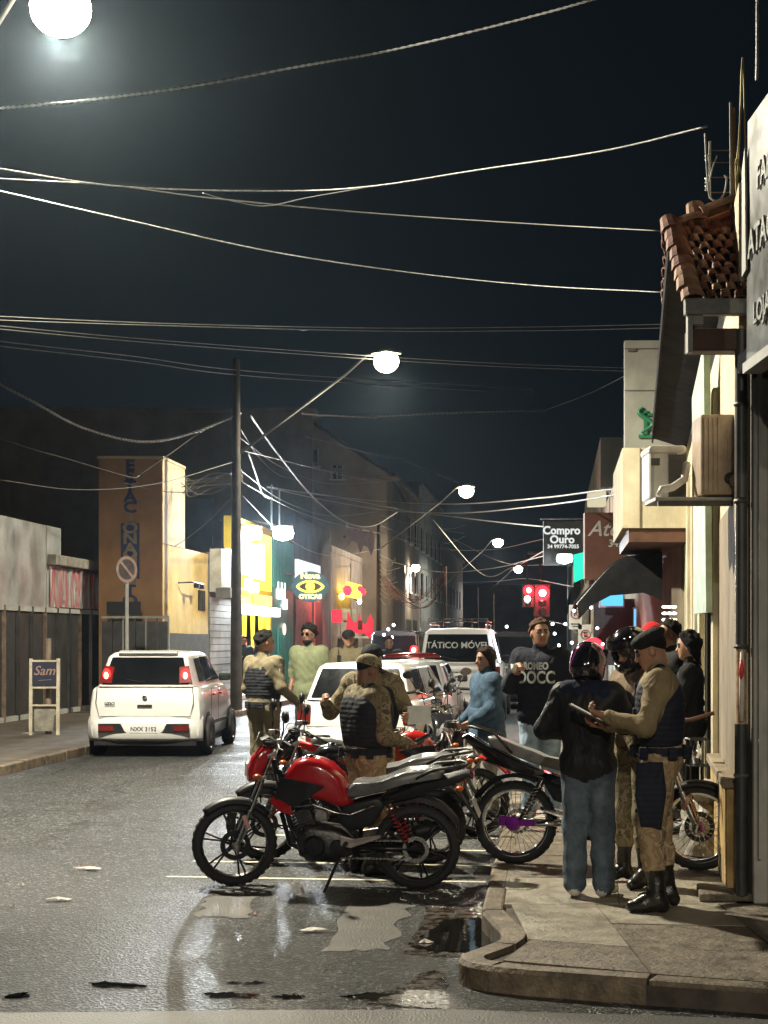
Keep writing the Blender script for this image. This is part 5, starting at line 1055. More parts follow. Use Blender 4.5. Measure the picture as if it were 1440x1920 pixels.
# ---------------------------------------------------------------- left side of the street
def lseg(b, y0, y1, z0, z1, off=0, th=.3, line=FL):        # off towards the street
    b.prism([(line(y0)+off, y0), (line(y1)+off, y1), (line(y1)+off-th, y1), (line(y0)+off-th, y0)], z0, z1)
def LF(y): return -10.67+.11*y
DKG = M('dark_gate_metal', (.045, .043, .042), .5, metal=.3, var=.3, scale=4, dirt=.4); SHEET = M('galvanised_sheet', (.36, .38, .37), .42, metal=.35, var=.2, scale=1.4, bump=.5, bscale=1.6, dirt=.3, rvar=.12)
fn = thing('yard_gate', 'dark iron yard gate topped by pale metal sheets at the left edge', 'gate', (LF(30), 30, 0))
for i in range(7):
    y0 = 26.6+i*.95
    b = MB(); lseg(b, y0, y0+.93, 2.40, 4.12, .04+random.uniform(-.015, .015), .03, LF); b.build('sheet_panel', SHEET, fn)
for i in range(15):
    y0 = 25.0+i*.80; b = MB(); lseg(b, y0+.03, y0+.78, .22, 2.30, 0, .04, LF); b.build('gate_panel', DKG, fn)
    b = MB(); b.box((LF(y0)+.03, y0, 1.25), (.07, .07, 2.3)); b.build('gate_post', DKG if i % 3 else M('rust_post', (.16, .11, .08), .7, var=.3), fn)
b = MB(); lseg(b, 25, 37, 2.30, 2.40, .05, .1, LF); lseg(b, 25, 37, .12, .22, .05, .1, LF); b.build('gate_rail', GREYL, fn)
bn = thing('striped_banner', 'shiny crumpled banner with red and silver streaks above the gate', 'banner', (LF(34.5), 34.5, 2.4))
def streak():
    m = M('silver_red_streaks', (.4, .4, .4), .35, metal=.3, var=.1); nt = m.node_tree; p = [n for n in nt.nodes if n.type == 'BSDF_PRINCIPLED'][0]; t = [n for n in nt.nodes if n.type == 'TEX_COORD'][0]
    mp = nt.nodes.new('ShaderNodeMapping'); mp.inputs['Scale'].default_value = (3.2, 3.2, .45); n = nt.nodes.new('ShaderNodeTexNoise'); n.inputs['Scale'].default_value = 1.5; n.inputs['Detail'].default_value = 4; n.inputs['Distortion'].default_value = .6
    r = nt.nodes.new('ShaderNodeValToRGB'); e = r.color_ramp.elements; e[0].position = .36; e[0].color = (.16, .18, .18, 1); e[1].position = .70; e[1].color = (.85, .83, .78, 1)
    q = e.new(.46); q.color = (.42, .42, .42, 1); q = e.new(.53); q.color = (.55, .05, .05, 1); q = e.new(.57); q.color = (.30, .30, .31, 1)
    nt.links.new(t.outputs['Object'], mp.inputs[0]); nt.links.new(mp.outputs[0], n.inputs[0]); nt.links.new(n.outputs['Fac'], r.inputs[0]); nt.links.new(r.outputs[0], p.inputs['Base Color']); return m
b = MB(); n = 48; vs = []
for i in range(n+1):
    y = 32.45+4.3*i/n; o = .06+.03*math.sin(i*1.7)+.02*math.sin(i*3.1)
    for z in (2.42, 2.85, 3.28): vs.append((LF(y)+o+.015*math.sin(z*9+i), y, z))
b.add(vs, [(3*i+c, 3*i+1+c, 3*i+4+c, 3*i+3+c) for i in range(n) for c in (0, 1)]); o = b.build('banner_sheet', streak(), bn, smooth=True)
b = MB(); lseg(b, 32.35, 37.0, 3.30, 3.52, .22, .5, LF); b.build('canopy_edge', M('weathered_canopy', (.22, .20, .17), .7, var=.3, dirt=.5), bn, bevel=.02)
b = MB(); b.slab([(LF(36.2)+.08, 36.2, .9), (LF(37.0)+.08, 37.0, .9), (LF(37.0)+.08, 37.0, 2.15), (LF(36.2)+.08, 36.2, 2.05)], (1, 0, 0), .02); tag(b.build('poster', M('pinkish_poster', (.42, .36, .35), .7, var=.25, scale=4)), 'narrow pale poster hanging on the iron gate behind the white car', 'poster')
# dark lot wall behind and big unlit building
b = MB(); b.prism([(-16, 37.2), (-6.45, 37.2), (-6.45, 37.6), (-16, 37.6)], 0, 2.3); tag(b.build('lot_wall', M('dark_wall', (.10, .085, .07), .85, var=.2, dirt=.4)), 'low dark wall closing the parking yard behind the gate', 'wall')
TEALD = M('dark_green_render', (.26, .28, .26), .9, var=.16, scale=.5); BRND = M('dim_brown_render', (.27, .22, .18), .9, var=.18, scale=.6, dirt=.3); WFR = M('white_window_frame', (.42, .44, .43), .6, var=.1)
bb = thing('blank_building', 'long dark blank-walled building rising behind the parking yard', 'building', (-11, 70, 0))
b = MB(); b.box((-20.0, 76, 6.02), (33.5, 12, 12.05)); b.build('wall', BRND, bb); b = MB(); b.box((-20.0, 76, 12.13), (33.8, 12.3, .16)); b.build('parapet', BRND, bb)
b = MB(); b.box((-17.6, 69.6, 4.7), (1.2, .8, 9.4)); b.build('pier', BRND, bb); b = MB(); b.box((-10.5, 69.95, 5.6), (5.4, .1, 5)); b.build('stain_panel', TEALD, bb)
ap = thing('apartment_block', 'apartment block with sloping gable and small white-framed windows', 'building', (-1.5, 74, 0))
b = MB(); b.add([(-3.3, 71, 0), (.1, 71, 0), (1.2, 88, 0), (-3.3, 88, 0), (-3.3, 71, 11.6), (.1, 71, 9.4), (1.2, 88, 9.4), (-3.3, 88, 11.6)], [(0, 1, 5, 4), (1, 2, 6, 5), (4, 5, 6, 7), (3, 0, 4, 7), (2, 3, 7, 6)]); b.build('wall', BRND, ap)
b = MB(); b.slab([(-3.35, 70.8, 11.7), (.2, 70.8, 9.42), (1.3, 88, 9.42), (-3.35, 88, 11.7)], (0, 0, 1), .12); b.build('roof', M('dark_roof', (.05, .045, .04), .8, var=.2), ap)
b = MB(); b.box((-1.1, 70.6, 9.3), (3.6, .5, .14), rot=Euler((0, R(9), 0))); b.build('ledge', BRND, ap)
for (px, py, w, h) in ((586, 859, .50, .75), (632, 886, .50, .62), (573, 858, .2, .7)):
    p = P(px, py, 71); b = MB(); b.box((p.x, 70.97, p.z), (w, .04, h)); f = b.build('window', GLSD, ap)
    for sx in (-1, 0, 1): b = MB(); b.box((p.x+sx*w/2, 70.94, p.z), (.05, .06, h)); b.build('frame', WFR, f)
    b = MB(); b.box((p.x, 70.90, p.z-h/2-.03), (w+.25, .16, .06)); b.build('sill', WFR, f)
# parking tower
tw = thing('parking_tower', 'narrow brown sign tower with vertical blue parking lettering', 'building', (-5.7, 35.5, 0)); ORW = M('faded_orange_render', (.34, .19, .09), .85, var=.16, scale=1.2, dirt=.25); CRW = M('lit_cream_side', (.52, .43, .27), .85, var=.12, scale=1.5, dirt=.3)
b = MB(); b.prism([(-6.43, 34.7), (FL(34.7), 34.7), (FL(36.8), 36.8), (-6.43, 36.8)], 0, 5.80); b.build('wall', ORW, tw)
b = MB(); lseg(b, 34.72, 36.8, 3.9, 5.79, .012, .02); b.build('side_panel', CRW, tw); b = MB(); b.prism([(-6.46, 34.66), (FL(34.7)+.03, 34.66), (FL(36.8)+.03, 36.84), (-6.46, 36.84)], 5.80, 5.86); b.build('coping', CRW, tw)  # cream side panel; light on the street face put into its colour
BLUE = M('faded_blue_paint', (.030, .045, .12), .7, var=.25, scale=6)
b = MB(); b.box((-5.72, 34.69, 3.72), (.42, .012, 1.25)); b.build('blue_strip', BLUE, tw)
for i, ch in enumerate('ESTACIONAMENTO'): text(ch, .34, BLUE if i < 5 or i > 11 else M('weathered_lettering', (.28, .22, .16), .7, var=.2), tw, (-5.72, 34.675, 1.75+(HZ-(872+i*19.5))/83.2-.02), (1, 0, 0), (0, 0, 1), .008, sx=1.25, bold=.012)
# fence in front of the tower
yf = thing('yard_fence', 'low metal fence panels in front of the brown tower', 'fence', (-5.5, 34, 0))
for i in range(6):
    x = -6.15+i*.24*1.05; b = MB(); b.box((x, 34.1, 1.15), (.20, .03, 1.95)); b.build('fence_panel', DKG, yf); b = MB(); b.box((x+.125, 34.08, 1.2), (.035, .05, 2.1)); b.build('fence_post', GREYL if i % 2 else DKG, yf)
b = MB(); b.box((-5.5, 34.07, 2.22), (1.5, .08, .05)); b.build('fence_rail', GREYL, yf); b = MB(); b.box((-5.75, 34.02, 2.42), (.75, .05, .28)); b.build('dark_board', BLK, yf)
# yellow wall and shutter
yw = thing('yellow_wall_house', 'yellow rendered wall with dark base and a small barred window', 'building', (FL(38), 38, 0)); YELW = M('yellow_render', (.56, .42, .16), .85, var=.16, scale=1.5, dirt=.4)
b = MB(); lseg(b, 36.8, 39.3, 1.86, 3.90); b.build('wall', YELW, yw); b = MB(); lseg(b, 34.75, 39.3, .12, 1.86, .02, .3); b.build('dark_base', M('dark_green_base', (.05, .055, .05), .8, var=.2), yw)
b = MB(); lseg(b, 34.72, 36.8, 1.87, 3.88, .012, .02); b.build('wall_side', YELW, yw)
b = MB(); lseg(b, 38.2, 38.9, 2.45, 2.95, .02, .02); w_ = b.build('window', GLSD, yw); 
for k in range(4): b = MB(); lseg(b, 38.25+.18*k, 38.28+.18*k, 2.45, 2.95, .045, .02); b.build('window_bar', PIPE, w_)
b = MB(); b.tube([(FL(36)+.05, 36, 3.05), (FL(36)+.35, 36.4, 3.08), (FL(37.5)+.3, 37.5, 3.05)], .02, 6); b.box((FL(36.6)+.34, 36.6, 3.0), (.12, .2, .1)); b.box((FL(37.3)+.3, 37.3, 3.0), (.12, .2, .1)); b.build('wall_light', BLK, yw)
sh2 = thing('shuttered_shop', 'closed grey roller shutter under pale peeling signboards beside the utility pole', 'building', (FL(41), 41, 0)); b = MB(); lseg(b, 39.3, 42.6, .12, 3.95, 0, .3); b.build('wall', GREY, sh2)
b = MB(); lseg(b, 39.5, 41.0, 2.95, 4.05, .30, .3); b.build('signboard', M('peeling_white', (.46, .44, .38), .7, var=.2, scale=3, dirt=.4), sh2); b = MB(); lseg(b, 41.0, 42.5, 2.9, 4.15, .10, .3); b.build('signboard', M('peeling_white'), sh2)
for k in range(15): b = MB(); lseg(b, 39.5, 42.4, .2+k*.175, .36+k*.175, .03+.006*(k % 2), .03); b.build('shutter_slat', SHEET, sh2)
b = MB(); b.box((-3.62, 34.8, 2.78), (.34, .3, .24)); tag(b.build('meter_box', GREYL, bevel=.01), 'grey meter box strapped to the second lamp pole', 'box')
# ---------------------------------------------------------------- lit shops
YSH = M('bright_yellow_shopfront', (.80, .62, .04), .5, var=.06, scale=2); YEM = E('yellow_glow', (1, .78, .06), 1.6); WEM = E('white_backlit', (.92, .97, 1), 7); WARMIN = E('warm_shop_interior', (1, .62, .18), 1.3)
ys = thing('yellow_shop', 'bright yellow shop front with glowing white sign', 'shop', (FL(45), 45, 0)); b = MB(); lseg(b, 42.6, 48.2, 2.65, 5.15, 0, .3); lseg(b, 42.6, 42.9, .12, 2.65, 0, .3); lseg(b, 47.9, 48.2, .12, 2.65, 0, .3); b.build('wall', YSH, ys)
b = MB(); lseg(b, 42.9, 47.9, 3.2, 4.9, .05, .04); b.build('glow_panel', YEM, ys); b = MB(); lseg(b, 42.9, 47.9, .12, 2.65, -1.0, .1); b.build('shop_interior', WARMIN, ys); b = MB(); lseg(b, 42.9, 47.9, .12, .14, 0, 1.0); b.build('shop_floor', WHT, ys)  # glowing yellow sheet carries the floodlight that falls on the wall
for (a, c, z0, z1) in ((43.0, 44.1, 3.55, 4.75), (44.25, 45.3, 3.5, 4.5), (45.4, 46.4, 3.5, 4.55), (43.6, 44.6, 3.15, 3.45), (44.8, 45.5, 3.1, 3.4)):
    b = MB(); lseg(b, a, c, z0, z1, .12, .05); b.build('white_letter', WEM, ys, bevel=.12)
for i in range(6): b = MB(); lseg(b, 45.0+i*.48, 45.3+i*.48, 2.75, 3.05, .10, .04); b.build('orange_letter', E('orange_backlit', (1, .45, .12), 2.2), ys)
b = MB(); lseg(b, 42.8, 47.8, 2.42, 2.68, .35, .2); b.build('light_strip', WEM, ys, bevel=.03)
for i in range(4):
    y0 = 43.1+i*1.2; b = MB(); b.add([(FL(y0)+.1, y0, 2.4), (FL(y0+.7)+.1, y0+.7, 2.4), (FL(y0+.5)+.1, y0+.5, .9), (FL(y0+.2)+.1, y0+.2, .9)], [(0, 1, 2, 3)]); b.build('yellow_drape', YEM, ys)  # drapes share the yellow glow; their light is put into the material
for i, (yy, zz) in enumerate(((43.2, 1.2), (43.5, 1.6), (46.2, 1.3), (46.9, 1.45), (45.0, .9), (43.3, .75))): b = MB(); b.ell((FL(yy)+.0, yy, zz), (.16, .2, .26), 10, 6, z0=-1); b.build('hanging_globe', E('globe_%d' % (i % 3), [(1, .95, .8), (1, .15, .08), (1, .8, .1)][i % 3], 2.6), ys, smooth=True)
for i, (px, d) in enumerate(((470, 43.4), (531, 44.6))):
    p = P(px, 1000, d); t = thing('floodlight', ['left one of the two dazzling white floodlights over the yellow shop', 'right one of the two dazzling white floodlights, over the teal shop'][i], 'floodlight', (p.x, p.y, p.z), group='floodlights over the shops')
    b = MB(); b.tube([(p.x-.9, p.y+.3, p.z+.4), (p.x-.1, p.y, p.z+.2), (p.x, p.y, p.z+.12)], .025, 6); b.build('arm', LMET, t); b = MB(); b.box((p.x, p.y+.05, p.z+.03), (.60, .12, .40)); b.build('housing', LMET, t, bevel=.02)
    b = MB(); b.ell((p.x, p.y-.03, p.z), (.30, .07, .21), 18, 8, z0=-1); b.build('lens', E('flood_lens', (.86, .95, 1), 160), t, smooth=True)
    spotlight('flood_light', (p.x, p.y-.3, p.z-.1), 1900, (.88, .95, 1), t, .3, 165, .5, aim=(.1, -.55, -1))
b = MB(); b.tube([(FL(44)+.72, 44.5, 4.9), (FL(44)+.72, 44.5, 6.2)], .035, 8); b.tube([(FL(44)+.95, 44.5, 4.9), (FL(44)+.95, 44.5, 6.1)], .028, 8); tag(b.build('service_pipe', M('lit_steel', (.3, .38, .42), .4, metal=.4, var=.1)), 'pair of upright service pipes above the floodlights', 'pipe')
ts = thing('teal_shop', 'teal corrugated shop front next to the yellow shop', 'shop', (FL(50), 50, 0)); TEAL = M('teal_metal', (.05, .42, .38), .45, var=.12, scale=2, dirt=.2)
b = MB(); lseg(b, 48.2, 52.2, .12, 4.95, 0, .3); b.build('wall', TEAL, ts)
for i in range(14): b = MB(); lseg(b, 48.35+i*.27, 48.48+i*.27, 3.35, 4.95, .06, .07); b.build('corrugation', TEAL, ts)
for i in range(8): b = MB(); lseg(b, 49.2+i*.30, 49.38+i*.30, .12, 2.1, .05, .05); b.build('door_slat', TEAL, ts)
text('LH', .75, E('white_letters', (1, .97, .9), 1.6), ts, (FL(49.6)+.05, 49.6, 3.25), (.11, 1, 0), (0, 0, 1), .02, sx=1.6, bold=.02); text('-HI', .45, E('white_letters'), ts, (FL(50.2)+.05, 50.2, 2.85), (.11, 1, 0), (0, 0, 1), .02, sx=1.6, bold=.02)
b = MB(); b.ell((FL(50.2)+.05, 50.2, 2.05), (.05, .45, .2), 10, 6, z0=-1); b.build('round_emblem', E('pink_emblem', (1, .6, .5), 1.4), ts)
gs = thing('optician_shop', 'grey shop front with white signboard and eye-shaped sign', 'shop', (FL(56), 56, 0)); GYB = M('blue_grey_render', (.12, .13, .15), .85, var=.2, scale=1); PKW = M('pale_render', (.40, .34, .33), .8, var=.2, scale=1.2, dirt=.3)
b = MB(); lseg(b, 52.2, 61, .12, 6.0, 0, .3); b.build('wall', GYB, gs); b = MB(); lseg(b, 52.4, 57.5, 3.4, 4.45, .12, .1); b.build('signboard', E('white_signboard', (.85, .95, .95), .85), gs)
b = MB(); lseg(b, 52.6, 56.0, .12, 3.1, .03, .03); b.build('shutter', M('pink_lit_shutter', (.45, .22, .20), .6, var=.2), gs); b = MB(); lseg(b, 56.4, 58.6, .12, 3.1, .03, .03); b.build('doorway', SHAD, gs); b = MB(); lseg(b, 56.2, 56.45, .12, 3.3, .09, .1); b.build('pillar', PKW, gs)  # pink light on the shutter is put into its base colour
es_ = thing('eye_sign', 'round blue sign with a yellow eye', 'sign', (-2.35, 50, 3.4)); c = P(582, 1100, 50)
def disc(b, c, rx, rz, y, n=28, fn=None):
    vs = [(c.x+rx*math.cos(2*math.pi*i/n)*(1 if not fn else 1), y, c.z+(rz*math.sin(2*math.pi*i/n) if not fn else fn(2*math.pi*i/n))) for i in range(n)]; b.slab(vs, (0, -1, 0), .03)
b = MB(); disc(b, c, .60, .50, 50); b.build('blue_disc', M('sign_blue', (.04, .13, .22), .4, var=.15), es_)
YS_ = E('yellow_sign_light', (1, .82, .10), 1.5)
b = MB(); disc(b, c, .46, .3, 49.95, 32, lambda a: .21*math.sin(a)*abs(math.sin(a))**.4); b.build('eye_outline', YS_, es_)
b = MB(); disc(b, c, .36, .3, 49.91, 32, lambda a: .14*math.sin(a)*abs(math.sin(a))**.4); b.build('eye_dark', M('sign_dark_brown', (.08, .06, .01), .5), es_)
b = MB(); disc(b, c, .15, .15, 49.87); b.build('iris', YS_, es_)
YT = E('pale_yellow_text', (1, .9, .35), 1.6); text('Nova', .26, YT, es_, (c.x, 49.9, c.z+.34), ext=.01, bold=.012, sx=1.1); text('OTICAS', .20, YT, es_, (c.x, 49.9, c.z-.33), ext=.01, bold=.012, sx=1.05)
b = MB(); b.tube([(c.x-.5, 50, c.z+.4), (FL(50), 50, c.z+.4)], .03, 6); b.build('bracket', PIPE, es_)
ps = thing('pink_lit_house', 'pale gabled house front glowing pink from red lights', 'building', (FL(66), 66, 0)); b = MB(); lseg(b, 61, 72, .12, 5.2, 0, .4); b.build('wall', PKW, ps); b = MB(); b.prism([(FL(61)-.1, 61), (FL(61)+.02, 61), (FL(72)+.02, 72), (FL(72)-.1, 72)], 5.2, 5.45); b.build('parapet', PKW, ps)
for k in range(11): b = MB(); lseg(b, 63.6, 68.6, .2+k*.26, .44+k*.26, .04, .03); b.build('shutter_slat', M('pale_shutter', (.46, .44, .40), .55, var=.15), ps)
b = MB(); lseg(b, 63.0, 69.5, 1.75, 1.85, .5, .5); b.build('awning_edge', WHT, ps)
b = MB(); lseg(b, 62.6, 66.8, 3.45, 4.05, .5, .1); tag(b.build('backlit_sign', E('orange_yellow_sign', (1, .62, .04), 3.2)), 'glowing orange and yellow shop sign beside the eye sign', 'sign')
b = MB(); b.box((-1.78, 58, 2.6), (.40, .2, .50)); tag(b.build('backlit_sign', E('pink_red_sign', (1, .04, .07), .9), bevel=.05), 'small pink-red square sign under the orange sign', 'sign')
RN = E('red_neon', (1, .008, .015), 9); RNH = E('red_neon_hot', (1, .55, .40), 60)
for i, (px, py, d, rr, lb) in enumerate(((652, 1107, 58, .17, 'larger red neon lamp right of the orange sign'), (675, 1104, 60, .10, 'left one of two small red lamps near the third pole'), (681, 1110, 60, .10, 'right one of two small red lamps near the third pole'), (674, 1128, 60, .08, 'tiny pinkish lamp above the crown-shaped sign'), (641, 1118, 57, .12, 'yellow-orange lamp drip under the orange sign'))):
    p = P(px, py, d); t = thing('red_lamp', lb, 'lamp', tuple(p), group='small coloured lamps by the third pole'); b = MB(); b.ell(p, (rr, .06, rr*1.2), 14, 8, z0=-1); b.build('bulb', RN if i < 3 else RNH if i == 3 else YT, t, smooth=True); b = MB(); b.tube([p+Vector((0, .05, 0)), p+Vector((-.2, .5, .1))], .02, 5); b.build('stem', BLK, t)
    if i == 0: spotlight('neon_light', p-Vector((-.1, .3, 0)), 420, (1, .05, .05), t, .3, 150, .5, aim=(-.3, -.2, -1))
def spike(name, label, px, py, d, mat, flip):
    """sign board with three pointed posts; the ones above and below alternate"""
    s = FP/d; t = thing(name, label, 'sign', tuple(P(px, py, d)), group='spiked sign boards')
    if flip: outline = [(-26, 22), (-22, -24), (-12, -4), (-4, -4), (0, -22), (5, -2), (12, 0), (20, -20), (26, -6), (26, 24), (18, 26), (8, 17), (0, 20), (-8, 16), (-14, 22)]
    else: outline = [(-25, -32), (-18, -20), (-4, -14), (2, -24), (7, -12), (17, -10), (21, -18), (27, -8), (27, 20), (22, 32), (16, 16), (8, 12), (2, 28), (-4, 8), (-15, 4), (-20, 14), (-26, 2)]
    pts = [P(px+x, py+y, d) for x, y in outline]; b = MB(); b.slab(pts, (0, 1, 0), .12); b.build('board', mat, t)
    b = MB(); b.tube([P(px, py, d)+Vector((0, .1, 0)), P(px-30, py-6, d)+Vector((0, .5, 0))], .04, 6); b.build('bracket', PIPE, t)
spike('spiked_sign', 'unlit grey-white spiked sign board hanging under the cable', 674, 1010, 60, M('grey_white_board', (.60, .58, .54), .6, var=.1), False)
spike('spiked_sign', 'crown-shaped pink-red lit sign board left of the third pole', 674, 1170, 58, E('pink_sign', (1, .06, .09), .6), True)
b = MB(); b.box(tuple(P(675, 1172, 57.9)), (.16, .03, .35)); b.build('emblem', M('sign_dark_brown'), bpy.data.objects['spiked_sign.001'])
# farther left-hand blocks
for (y0, y1, h, mat, lb) in ((72, 84, 6.5, TEALD, 'dark two-storey front beyond the pink-lit house'), (84, 101, 10.6, BRND, 'tall dark block above the police van'), (101, 122, 11.8, TEALD, 'taller dim block beyond the lower street lamp'), (122, 150, 9.0, BRND, 'last dim block on the left of the street')):
    t = thing('street_block', lb, 'building', (FL(y0), y0, 0), group='unlit buildings down the left side'); b = MB(); b.prism([(FL(y0)-9, y0), (FL(y0), y0), (FL(y1), y1), (FL(y1)-9, y1)], 0, h); b.build('wall', mat, t)
    b = MB(); b.prism([(FL(y0)-9.1, y0-.1), (FL(y0)+.2, y0-.1), (FL(y1)+.2, y1), (FL(y1)-9.1, y1)], h, h+.2); b.build('cornice', mat, t)
    yy = y0+1.5
    while yy < y1-2:
        for z in (4.6, 7.6):
            if z+1.6 < h: b = MB(); lseg(b, yy, yy+1.6, z, z+1.5, .03, .06); f = b.build('window', GLSD, t); b = MB(); lseg(b, yy-.1, yy+1.7, z-.12, z, .12, .12); b.build('sill', WFR, f); b = MB(); lseg(b, yy+.76, yy+.84, z, z+1.5, .06, .05); b.build('frame', WFR, f)
        yy += 4.2
    for yy in np.arange(y0+.5, y1-2, 4): b = MB(); lseg(b, yy, yy+3, .15, 2.9, .03, .05); b.build('shutter', SHEET if int(yy) % 2 else DKG, t)
# ---------------------------------------------------------------- right side beyond the cream house
for (y0, y1, h, mat, lb) in ((30.5, 44, 5.2, BRND, 'dark low shop row behind the gold buyer sign'), (44, 66, 7.5, TEALD, 'dark two-storey block on the far right side'), (66, 95, 6.2, BRND, 'dim building behind the red traffic signal'), (95, 150, 9, TEALD, 'farthest dim block on the right side')):
    t = thing('street_block', lb, 'building', (FR(y0), y0, 0), group='unlit buildings down the right side'); b = MB(); b.prism([(FR(y0), y0), (FR(y0)+9, y0), (FR(y1)+9, y1), (FR(y1), y1)], 0, h); b.build('wall', mat, t)
    for yy in np.arange(y0+.8, y1-2.2, 3.6):
        b = MB(); b.prism([(FR(yy)-.03, yy), (FR(yy+2.4)-.03, yy+2.4), (FR(yy+2.4)+.05, yy+2.4), (FR(yy)+.05, yy)], .15, 2.8); b.build('shutter', SHEET, t)
        if h > 6: b = MB(); b.prism([(FR(yy)-.03, yy), (FR(yy+1.4)-.03, yy+1.4), (FR(yy+1.4)+.05, yy+1.4), (FR(yy)+.05, yy)], 4.0, 5.4); b.build('window', GLSD, t)
t = thing('street_block', 'dark building closing the street end', 'building', (12, 175, 0), group='unlit buildings down the right side'); b = MB(); b.box((8, 185, 4), (60, 12, 8)); b.build('wall', TEALD, t)
# cream upper-floor box, pharmacy panel
cb2 = thing('cream_bay', 'cream overhanging upper-floor bay with a dark underside', 'building', (3.6, 20.4, 3)); b = MB(); b.prism([(3.13, 20.2), (4.2, 20.2), (4.8, 23.5), (3.5, 23.5)], 3.20, 4.25)
b.build('bay_wall', CREAM, cb2); b = MB(); b.prism([(3.22, 20.25), (4.2, 20.25), (4.8, 23.4), (3.58, 23.4)], 3.02, 3.20); b.build('underside', BROWNW, cb2); b = MB(); b.box((3.36, 20.19, 3.72), (.01, .02, 1.05)); b.build('panel_joint', GREY, cb2)
b = MB(); b.prism([(4.05, 21.0), (6, 21.0), (6.2, 30.4), (4.7, 30.4)], .12, 4.2); b.build('lower_wall', M('grey_tan_render', (.22, .19, .14), .85, var=.2, scale=1.5, dirt=.4), cb2)
fp = thing('pharmacy_panel', 'tall pale panel with a green cup-and-snake emblem', 'sign', (3.8, 22, 4.3)); b = MB(); b.box((3.90, 22.1, 5.16), (.90, .10, 1.72)); b.build('panel', M('panel_grey', (.33, .33, .29), .6, var=.12, scale=2, dirt=.3), fp, bevel=.005)
b = MB(); b.box((3.90, 22.04, 4.42), (.89, .02, .06)); b.box((3.90, 22.045, 5.9), (.9, .02, .012)); b.box((3.90, 22.045, 5.3), (.9, .02, .012)); b.build('panel_seam', GREY, fp); GRN = M('sign_green', (.02, .17, .08), .5, var=.1)
c = P(1211, 790, 22.0); b = MB(); q = []
for i in range(30): a = i/29; q.append((c.x-.10*math.sin(a*math.pi*2.1+.4)*(1-.1*a), 22.02, c.z+.20-.36*a))
b.tube(q, [.018+.018*math.sin(math.pi*i/29) for i in range(30)], 6); b.box((c.x, 22.02, c.z-.02), (.05, .02, .36)); b.box((c.x, 22.02, c.z-.21), (.20, .02, .045)); b.box((c.x, 22.02, c.z+.10), (.21, .02, .035)); b.build('emblem', GRN, fp)
b = MB(); b.box((4.04, 22.03, c.z+.22), (.12, .012, .012)); b.box((4.04, 22.03, c.z+.19), (.12, .012, .012)); b.build('small_lettering', GRN, fp); b = MB(); b.box((3.55, 22.03, 5.88), (.12, .012, .05)); b.build('corner_mark', GREY, fp)
# reddish studio sign
at_ = thing('studio_sign', 'brick-red wall sign with white script beside the cream bay', 'sign', (4.6, 30, 3)); b = MB(); b.box((4.90, 30.2, 3.56), (1.95, .25, 1.30)); b.build('board', M('brick_red_board', (.20, .085, .055), .7, var=.15, scale=2), at_)
text('Atelie', .42, WHT, at_, (P(1149, 992, 30).x, 30.06, P(0, 992, 30).z), ext=.01, shear=.35, sx=.95, bold=.004); text('3421-4', .20, WHT, at_, (P(1168, 1019, 30).x, 30.06, P(0, 1019, 30).z), ext=.01, bold=.003, shear=.1)
cc = P(1174, 992, 30); b = MB(); b.tube([(cc.x+.16*math.cos(a*.7)*(1-a*.03), 30.05, cc.z+.12*math.sin(a*.7)) for a in range(24)], .012, 5); b.build('flourish', WHT, at_)
b = MB(); b.box((4.2, 30.4, 4.5), (.34, .3, .30)); tag(b.build('lit_box', E('cream_box_light', (1, .9, .6), .45), bevel=.02), 'small cream box glowing on top of the studio sign', 'light')
t = thing('roof_railing', 'dark vertical railing above the studio sign', 'railing', (4.8, 30.6, 4.2))
for i in range(9): b = MB(); b.tube([(4.35+i*.12, 30.5, 4.2), (4.35+i*.12, 30.5, 4.75)], .012, 5); b.build('bar', GREYL, t)
b = MB(); b.tube([(4.3, 30.5, 4.72), (5.4, 30.5, 4.72)], .014, 5); b.build('rail', GREYL, t)
# gold buyer sign
gs2 = thing('gold_buyer_sign', 'black projecting sign with white gold-buying lettering', 'sign', (4, 34, 3.4)); c = P(1056, 1017, 34); b = MB(); b.box((c.x+.03, 34.05, c.z-.02), (.93, .08, .98)); b.build('board', M('sign_black', (.012, .014, .014), .4, var=.1), gs2)
WT = E('sign_white_lit', (.95, .97, .92), .55)
text('Compro', .25, WT, gs2, (P(1053, 995, 34).x, 34.0, P(0, 995, 34).z), ext=.006, bold=.008, sx=.95); text('Ouro', .24, WT, gs2, (P(1054, 1012, 34).x, 34.0, P(0, 1012, 34).z), ext=.006, bold=.008); text('34 99774-7055', .115, WT, gs2, (P(1056, 1025, 34).x, 34.0, P(0, 1025, 34).z), ext=.006, bold=.003)
b = MB(); b.tube([(c.x-.5, 34.05, c.z+.52), (c.x+.9, 34.05, c.z+.52)], .02, 6); b.build('bracket', PIPE, gs2)
p = P(1058, 1048, 33.4); t = thing('floodlight', 'white sign floodlight blazing beside the green sign', 'floodlight', tuple(p), group='floodlights over the shops'); b = MB(); b.ell(p, (.17, .06, .10), 14, 8, z0=-1); b.build('lens', E('flood_lens'), t, smooth=True); b = MB(); b.box(p+Vector((.02, .09, .02)), (.34, .08, .2)); b.build('housing', LMET, t, bevel=.02); spotlight('sign_light', p-Vector((0, .25, 0)), 260, (.85, 1, .95), t, .2, 160, .5, aim=(.6, -.3, -1))
p = P(1091, 1060, 33); b = MB(); b.slab([P(1076, 1040, 33), P(1107, 1032, 33), P(1107, 1078, 33), P(1078, 1092, 33)][::-1], (0, 1, 0), .1); gsn = b.build('green_sign', E('green_sign_light', (.03, .82, .48), .9)); tag(gsn, 'glowing green shop sign beside the white floodlight', 'sign'); text('Ci', .16, WHT, gsn, (P(1086, 1072, 32.9).x, 32.9, P(0, 1072, 33).z), ext=.01)
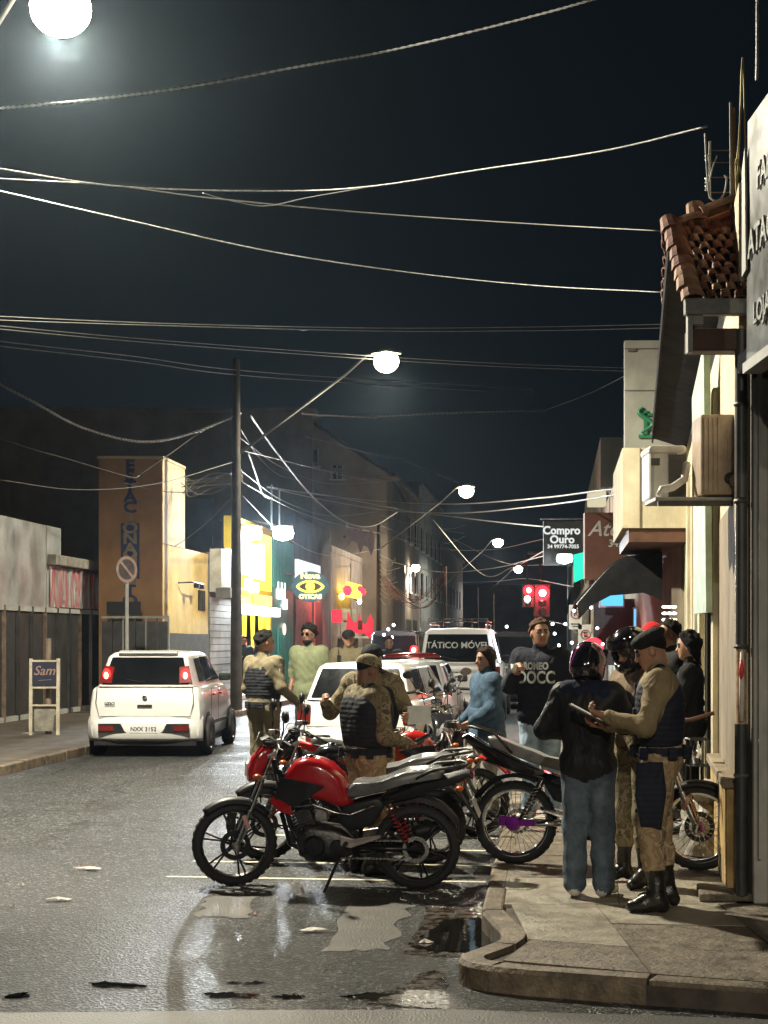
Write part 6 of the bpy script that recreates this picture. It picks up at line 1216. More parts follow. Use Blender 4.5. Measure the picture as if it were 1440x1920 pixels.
# barrel awning and open bar
aw = thing('black_awning', 'black arched fabric awning over the sidewalk in front of the bar', 'awning', (3.6, 22, 2.3)); n = 18; vs = []
for y in (22.0, 23.6, 25.2, 26.8):
    xr = FR(y)+.2; xl = P(1082, 0, 22).x+.11*(y-22)
    for i in range(n+1): u = i/n; vs.append((xr+(xl-xr)*u, y, 2.98-.72*(u**2.3)+.03*math.sin(u*9+y)))
b = MB(); b.add(vs, [(k*(n+1)+i, k*(n+1)+i+1, (k+1)*(n+1)+i+1, (k+1)*(n+1)+i) for k in range(3) for i in range(n)]); o = b.build('canvas', M('black_canvas', (.016, .016, .018), .9, var=.3, scale=3, bump=.3, bscale=8, spec=.08), aw, smooth=True); sm = o.modifiers.new('solid', 'SOLIDIFY'); sm.thickness = .02
for k, y in enumerate((22.0, 26.8)):
    b = MB(); b.tube([(vs[(0 if k == 0 else 3)*(n+1)+i][0], y, vs[(0 if k == 0 else 3)*(n+1)+i][2]-.02) for i in range(n+1)], .025, 6); b.build('hoop', BLKM, aw)
b = MB(); b.slab([(vs[i][0], 21.97, vs[i][2]) for i in range(0, n+1)]+[(vs[n][0]+.02, 21.97, 2.02), (vs[n-3][0], 21.97, 2.22), (vs[n-7][0], 21.97, 2.36), (vs[4][0], 21.97, 2.40), (vs[0][0], 21.97, 2.3)], (0, -1, 0), .015); b.build('valance', M('black_canvas'), aw)
for px, py, w, h, col, es, lb in ((1147, 1122, .28, .19, (.10, .45, .95), 1.1, 'wide blue menu screen glowing inside the bar'), (1198, 1158, .13, .22, (.12, .50, 1), 1.0, 'narrow upright blue screen inside the bar')):
    p = P(px, py, 27.5); t = thing('menu_screen', lb, 'screen', tuple(p), group='screens inside the bar'); b = MB(); b.box(p, (w*1.6, .05, h*1.7)); b.build('frame', GREYL, t); b = MB(); b.box(p-Vector((0, .035, 0)), (w*1.4, .02, h*1.4)); b.build('display', E('screen_%g' % w, col, es), t)
b = MB(); b.box(P(1190, 1185, 27.8), (1.5, .06, 1.2)); tag(b.build('bar_counter_wall', M('dark_blue_wall', (.03, .045, .06), .6, var=.2)), 'dim blue-grey wall under the awning behind the screens', 'wall')
for i in range(3):
    for k in range(3):
        p = P(1246+k*9, 1138+i*12, 19.5); b = MB(); b.ell(p, (.035, .02, .018), 10, 6, z0=-1); tag(b.build('bulb', E('warm_bulb', (1, .85, .6), 5), smooth=True), 'small warm bulb of the cluster above the heads near the wall', 'bulb', 'warm bulbs hanging near the wall')
# parking signs on one post
pk = thing('parking_sign_post', 'white parking sign boards on a slim post right of the kerb', 'sign', (4.8, 38, 0)); xx = P(1082, 0, 38).x; b = MB(); b.tube([(xx+.08, 38, 0.1), (xx+.08, 38, 2.7)], .03, 8); b.build('post', GREYL, pk)
SGW = M('sign_board_white', (.62, .62, .58), .5, var=.08)
for px, py, w, h, ch in ((1079, 1157, 24, 46, 'P'), (1098, 1196, 28, 50, 'E')):
    p = P(px, py, 37.9); s = FP/37.9; b = MB(); b.box(p, (w/s, .02, h/s)); bd = b.build('board', SGW, pk)
    b = MB(); b.lathe([(.10, -.012), (.10, -.02), (.125, -.02), (.125, -.012)], (p.x, p.y, p.z+.08), 'Y', 24, True); b.box((p.x, p.y-.022, p.z+.08), (.21, .008, .02), rot=Euler((0, R(45), 0))); b.build('ring', M('sign_ring_red', (.30, .03, .03), .5), bd)
    text(ch, .18, PLATETX, bd, (p.x, p.y-.02, p.z+.08), ext=.004, bold=.004); b = MB(); b.box((p.x, p.y-.014, p.z-.17), (w/s*.7, .006, .03)); b.box((p.x, p.y-.014, p.z-.23), (w/s*.5, .006, .02)); b.build('small_print', PLATETX, bd)
b = MB(); b.slab([P(1108, 1130, 30), P(1112, 1130, 30), P(1126, 1190, 30), P(1108, 1190, 30)][::-1], (0, 1, 0), .02); tag(b.build('pennant', M('cream_pennant', (.55, .45, .30), .7, var=.1)), 'narrow cream pennant hanging right of the parking signs', 'flag')
# traffic signal
tl = thing('traffic_signal', 'overhead traffic signal glowing red above the street', 'traffic light', (5.2, 45, 0)); b = MB(); b.tube([(6.2, 46, 0), (6.2, 46, 4.1), (5.9, 46, 4.25), (4.3, 46, 4.3)], [.09, .07, .06, .05], 10); b.build('mast', BLK, tl, smooth=True)
for px, py, rr in ((1017, 1112, .21), (991, 1107, .15)):
    p = P(px, py, 45); b = MB(); b.box((p.x, 45.15, p.z-rr*1.05), (rr*2.2, .22, rr*4.6)); hs = b.build('housing', BLK, tl, bevel=.02); b = MB(); b.lathe([(.001, -.05), (rr*.7, -.03), (rr, 0)], (p.x, 45.02, p.z), 'Y', 20); b.build('red_lens', E('signal_red', (1, .008, .012), 9), hs, smooth=True)
    b = MB(); b.lathe([(.001, -.055), (rr*.5, -.045)], (p.x, 45.0, p.z), 'Y', 16); b.build('lens_core', E('signal_core', (1, .22, .22), 14), hs, smooth=True)
    for k in (1, 2): b = MB(); b.lathe([(.001, -.01), (rr*.55, 0)], (p.x, 45.02, p.z-rr*1.3*k), 'Y', 16); b.build('dark_lens', GLSD, hs)
    b = MB(); b.tube([(p.x, 45.2, p.z+.2), (p.x, 46, 4.28)], .03, 6); b.build('hanger', BLK, tl)
spotlight('signal_light', (P(1017, 1112, 45).x, 44.6, 3.05), 130, (1, .05, .05), tl, .3, kind='POINT')
p = P(989, 1123, 44.5); t = thing('red_lamp', 'small pinkish lamp under the red traffic signal', 'lamp', tuple(p)); b = MB(); b.ell(p, (.09, .04, .09), 12, 8, z0=-1); b.build('bulb', E('pale_pink_bulb', (1, .6, .5), 20), t, smooth=True); b = MB(); b.tube([p, p+Vector((0, .4, .3))], .015, 5); b.build('stem', BLK, t)
# no-stopping sign and board stand on the left sidewalk
ns = thing('no_stopping_sign', 'round no-stopping sign on a grey post left of the tower', 'sign', (-4.85, 29, .12)); NR = M('sign_ring_faded', (.42, .30, .26), .6, var=.15); c = P(238, 1068, 29)
b = MB(); b.tube([(c.x, 29, .1), (c.x, 29, c.z+.2)], .035, 8); b.build('post', GREYL, ns)
q = MB(); q.lathe([(.001, 0), (.25, 0), (.25, .012), (.001, .012)], (0, 0, 0), 'Y', 28); rotz = Matrix.Rotation(R(48), 3, 'Z')
def tr(mb): mb.v = [tuple(rotz @ Vector(v)+c+Vector((0, -.06, 0))) for v in mb.v]; return mb
tr(q).build('plate', M('sign_plate_dark', (.10, .085, .08), .6, var=.2), ns); q = MB(); q.lathe([(.195, -.012), (.25, -.012), (.25, -.004), (.195, -.004)], (0, 0, 0), 'Y', 28, True); q.box((0, -.01, 0), (.43, .008, .05), rot=Euler((0, R(45), 0))); tr(q).build('ring', NR, ns)
bs = thing('board_stand', 'white wooden stand holding a dark handwritten board on the left sidewalk', 'stand', (-5.75, 26, .12)); WW = M('white_wood', (.56, .50, .38), .7, var=.2, scale=6, dirt=.3)
yb = 26.0; xa, xb = P(58, 0, yb).x, P(109, 0, yb).x
for x in (xa, xb): b = MB(); b.box((x, yb, .75), (.055, .06, 1.32), rot=Euler((R(-2), 0, 0))); b.build('post', WW, bs, bevel=.004)
for z, (h) in ((1.37, .03), (.92, .03), (.62, .03)): b = MB(); b.box(((xa+xb)/2, yb, z), (xb-xa, .04, h)); b.build('rail', WW, bs)
b = MB(); b.box(((xa+xb)/2, yb-.01, 1.15), (xb-xa-.05, .03, .40)); bd = b.build('board', M('navy_board', (.02, .024, .05), .5, var=.15), bs); text('Sam', .22, M('chalk_pink', (.35, .22, .20), .7), bd, ((xa+xb)/2, yb-.03, 1.2), ext=.003, shear=.3, bold=.002)
b = MB(); b.tube([((xa+xb)/2-.1, yb-.03, 1.04), ((xa+xb)/2+.12, yb-.03, 1.055)], .005, 4); b.build('underline', M('chalk_pink'), bd)
b = MB(); b.slab([(xa+.05, yb+.05, .18), (xb-.10, yb+.05, .18), (xb-.06, yb+.05, .62), (xa+.04, yb+.05, .62)], (0, 1, 0), .01); b.build('torn_sheet', M('torn_sheet', (.28, .26, .22), .7, var=.3, scale=5), bs)
b = MB(); b.tube([(xa+.23, yb+.3, .12), (xa+.23, yb+.3, 1.75)], .05, 8); tag(b.build('bollard_post', M('weathered_post', (.22, .17, .13), .8, var=.3)), 'weathered post standing behind the board stand', 'post')
# ---------------------------------------------------------------- vehicles
WHP = M('white_car_paint', (.66, .66, .65), .28, var=.05, scale=2, coat=.5, dirt=.12); SLVP = M('silver_paint', (.45, .46, .47), .3, metal=.5, var=.06, coat=.4); DKP = M('dark_car_paint', (.02, .02, .024), .2, var=.1, coat=.7)
motorcycle('red street motorcycle on its side stand nearest the viewer', (-.41, 10.85, 0), 173, -5, REDP, steer=18)
motorcycle('black motorcycle parked behind the nearest red one', (-.30, 12.1, 0), 172, -5, BLKP, steer=14, seat=M('pale_seat_vinyl', (.16, .16, .165), .28, var=.15))
motorcycle('dark red motorcycle with raised fender facing the sidewalk', (.17, 13.75, 0), -8, -4, DREDP, steer=-6, cowl=False, highfender=True, bar=.10)
motorcycle('spoke-wheeled motorcycle with grey seat and purple hub on the sidewalk', (1.58, 10.98, .12), -14, -3, BLKP, style='spoke', seat=SEATG, steer=-4, cowl=False, hub=PURP, rimmat=CHROME, fork=STEEL, swing=CHROME, tailup=.10)
motorcycle('motorcycle with tall mirrors parked behind the woman in denim', (.70, 17.2, 0), 100, -3, BLKP, steer=5, bar=.12)
car('white_hatchback', 'white small hatchback with lit tail lamps driving on the left', 'car', (-3.52, 22.65, 0), 89.5-1.5, WHP, L=3.75, Wd=1.68, Hh=1.56, belt=1.05, hood=.98, tail='high', lit=True, plate='NXX 3152')
uno = [o for o in bpy.data.objects if o.name == 'white_hatchback'][0]; vs, fs = textmesh('uno', .10, .002, bold=.002, shear=.2); mk('lettering', [(-.032, -v.x+.52, .80+v.y) for v in vs], fs, BLK, uno)
hb, rg_, sd_ = car('white_hatchback', 'white older hatchback stopped across the lane behind the officer', 'car', (-.36, 19.95, 0), 77, WHP, L=3.45, Wd=1.64, Hh=1.44, belt=.96, hood=.92, tail='low', plate='GZL 8812')
van, rg_, sd_ = car('police_van', 'white police van with tactical unit lettering on its dark rear window', 'van', (1.52, 32.0, 0), 90-6.3, WHP, L=4.6, Wd=1.84, Hh=1.97, belt=1.24, hood=1.12, kind='van', tail='low', wr=.34, plate='HLF 7291', roofrack=2)
vs, fs = textmesh('TÁTICO MÓVEL', .185, .003, bold=.004)
o_ = []
for v in vs:
    c = rg_(0, .58, .016); u = rg_(0, .8, .016)-c; u.normalize(); o_.append(c+Vector((0, -1, 0))*v.x+u*v.y)
mk('lettering', o_, fs, WHT, van)
b = MB()
for z in (2.10, 2.16): b.tube([(.25, -.62, z), (.25, .62, z)], .012, 6)
for y in (-.62, -.3, 0, .3, .62): b.tube([(.25, y, 1.97), (.25, y, 2.16)], .010, 5); b.tube([(.25, y, 2.10), (2.2, y, 2.10)], .010, 5)
b.build('roof_rack', STEEL, van)
b = MB(); b.tube([(.5, .8, 1.9), (.35, .8, 2.8)], .008, 5); b.tube([(.5, -.75, 1.9), (.4, -.75, 2.7)], .008, 5); b.build('antenna', STEEL, van)
for i in range(14):
    u = i/13; p = Vector((.12+.2*(1-u)*0+.02, -.70-.16*u, 1.90-.62*u)); b = MB(); b.ell(p+Vector((-.03, -.02, 0)), (.02, .022, .022), 8, 5, z0=-1); b.build('side_glint', E('white_glint', (.85, .92, 1), 9), van, smooth=True)  # glowing dots put in for the reflections along the van side
b = MB(); b.box((-.03, 0, 1.08), (.02, .9, .05)); b.build('badge_strip', SLVP, van); text_v = textmesh('POLÍCIA', .10, .002)
mk('lettering', [(-.045, -v.x-.55, 1.22+v.y) for v in text_v[0]], text_v[1], M('navy_text', (.03, .03, .06), .5), van)
car('dark_suv', 'dark sport utility car parked beyond the police van', 'car', (3.02, 38, 0), 90-6.3, DKP, L=4.5, Wd=1.8, Hh=1.92, belt=1.2, hood=1.1, kind='van', tail='low', wr=.34, plate=None, roofrack=2)
sedan, _, _ = car('police_sedan', 'silver patrol car mostly hidden behind the stopped hatchback', 'car', (.30, 25.4, 0), 84, SLVP, L=4.1, Wd=1.7, Hh=1.38, belt=.95, hood=.9, tail='low')
b = MB(); b.ell((1.9, 0, 1.43), (.14, .52, .075), 20, 8, z0=-.3); b.build('light_bar', REDL, sedan, smooth=True)
dv, rg2, _ = car('dark_van', 'dark van beyond the police van with one red lamp lit', 'van', (.28, 44, 0), 90-6.3, DKP, L=4.4, Wd=1.75, Hh=1.98, belt=1.15, hood=1.1, kind='van', tail='low', wr=.34)
b = MB(); b.ell((-.03, -.58, 1.42), (.04, .11, .13), 14, 8, z0=-1); b.build('lit_lens', TAIL_ON, dv, smooth=True); b = MB(); b.ell((-.08, -.58, 1.42), (.02, .06, .07), 12, 6, z0=-1); b.build('bulb_glow', TAIL_HOT, dv, smooth=True)
spotlight('tail_light', (0, 0, 0), 50, (1, .05, .05), dv, .2, kind='POINT').location = (-.5, -.58, 1.42)
p = P(1113, 1214, 26.5); t = thing('red_lamp', 'glowing red lamp on a post behind the helmeted riders', 'lamp', (p.x, p.y, .12)); b = MB(); b.tube([(p.x, p.y, .12), (p.x, p.y, p.z-.08)], .03, 8); b.build('post', BLK, t); b = MB(); b.ell(p, (.17, .07, .17), 14, 8, z0=-1); b.build('bulb', E('signal_red'), t, smooth=True); b = MB(); b.ell(p-Vector((0, .06, 0)), (.06, .03, .06), 12, 6, z0=-1); b.build('bulb_core', E('signal_core'), t, smooth=True)
spotlight('lamp_glow', p-Vector((0, .35, 0)), 18, (1, .06, .06), t, .2, kind='POINT')
# glowing dots added for the white glints along the sidewalk
k = 0
for px, py, d in ((1040, 1188, 24), (1060, 1170, 25), (1072, 1205, 25), (1048, 1210, 24), (1058, 1240, 23), (1092, 1235, 24), (1036, 1170, 27), (1120, 1178, 27), (1108, 1139, 24), (1076, 1145, 26), (1130, 1208, 25), (1066, 1258, 22), (720, 1190, 40), (728, 1180, 40), (738, 1172, 40), (950, 1175, 36), (1100, 1139, 27), (735, 1195, 38)):
    p = P(px, py, d); b = MB(); b.ell(p, (.024*d/25, .02, .024*d/25), 8, 5, z0=-1); tag(b.build('bulb', E('white_glint'), smooth=True), 'tiny glowing white dot added for a glint over the distant sidewalk', 'bulb', 'tiny glowing dots added over the street')
cable('thin wire added between the glowing dots over the distant sidewalk', [(1030, 1165, 27), (1060, 1172, 26), (1092, 1190, 25), (1130, 1176, 27)], .004)
# ---------------------------------------------------------------- people
CAMO = camo('military_camouflage', [(.20, .165, .095), (.13, .105, .06), (.27, .22, .14), (.085, .07, .045)], 10)
OLIV = cloth('khaki_shirt', (.145, .122, .074)); TANP = camo('tan_camouflage', [(.36, .265, .16), (.27, .19, .11), (.42, .32, .20), (.20, .14, .085)], 9)
def mats(top, pants, shoe, skin='tan', hair=(.012, .010, .009), vest=(.016, .017, .022), **k):
    d = dict(top=top, pants=pants, shoe=shoe, skin=M('skin_'+skin, SKIN[skin], .5, var=.10, scale=14, bump=.06, bscale=120), hair=M('hair_%g' % hair[0], hair, .75, var=.4, scale=60, bump=.8, bscale=110, spec=.15), vest=webbing('vest_%g' % vest[0], vest),
             lip=M('lips_'+skin, tuple(c*f for c, f in zip(SKIN[skin], (.85, .55, .55))), .45, var=.05), eye=M('eye_white', (.10, .085, .08), .2, var=0), helmet=M('helmet_black', (.014, .012, .014), .14, var=.15, coat=.8), visor=M('visor_smoke', (.01, .01, .012), .06, var=.1, spec=.8)); d.update(k); return d
def streaked(key):
    m = M(key, (.012, .010, .014), .14, var=.2, coat=.8); nt = m.node_tree; p = [n for n in nt.nodes if n.type == 'BSDF_PRINCIPLED'][0]; t = [n for n in nt.nodes if n.type == 'TEX_COORD'][0]
    n = nt.nodes.new('ShaderNodeTexNoise'); n.inputs['Scale'].default_value = 5; n.inputs['Detail'].default_value = 1; n.inputs['Distortion'].default_value = 1.0; r = nt.nodes.new('ShaderNodeValToRGB'); r.color_ramp.interpolation = 'CONSTANT'; e = r.color_ramp.elements
    e[0].color = (.012, .010, .014, 1); e[1].position = .50; e[1].color = (.30, .012, .17, 1); q = e.new(.565); q.color = (.05, .01, .09, 1); q = e.new(.66); q.color = (.012, .010, .014, 1)
    nt.links.new(t.outputs['Object'], n.inputs[0]); nt.links.new(n.outputs['Fac'], r.inputs[0]); nt.links.new(r.outputs[0], p.inputs['Base Color']); return m
BOOT = M('black_boot_leather', (.014, .013, .012), .32, var=.3, scale=12, bump=.3, bscale=30, rvar=.1); SNK = M('white_sneaker', (.55, .53, .48), .6, var=.15); DKSH = M('dark_shoe', (.02, .02, .022), .5)
JEAN = cloth('grey_blue_jeans', (.085, .115, .145), var=.3, fold=.8); LJEAN = cloth('light_blue_jeans', (.27, .37, .46), var=.25, fold=.8); BJK = cloth('black_jacket', (.014, .014, .016), fold=.9, rough=.6); BLU = cloth('denim_jacket', (.045, .080, .125), var=.3, fold=.55); NAVY = cloth('navy_fabric', (.010, .014, .034), fold=.6)
# officer reading papers, right foreground
m_ = mats(cloth('olive_shirt', (.24, .185, .105), fold=.9), TANP, BOOT, 'tan', vest=(.014, .016, .028))
t, j, hp_, m3, q = person('officer in olive shirt and dark vest reading papers, black cap and boots', (1.66, 9.28, .12), R(83), 1.70, 1.10, m_, near=1, clothes='uniform', head=(.42, 0, 0), hairstyle='crop', foot='boot',
    J=dict(elbowL=(-.27, .10, 1.14), wristL=(-.17, .33, 1.20), elbowR=(.26, .07, 1.12), wristR=(.12, .33, 1.13), ankleL=(-.15, .02, .085), ankleR=(.12, -.06, .085), kneeL=(-.13, .06, .5), kneeR=(.11, .0, .5), head=(0, .055, 1.60), footL=(-.15, .2, .08)), hands=(.9, .7), hdir=(Vector((.5, 0, 1)), Vector((0, 0, 1))))
vest(t, j, m_, 1.08, True, .010); cap(t, hp_, m3, cloth('black_beret', (.013, .013, .013)), 'beret')
b = MB(); hx = .18; b.puff([(-.07, .90), (.08, .90), (.095, .70), (.06, .52), (-.06, .50), (-.09, .72)], .035, y=0, edge=.6); b.v = [(hx+v[1]+.0, v[0]+.02, v[2]) for v in b.v]; b.build('thigh_holster', m_['vest'], t, smooth=True, auto=50)
b = MB(); b.puff([(-.07, .90), (.08, .90), (.095, .70), (.06, .52), (-.06, .50), (-.09, .72)], .035, y=0, edge=.6); b.v = [(-.185+v[1]*1.1, v[0]+.06, v[2]+.0) for v in b.v]; hs = b.build('thigh_holster', m_['vest'], t, smooth=True, auto=50)
b = MB(); b.tube([(-.20, .02, .62), (-.10, .14, .60), (0, .10, .60)], .012, 6); b.build('strap', m_['vest'], hs)
W0 = Matrix.Rotation(R(83), 3, 'Z')
def wl(t, p): return Vector(t.location)+Matrix.Rotation(t.rotation_euler.z, 3, 'Z') @ Vector(p)
bd = thing('clipboard', 'pale clipboard with papers in the hands of the capped officer', 'clipboard', tuple(wl(t, (0, .42, 1.16)))); c0 = wl(t, (0, .42, 1.165)); b = MB(); e1 = wl(t, (.15, .36, 1.15))-wl(t, (-.15, .36, 1.15)); e2 = wl(t, (0, .52, 1.235))-wl(t, (0, .32, 1.13))
b.slab([c0-e1*.36-e2*.6, c0+e1*.36-e2*.6, c0+e1*.36+e2*.6, c0-e1*.36+e2*.6], e1.cross(e2), .005); b.build('board', M('clip_board_brown', (.12, .08, .05), .5), bd); b = MB(); nn = e1.cross(e2).normalized()*.008; b.slab([c0+nn-e1*.33-e2*.56, c0+nn+e1*.33-e2*.56, c0+nn+e1*.33+e2*.56, c0+nn-e1*.33+e2*.56], nn, .003); b.build('paper', M('office_paper', (.62, .64, .64), .6, var=.08, scale=12), bd)
p0 = wl(t, (.05, -.16, .98)); b = MB(); b.tube([wl(t, (.20, -.05, 1.12)), wl(t, (.19, -.20, 1.13)), wl(t, (.17, -.34, 1.175))], [.015, .013, .012], 8); tag(b.build('baton', M('worn_wood', (.20, .09, .05), .5, var=.2), smooth=True), 'brown wooden baton sticking out behind the capped officer', 'baton')
# rider in black jacket, back to the viewer
m_ = mats(BJK, JEAN, SNK, 'tan')
m_['helmet'] = streaked('purple_black_helmet')
t, j, hp_, m3, q = person('rider in black jacket and wide grey jeans with purple helmet, seen from behind', (1.285, 9.70, .12), R(-22), 1.58, .93, m_, near=1, clothes='jacket', legs='wide', foot='shoe', hairstyle='long', head=(.3, 0, -.2),
    J=dict(elbowL=(-.33, .02, 1.16), wristL=(-.14, .26, 1.12), elbowR=(.28, .14, 1.22), wristR=(.28, .40, 1.24), ankleL=(-.09, -.02, .085), ankleR=(.10, .05, .085)), hands=(.7, .7))
helmet(t, hp_, m3, m_, True, .008, .96)
k = t['_k']
sdf_obj('hood', [([cone((-.13, -.03, 1.44), (.13, -.03, 1.44), .075, .075, 'top', .05), cone((-.10, .05, 1.42), (.22, .12, 1.38), .07, .065, 'top', .05), cone((.14, .10, 1.38), (.30, .26, 1.33), .062, .055, 'top', .05), cone((.12, -.02, 1.38), (.24, .08, 1.20), .08, .07, 'top', .06)], .010, dict(fold=.004))], dict(top=NAVY), t).scale = (k, k, k)
# man in the big black helmet
m_ = mats(cloth('brown_shirt', (.26, .19, .13)), CAMO, BOOT, 'tan')
t, j, hp_, m3, q = person('man in a large shiny black helmet looking down between the riders', (1.68, 10.22, .12), R(118), 1.68, 1.0, m_, near=1, clothes='uniform', foot='boot', hairstyle='undercap', head=(.45, 0, 0),
    J=dict(elbowL=(-.25, .06, 1.15), wristL=(-.14, .28, 1.16), elbowR=(.25, .02, 1.14), wristR=(.16, .27, 1.10), head=(0, .06, 1.61), ankleL=(-.16, .05, .085), ankleR=(.15, .0, .085)))
helmet(t, hp_, m3, m_, True, .008, 1.02)
# young man with the printed sweatshirt
m_ = mats(cloth('navy_sweatshirt', (.012, .014, .024), fold=.8), LJEAN, SNK, 'tan', hair=(.085, .045, .028))
t, j, hp_, m3, q = person('young man in dark sweatshirt with white print and light jeans holding a cup', (1.40, 13.75, .12), R(158), 1.80, 1.04, m_, near=2, clothes='hoodie', foot='shoe', hairstyle='short', head=(-.05, 0, .55),
    J=dict(elbowR=(.27, .04, 1.17), wristR=(.15, .27, 1.30), elbowL=(-.28, -.05, 1.14), wristL=(-.24, .08, .92)), hands=(.4, 1.2), hdir=(None, Vector((-1, 0, .2))))
k = t['_k']
for body, sz, z in (('ROMEO', .085, 1.345), ('DOCC', .150, 1.245)):
    vs, fs = textmesh(body, sz, .001, bold=.004); vs2 = []
    for v in vs:
        x = -v.x*.74+.0; y = .141+.012-(abs(x)/.17)**2*.035; vs2.append((x*-1*k*-1, y*k*1.06, (z+v.y)*k))
    mk('print', vs2, [f[::1] for f in fs], WHT, t)
w_ = wl(t, j['wristR']+Vector((-.02, .10, .03))); cp = thing('plastic_cup', 'small pale cup in the hand of the young man in sweatshirt', 'cup', tuple(w_)); b = MB(); b.lathe([(.001, -.035), (.020, -.035), (.027, .035), (.025, .035), (.018, -.03)], tuple(w_), 'Z', 16); b.build('cup_body', SNK, cp, smooth=True); b = MB(); b.lathe([(.027, .031), (.030, .035), (.027, .039)], tuple(w_), 'Z', 16, True); b.build('cup_rim', WHT, cp)
# woman in denim jacket
m_ = mats(BLU, cloth('greige_trousers', (.20, .19, .16)), DKSH, 'tan', hair=(.028, .018, .014))
t, j, hp_, m3, q = person('woman in a blue denim jacket turned to the left by the motorcycles', (1.00, 15.0, 0), R(112), 1.66, 1.08, m_, near=2, clothes='jacket', foot='shoe', hairstyle='bob', fem=True, head=(.05, 0, .1), J=dict(elbowL=(-.24, .05, 1.12), wristL=(-.12, .22, 1.0), elbowR=(.24, .0, 1.12), wristR=(.18, .20, .98)))
sdf_obj('jacket_hem', [([cone((-.09, 0, .80), (.09, 0, .80), .155, .155, 'top', .05), cone((-.08, 0, 1.0), (.08, 0, 1.0), .145, .145, 'top', .08)], .012, dict(fold=.005, clips=[(0, 0, -1, -.76)]))], dict(top=BLU), t)
# officer with phone between the motorcycles
m_ = mats(CAMO, TANP, BOOT, 'dark')
t, j, hp_, m3, q = person('officer in camouflage and vest seen from behind holding a phone', (-.13, 11.45, 0), R(-60), 1.63, 1.16, m_, near=1, clothes='uniform', hairstyle='crop', head=(.30, 0, -.15),
    J=dict(elbowR=(.27, .02, 1.10), wristR=(.20, .27, 1.04), elbowL=(-.29, .10, 1.14), wristL=(-.24, .34, 1.10)), hands=(.8, .8), hdir=(Vector((0, 0, 1)), Vector((0, 0, 1))))
vest(t, j, m_, 1.12, True, .010); cap(t, hp_, m3, CAMO, 'cap')
w_ = wl(t, j['wristR']+Vector((0, .12, .03))); ph = thing('phone', 'dark phone in the right hand of the camouflaged officer', 'phone', tuple(w_)); b = MB(); b.box(tuple(w_), (.075, .15, .009), rot=Euler((R(25), 0, R(-60)))); b.build('case', BLK, ph, bevel=.003); b = MB(); b.box(tuple(w_+Vector((-.002, 0, .007))), (.066, .135, .002), rot=Euler((R(25), 0, R(-60)))); b.build('display', GLSD, ph)
# officer behind holding a sheet
m_ = mats(CAMO, TANP, BOOT, 'tan')
t, j, hp_, m3, q = person('officer in vest facing the viewer behind the camouflaged one', (-.10, 12.95, 0), R(172), 1.70, 1.16, m_, near=2, clothes='uniform', hairstyle='crop', head=(.25, 0, 0), J=dict(elbowL=(-.34, .04, 1.13), wristL=(-.36, .28, 1.14), elbowR=(.36, .05, 1.16), wristR=(.36, .30, 1.26)), hands=(.7, .7))
vest(t, j, m_, 1.1, True, .012); cap(t, hp_, m3, cloth('black_cap_cloth', (.012, .012, .014)), 'cap')
w_ = wl(t, j['wristL']+Vector((-.02, .12, .02))); b = MB(); b.slab([w_+Vector((-.02, 0, -.08)), w_+Vector((.17, .02, -.07)), w_+Vector((.17, .06, .08)), w_+Vector((-.02, .04, .07))], (0, -1, 0), .002); tag(b.build('paper_sheet', M('office_paper')), 'white sheet of paper held above the motorcycle seats', 'paper')
# officer at the left in the road
m_ = mats(OLIV, OLIV, BOOT, 'tan')
t, j, hp_, m3, q = person('officer standing on the road at left, turned away, dark vest and khaki uniform', (-1.32, 16.9, 0), R(-38), 1.83, 1.06, m_, near=2, clothes='uniform', hairstyle='short', head=(.05, 0, -.5), J=dict(elbowR=(.27, -.02, 1.16), wristR=(.30, .20, 1.00), elbowL=(-.26, .02, 1.14), wristL=(-.20, .22, 1.05)))
vest(t, j, m_, 1.05, True, .013)
b = MB(); b.box((.262*t['_k'], -.02, 1.33*t['_k']), (.01, .055, .06)); b.build('sleeve_patch', WHT, t)
# man in the pale green shirt
m_ = mats(cloth('pale_green_shirt', (.17, .19, .11), fold=.45), cloth('dark_shorts', (.03, .03, .03)), DKSH, 'dark')
t, j, hp_, m3, q = person('bearded man in a loose pale green shirt beside the stopped hatchback', (-1.04, 21.35, 0), R(160), 1.93, .98, m_, near=2, clothes='hoodie', hairstyle='curly', beard=True, sleeves=False, foot='shoe', head=(0, 0, -.15))
b = MB()
for sg in (-1, 1): b.add([hp_(sg*.036+.024*math.cos(a), .094-abs(sg*.036+.024*math.cos(a))*.15, .012+.017*math.sin(a)) for a in [2*math.pi*i/12 for i in range(12)]], [tuple(range(12))])
b.tube([hp_(-.075, .02, .015), hp_(-.058, .085, .014), hp_(.058, .085, .014), hp_(.075, .02, .015)], .004, 5); b.build('sunglasses', GLSD, t)
# capped officer behind the hatchback
m_ = mats(OLIV, OLIV, BOOT, 'tan')
t, j, hp_, m3, q = person('officer with cap and dark vest standing behind the hatchback roof', (-.53, 23.0, 0), R(176), 1.88, 1.14, m_, near=2, clothes='uniform', hairstyle='crop', J=dict(wristL=(-.12, .24, 1.10), wristR=(.12, .24, 1.10), elbowL=(-.27, .02, 1.13), elbowR=(.27, .02, 1.13)))
vest(t, j, m_, 1.1, True, .014); cap(t, hp_, m3, cloth('black_cap_cloth'), 'cap')
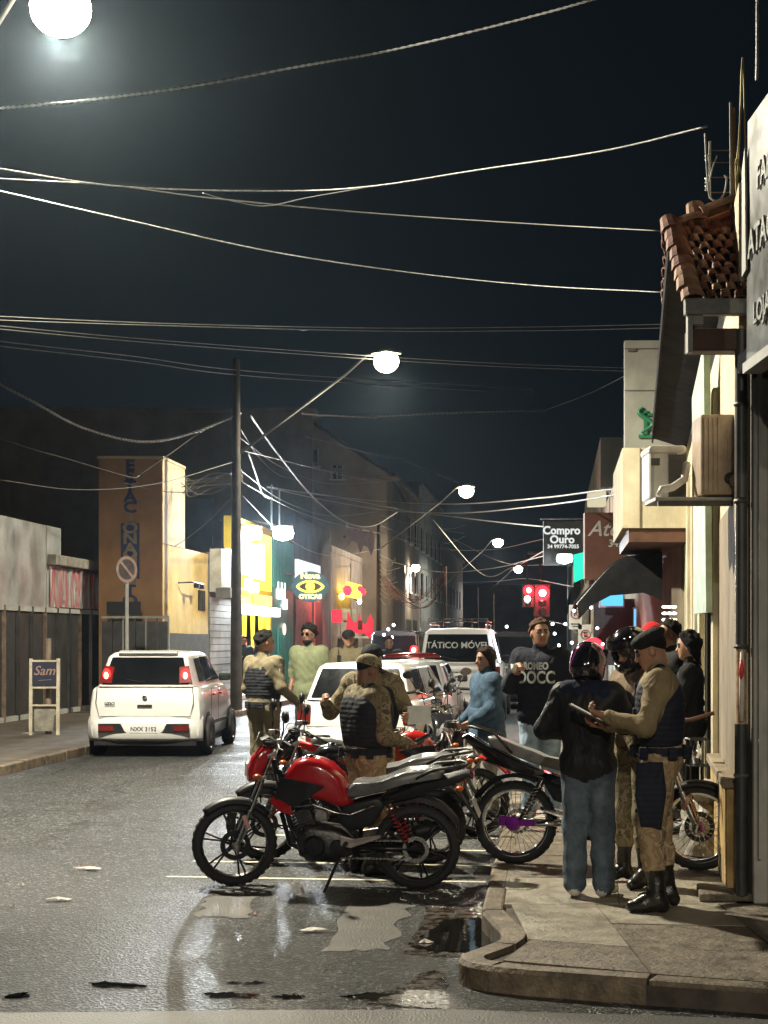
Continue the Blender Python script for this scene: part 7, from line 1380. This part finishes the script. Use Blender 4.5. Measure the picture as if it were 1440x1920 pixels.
# silhouettes by the yellow shop
m_ = mats(cloth('dark_tee', (.015, .015, .018)), cloth('dark_tee'), DKSH, 'dark')
person('dark silhouetted person with folded arms before the yellow shop', (-3.78, 41.5, .12), R(190), 1.68, 1.05, m_, near=3, clothes='tee', foot='shoe', J=dict(wristL=(.05, .18, 1.18), elbowL=(-.25, .06, 1.12), wristR=(-.05, .2, 1.15), elbowR=(.25, .06, 1.12)))
person('second dark figure in the yellow shop doorway near the pole', (-3.52, 42.6, .12), R(150), 1.62, 1.0, m_, near=3, clothes='tee', foot='shoe')
person('dark figure beyond the hatchback next to the white helmet glint', (.10, 30.0, 0), R(180), 1.78, 1.1, m_, near=3, clothes='jacket', foot='shoe')
# people by the wall at right
m_ = mats(cloth('black_top', (.012, .012, .013)), cloth('black_top'), DKSH, 'light', hair=(.008, .007, .008))
t, j, hp_, m3, q = person('pale woman with long black hair dressed in black by the wall', (2.57, 12.9, .12), R(70), 1.68, .98, m_, near=2, clothes='tee', foot='shoe', hairstyle='long', fem=True, head=(.1, 0, .1), J=dict(elbowL=(-.22, .04, 1.12), wristL=(-.08, .22, 1.05)))
b = MB(); b.lathe([(.128, -.012), (.134, -.012), (.134, .012), (.128, .012)], (0, 0, .985*t['_k']), 'Z', 24, True); b.v = [(v[0]*1.15, v[1]*.98, v[2]) for v in b.v]; b.build('belt', CHROME, t)
m_ = mats(cloth('black_tshirt', (.018, .018, .018)), cloth('black_tshirt'), DKSH, 'tan', hair=(.02, .016, .012)); m_['yel'] = cloth('yellow_collar', (.42, .30, .05))
t, j, hp_, m3, q = person('man with short dark hair and yellow collar near the long-haired woman', (2.585, 13.9, .12), R(110), 1.79, 1.05, m_, near=2, clothes='tee', foot='shoe', hairstyle='short')
b = MB(); b.lathe([(.078, 1.44), (.070, 1.475), (.062, 1.50)], (0, 0, 0), 'Z', 20); b.build('collar', m_['yel'], t, smooth=True)
m_ = mats(cloth('grey_tshirt', (.12, .10, .09)), cloth('black_top'), DKSH, 'tan')
t, j, hp_, m3, q = person('person in a red cap behind the man with yellow collar', (2.62, 15.0, .12), R(150), 1.79, 1.0, m_, near=2, clothes='tee', foot='shoe', hairstyle='crop'); cap(t, hp_, m3, cloth('red_cap_cloth', (.42, .015, .02)), 'cap')
# pale sack against the wall
b = MB(); b.ell((2.44, 11.6, .30), (.20, .26, .34), 22, 14, z0=-.5); b.ell((2.42, 11.5, .60), (.11, .14, .10), 16, 8, z0=-.8)
b.v = [(v[0]+.02*math.sin(v[2]*30+v[1]*17), v[1]+.02*math.sin(v[2]*23+v[0]*19), v[2]) for v in b.v]; sk = b.build('bin_bag', M('pale_plastic_bag', (.36, .34, .30), .4, var=.15, bump=.8, bscale=9), smooth=True); tag(sk, 'pale plastic bag slumped against the wall behind the front wheel', 'bag')
# metal basket on the sill by the doorway
t = thing('wire_basket', 'dark wire stand holding bottles by the doorway', 'stand', (2.50, 12.3, .12)); b = MB()
for dx, dy in ((0, 0), (.14, 0), (.14, .2), (0, .2)): b.tube([(2.42+dx, 12.15+dy, .12), (2.42+dx, 12.15+dy, .95)], .007, 5)
b.tube([(2.42, 12.15, .95), (2.56, 12.15, .95), (2.56, 12.35, .95), (2.42, 12.35, .95), (2.42, 12.15, .95)], .007, 5); b.build('wire_frame', BLKM, t)
b = MB(); b.lathe([(.001, 0), (.04, 0), (.04, .12), (.015, .17), (.015, .2)], (2.49, 12.25, .75), 'Z', 14); b.build('bottle', CHROME, t, smooth=True); b = MB(); b.box((2.49, 12.25, .74), (.15, .2, .01)); b.build('tray', BLKM, t)
# thin air volume added to give the lamps a soft halo
hm = bpy.data.materials.new('halo_air'); hm.use_nodes = True; nt = hm.node_tree; nt.nodes.clear(); out = nt.nodes.new('ShaderNodeOutputMaterial'); v = nt.nodes.new('ShaderNodeVolumePrincipled')
v.inputs['Color'].default_value = (.62, .82, 1, 1); v.inputs['Density'].default_value = .00022; v.inputs['Anisotropy'].default_value = .86; nt.links.new(v.outputs[0], out.inputs['Volume'])
b = MB(); b.box((0, 190, 5.9), (320, 482, 13.8)); hz = b.build('haze', hm, None, kind='stuff'); hz['label'] = 'thin haze added over the whole street for the lamp halos'
scene.cycles.volume_bounces = 0
print('TRIS', sum(len(o.data.polygons)*2 for o in bpy.data.objects if o.type == 'MESH'), 'OBJS', len(bpy.data.objects))
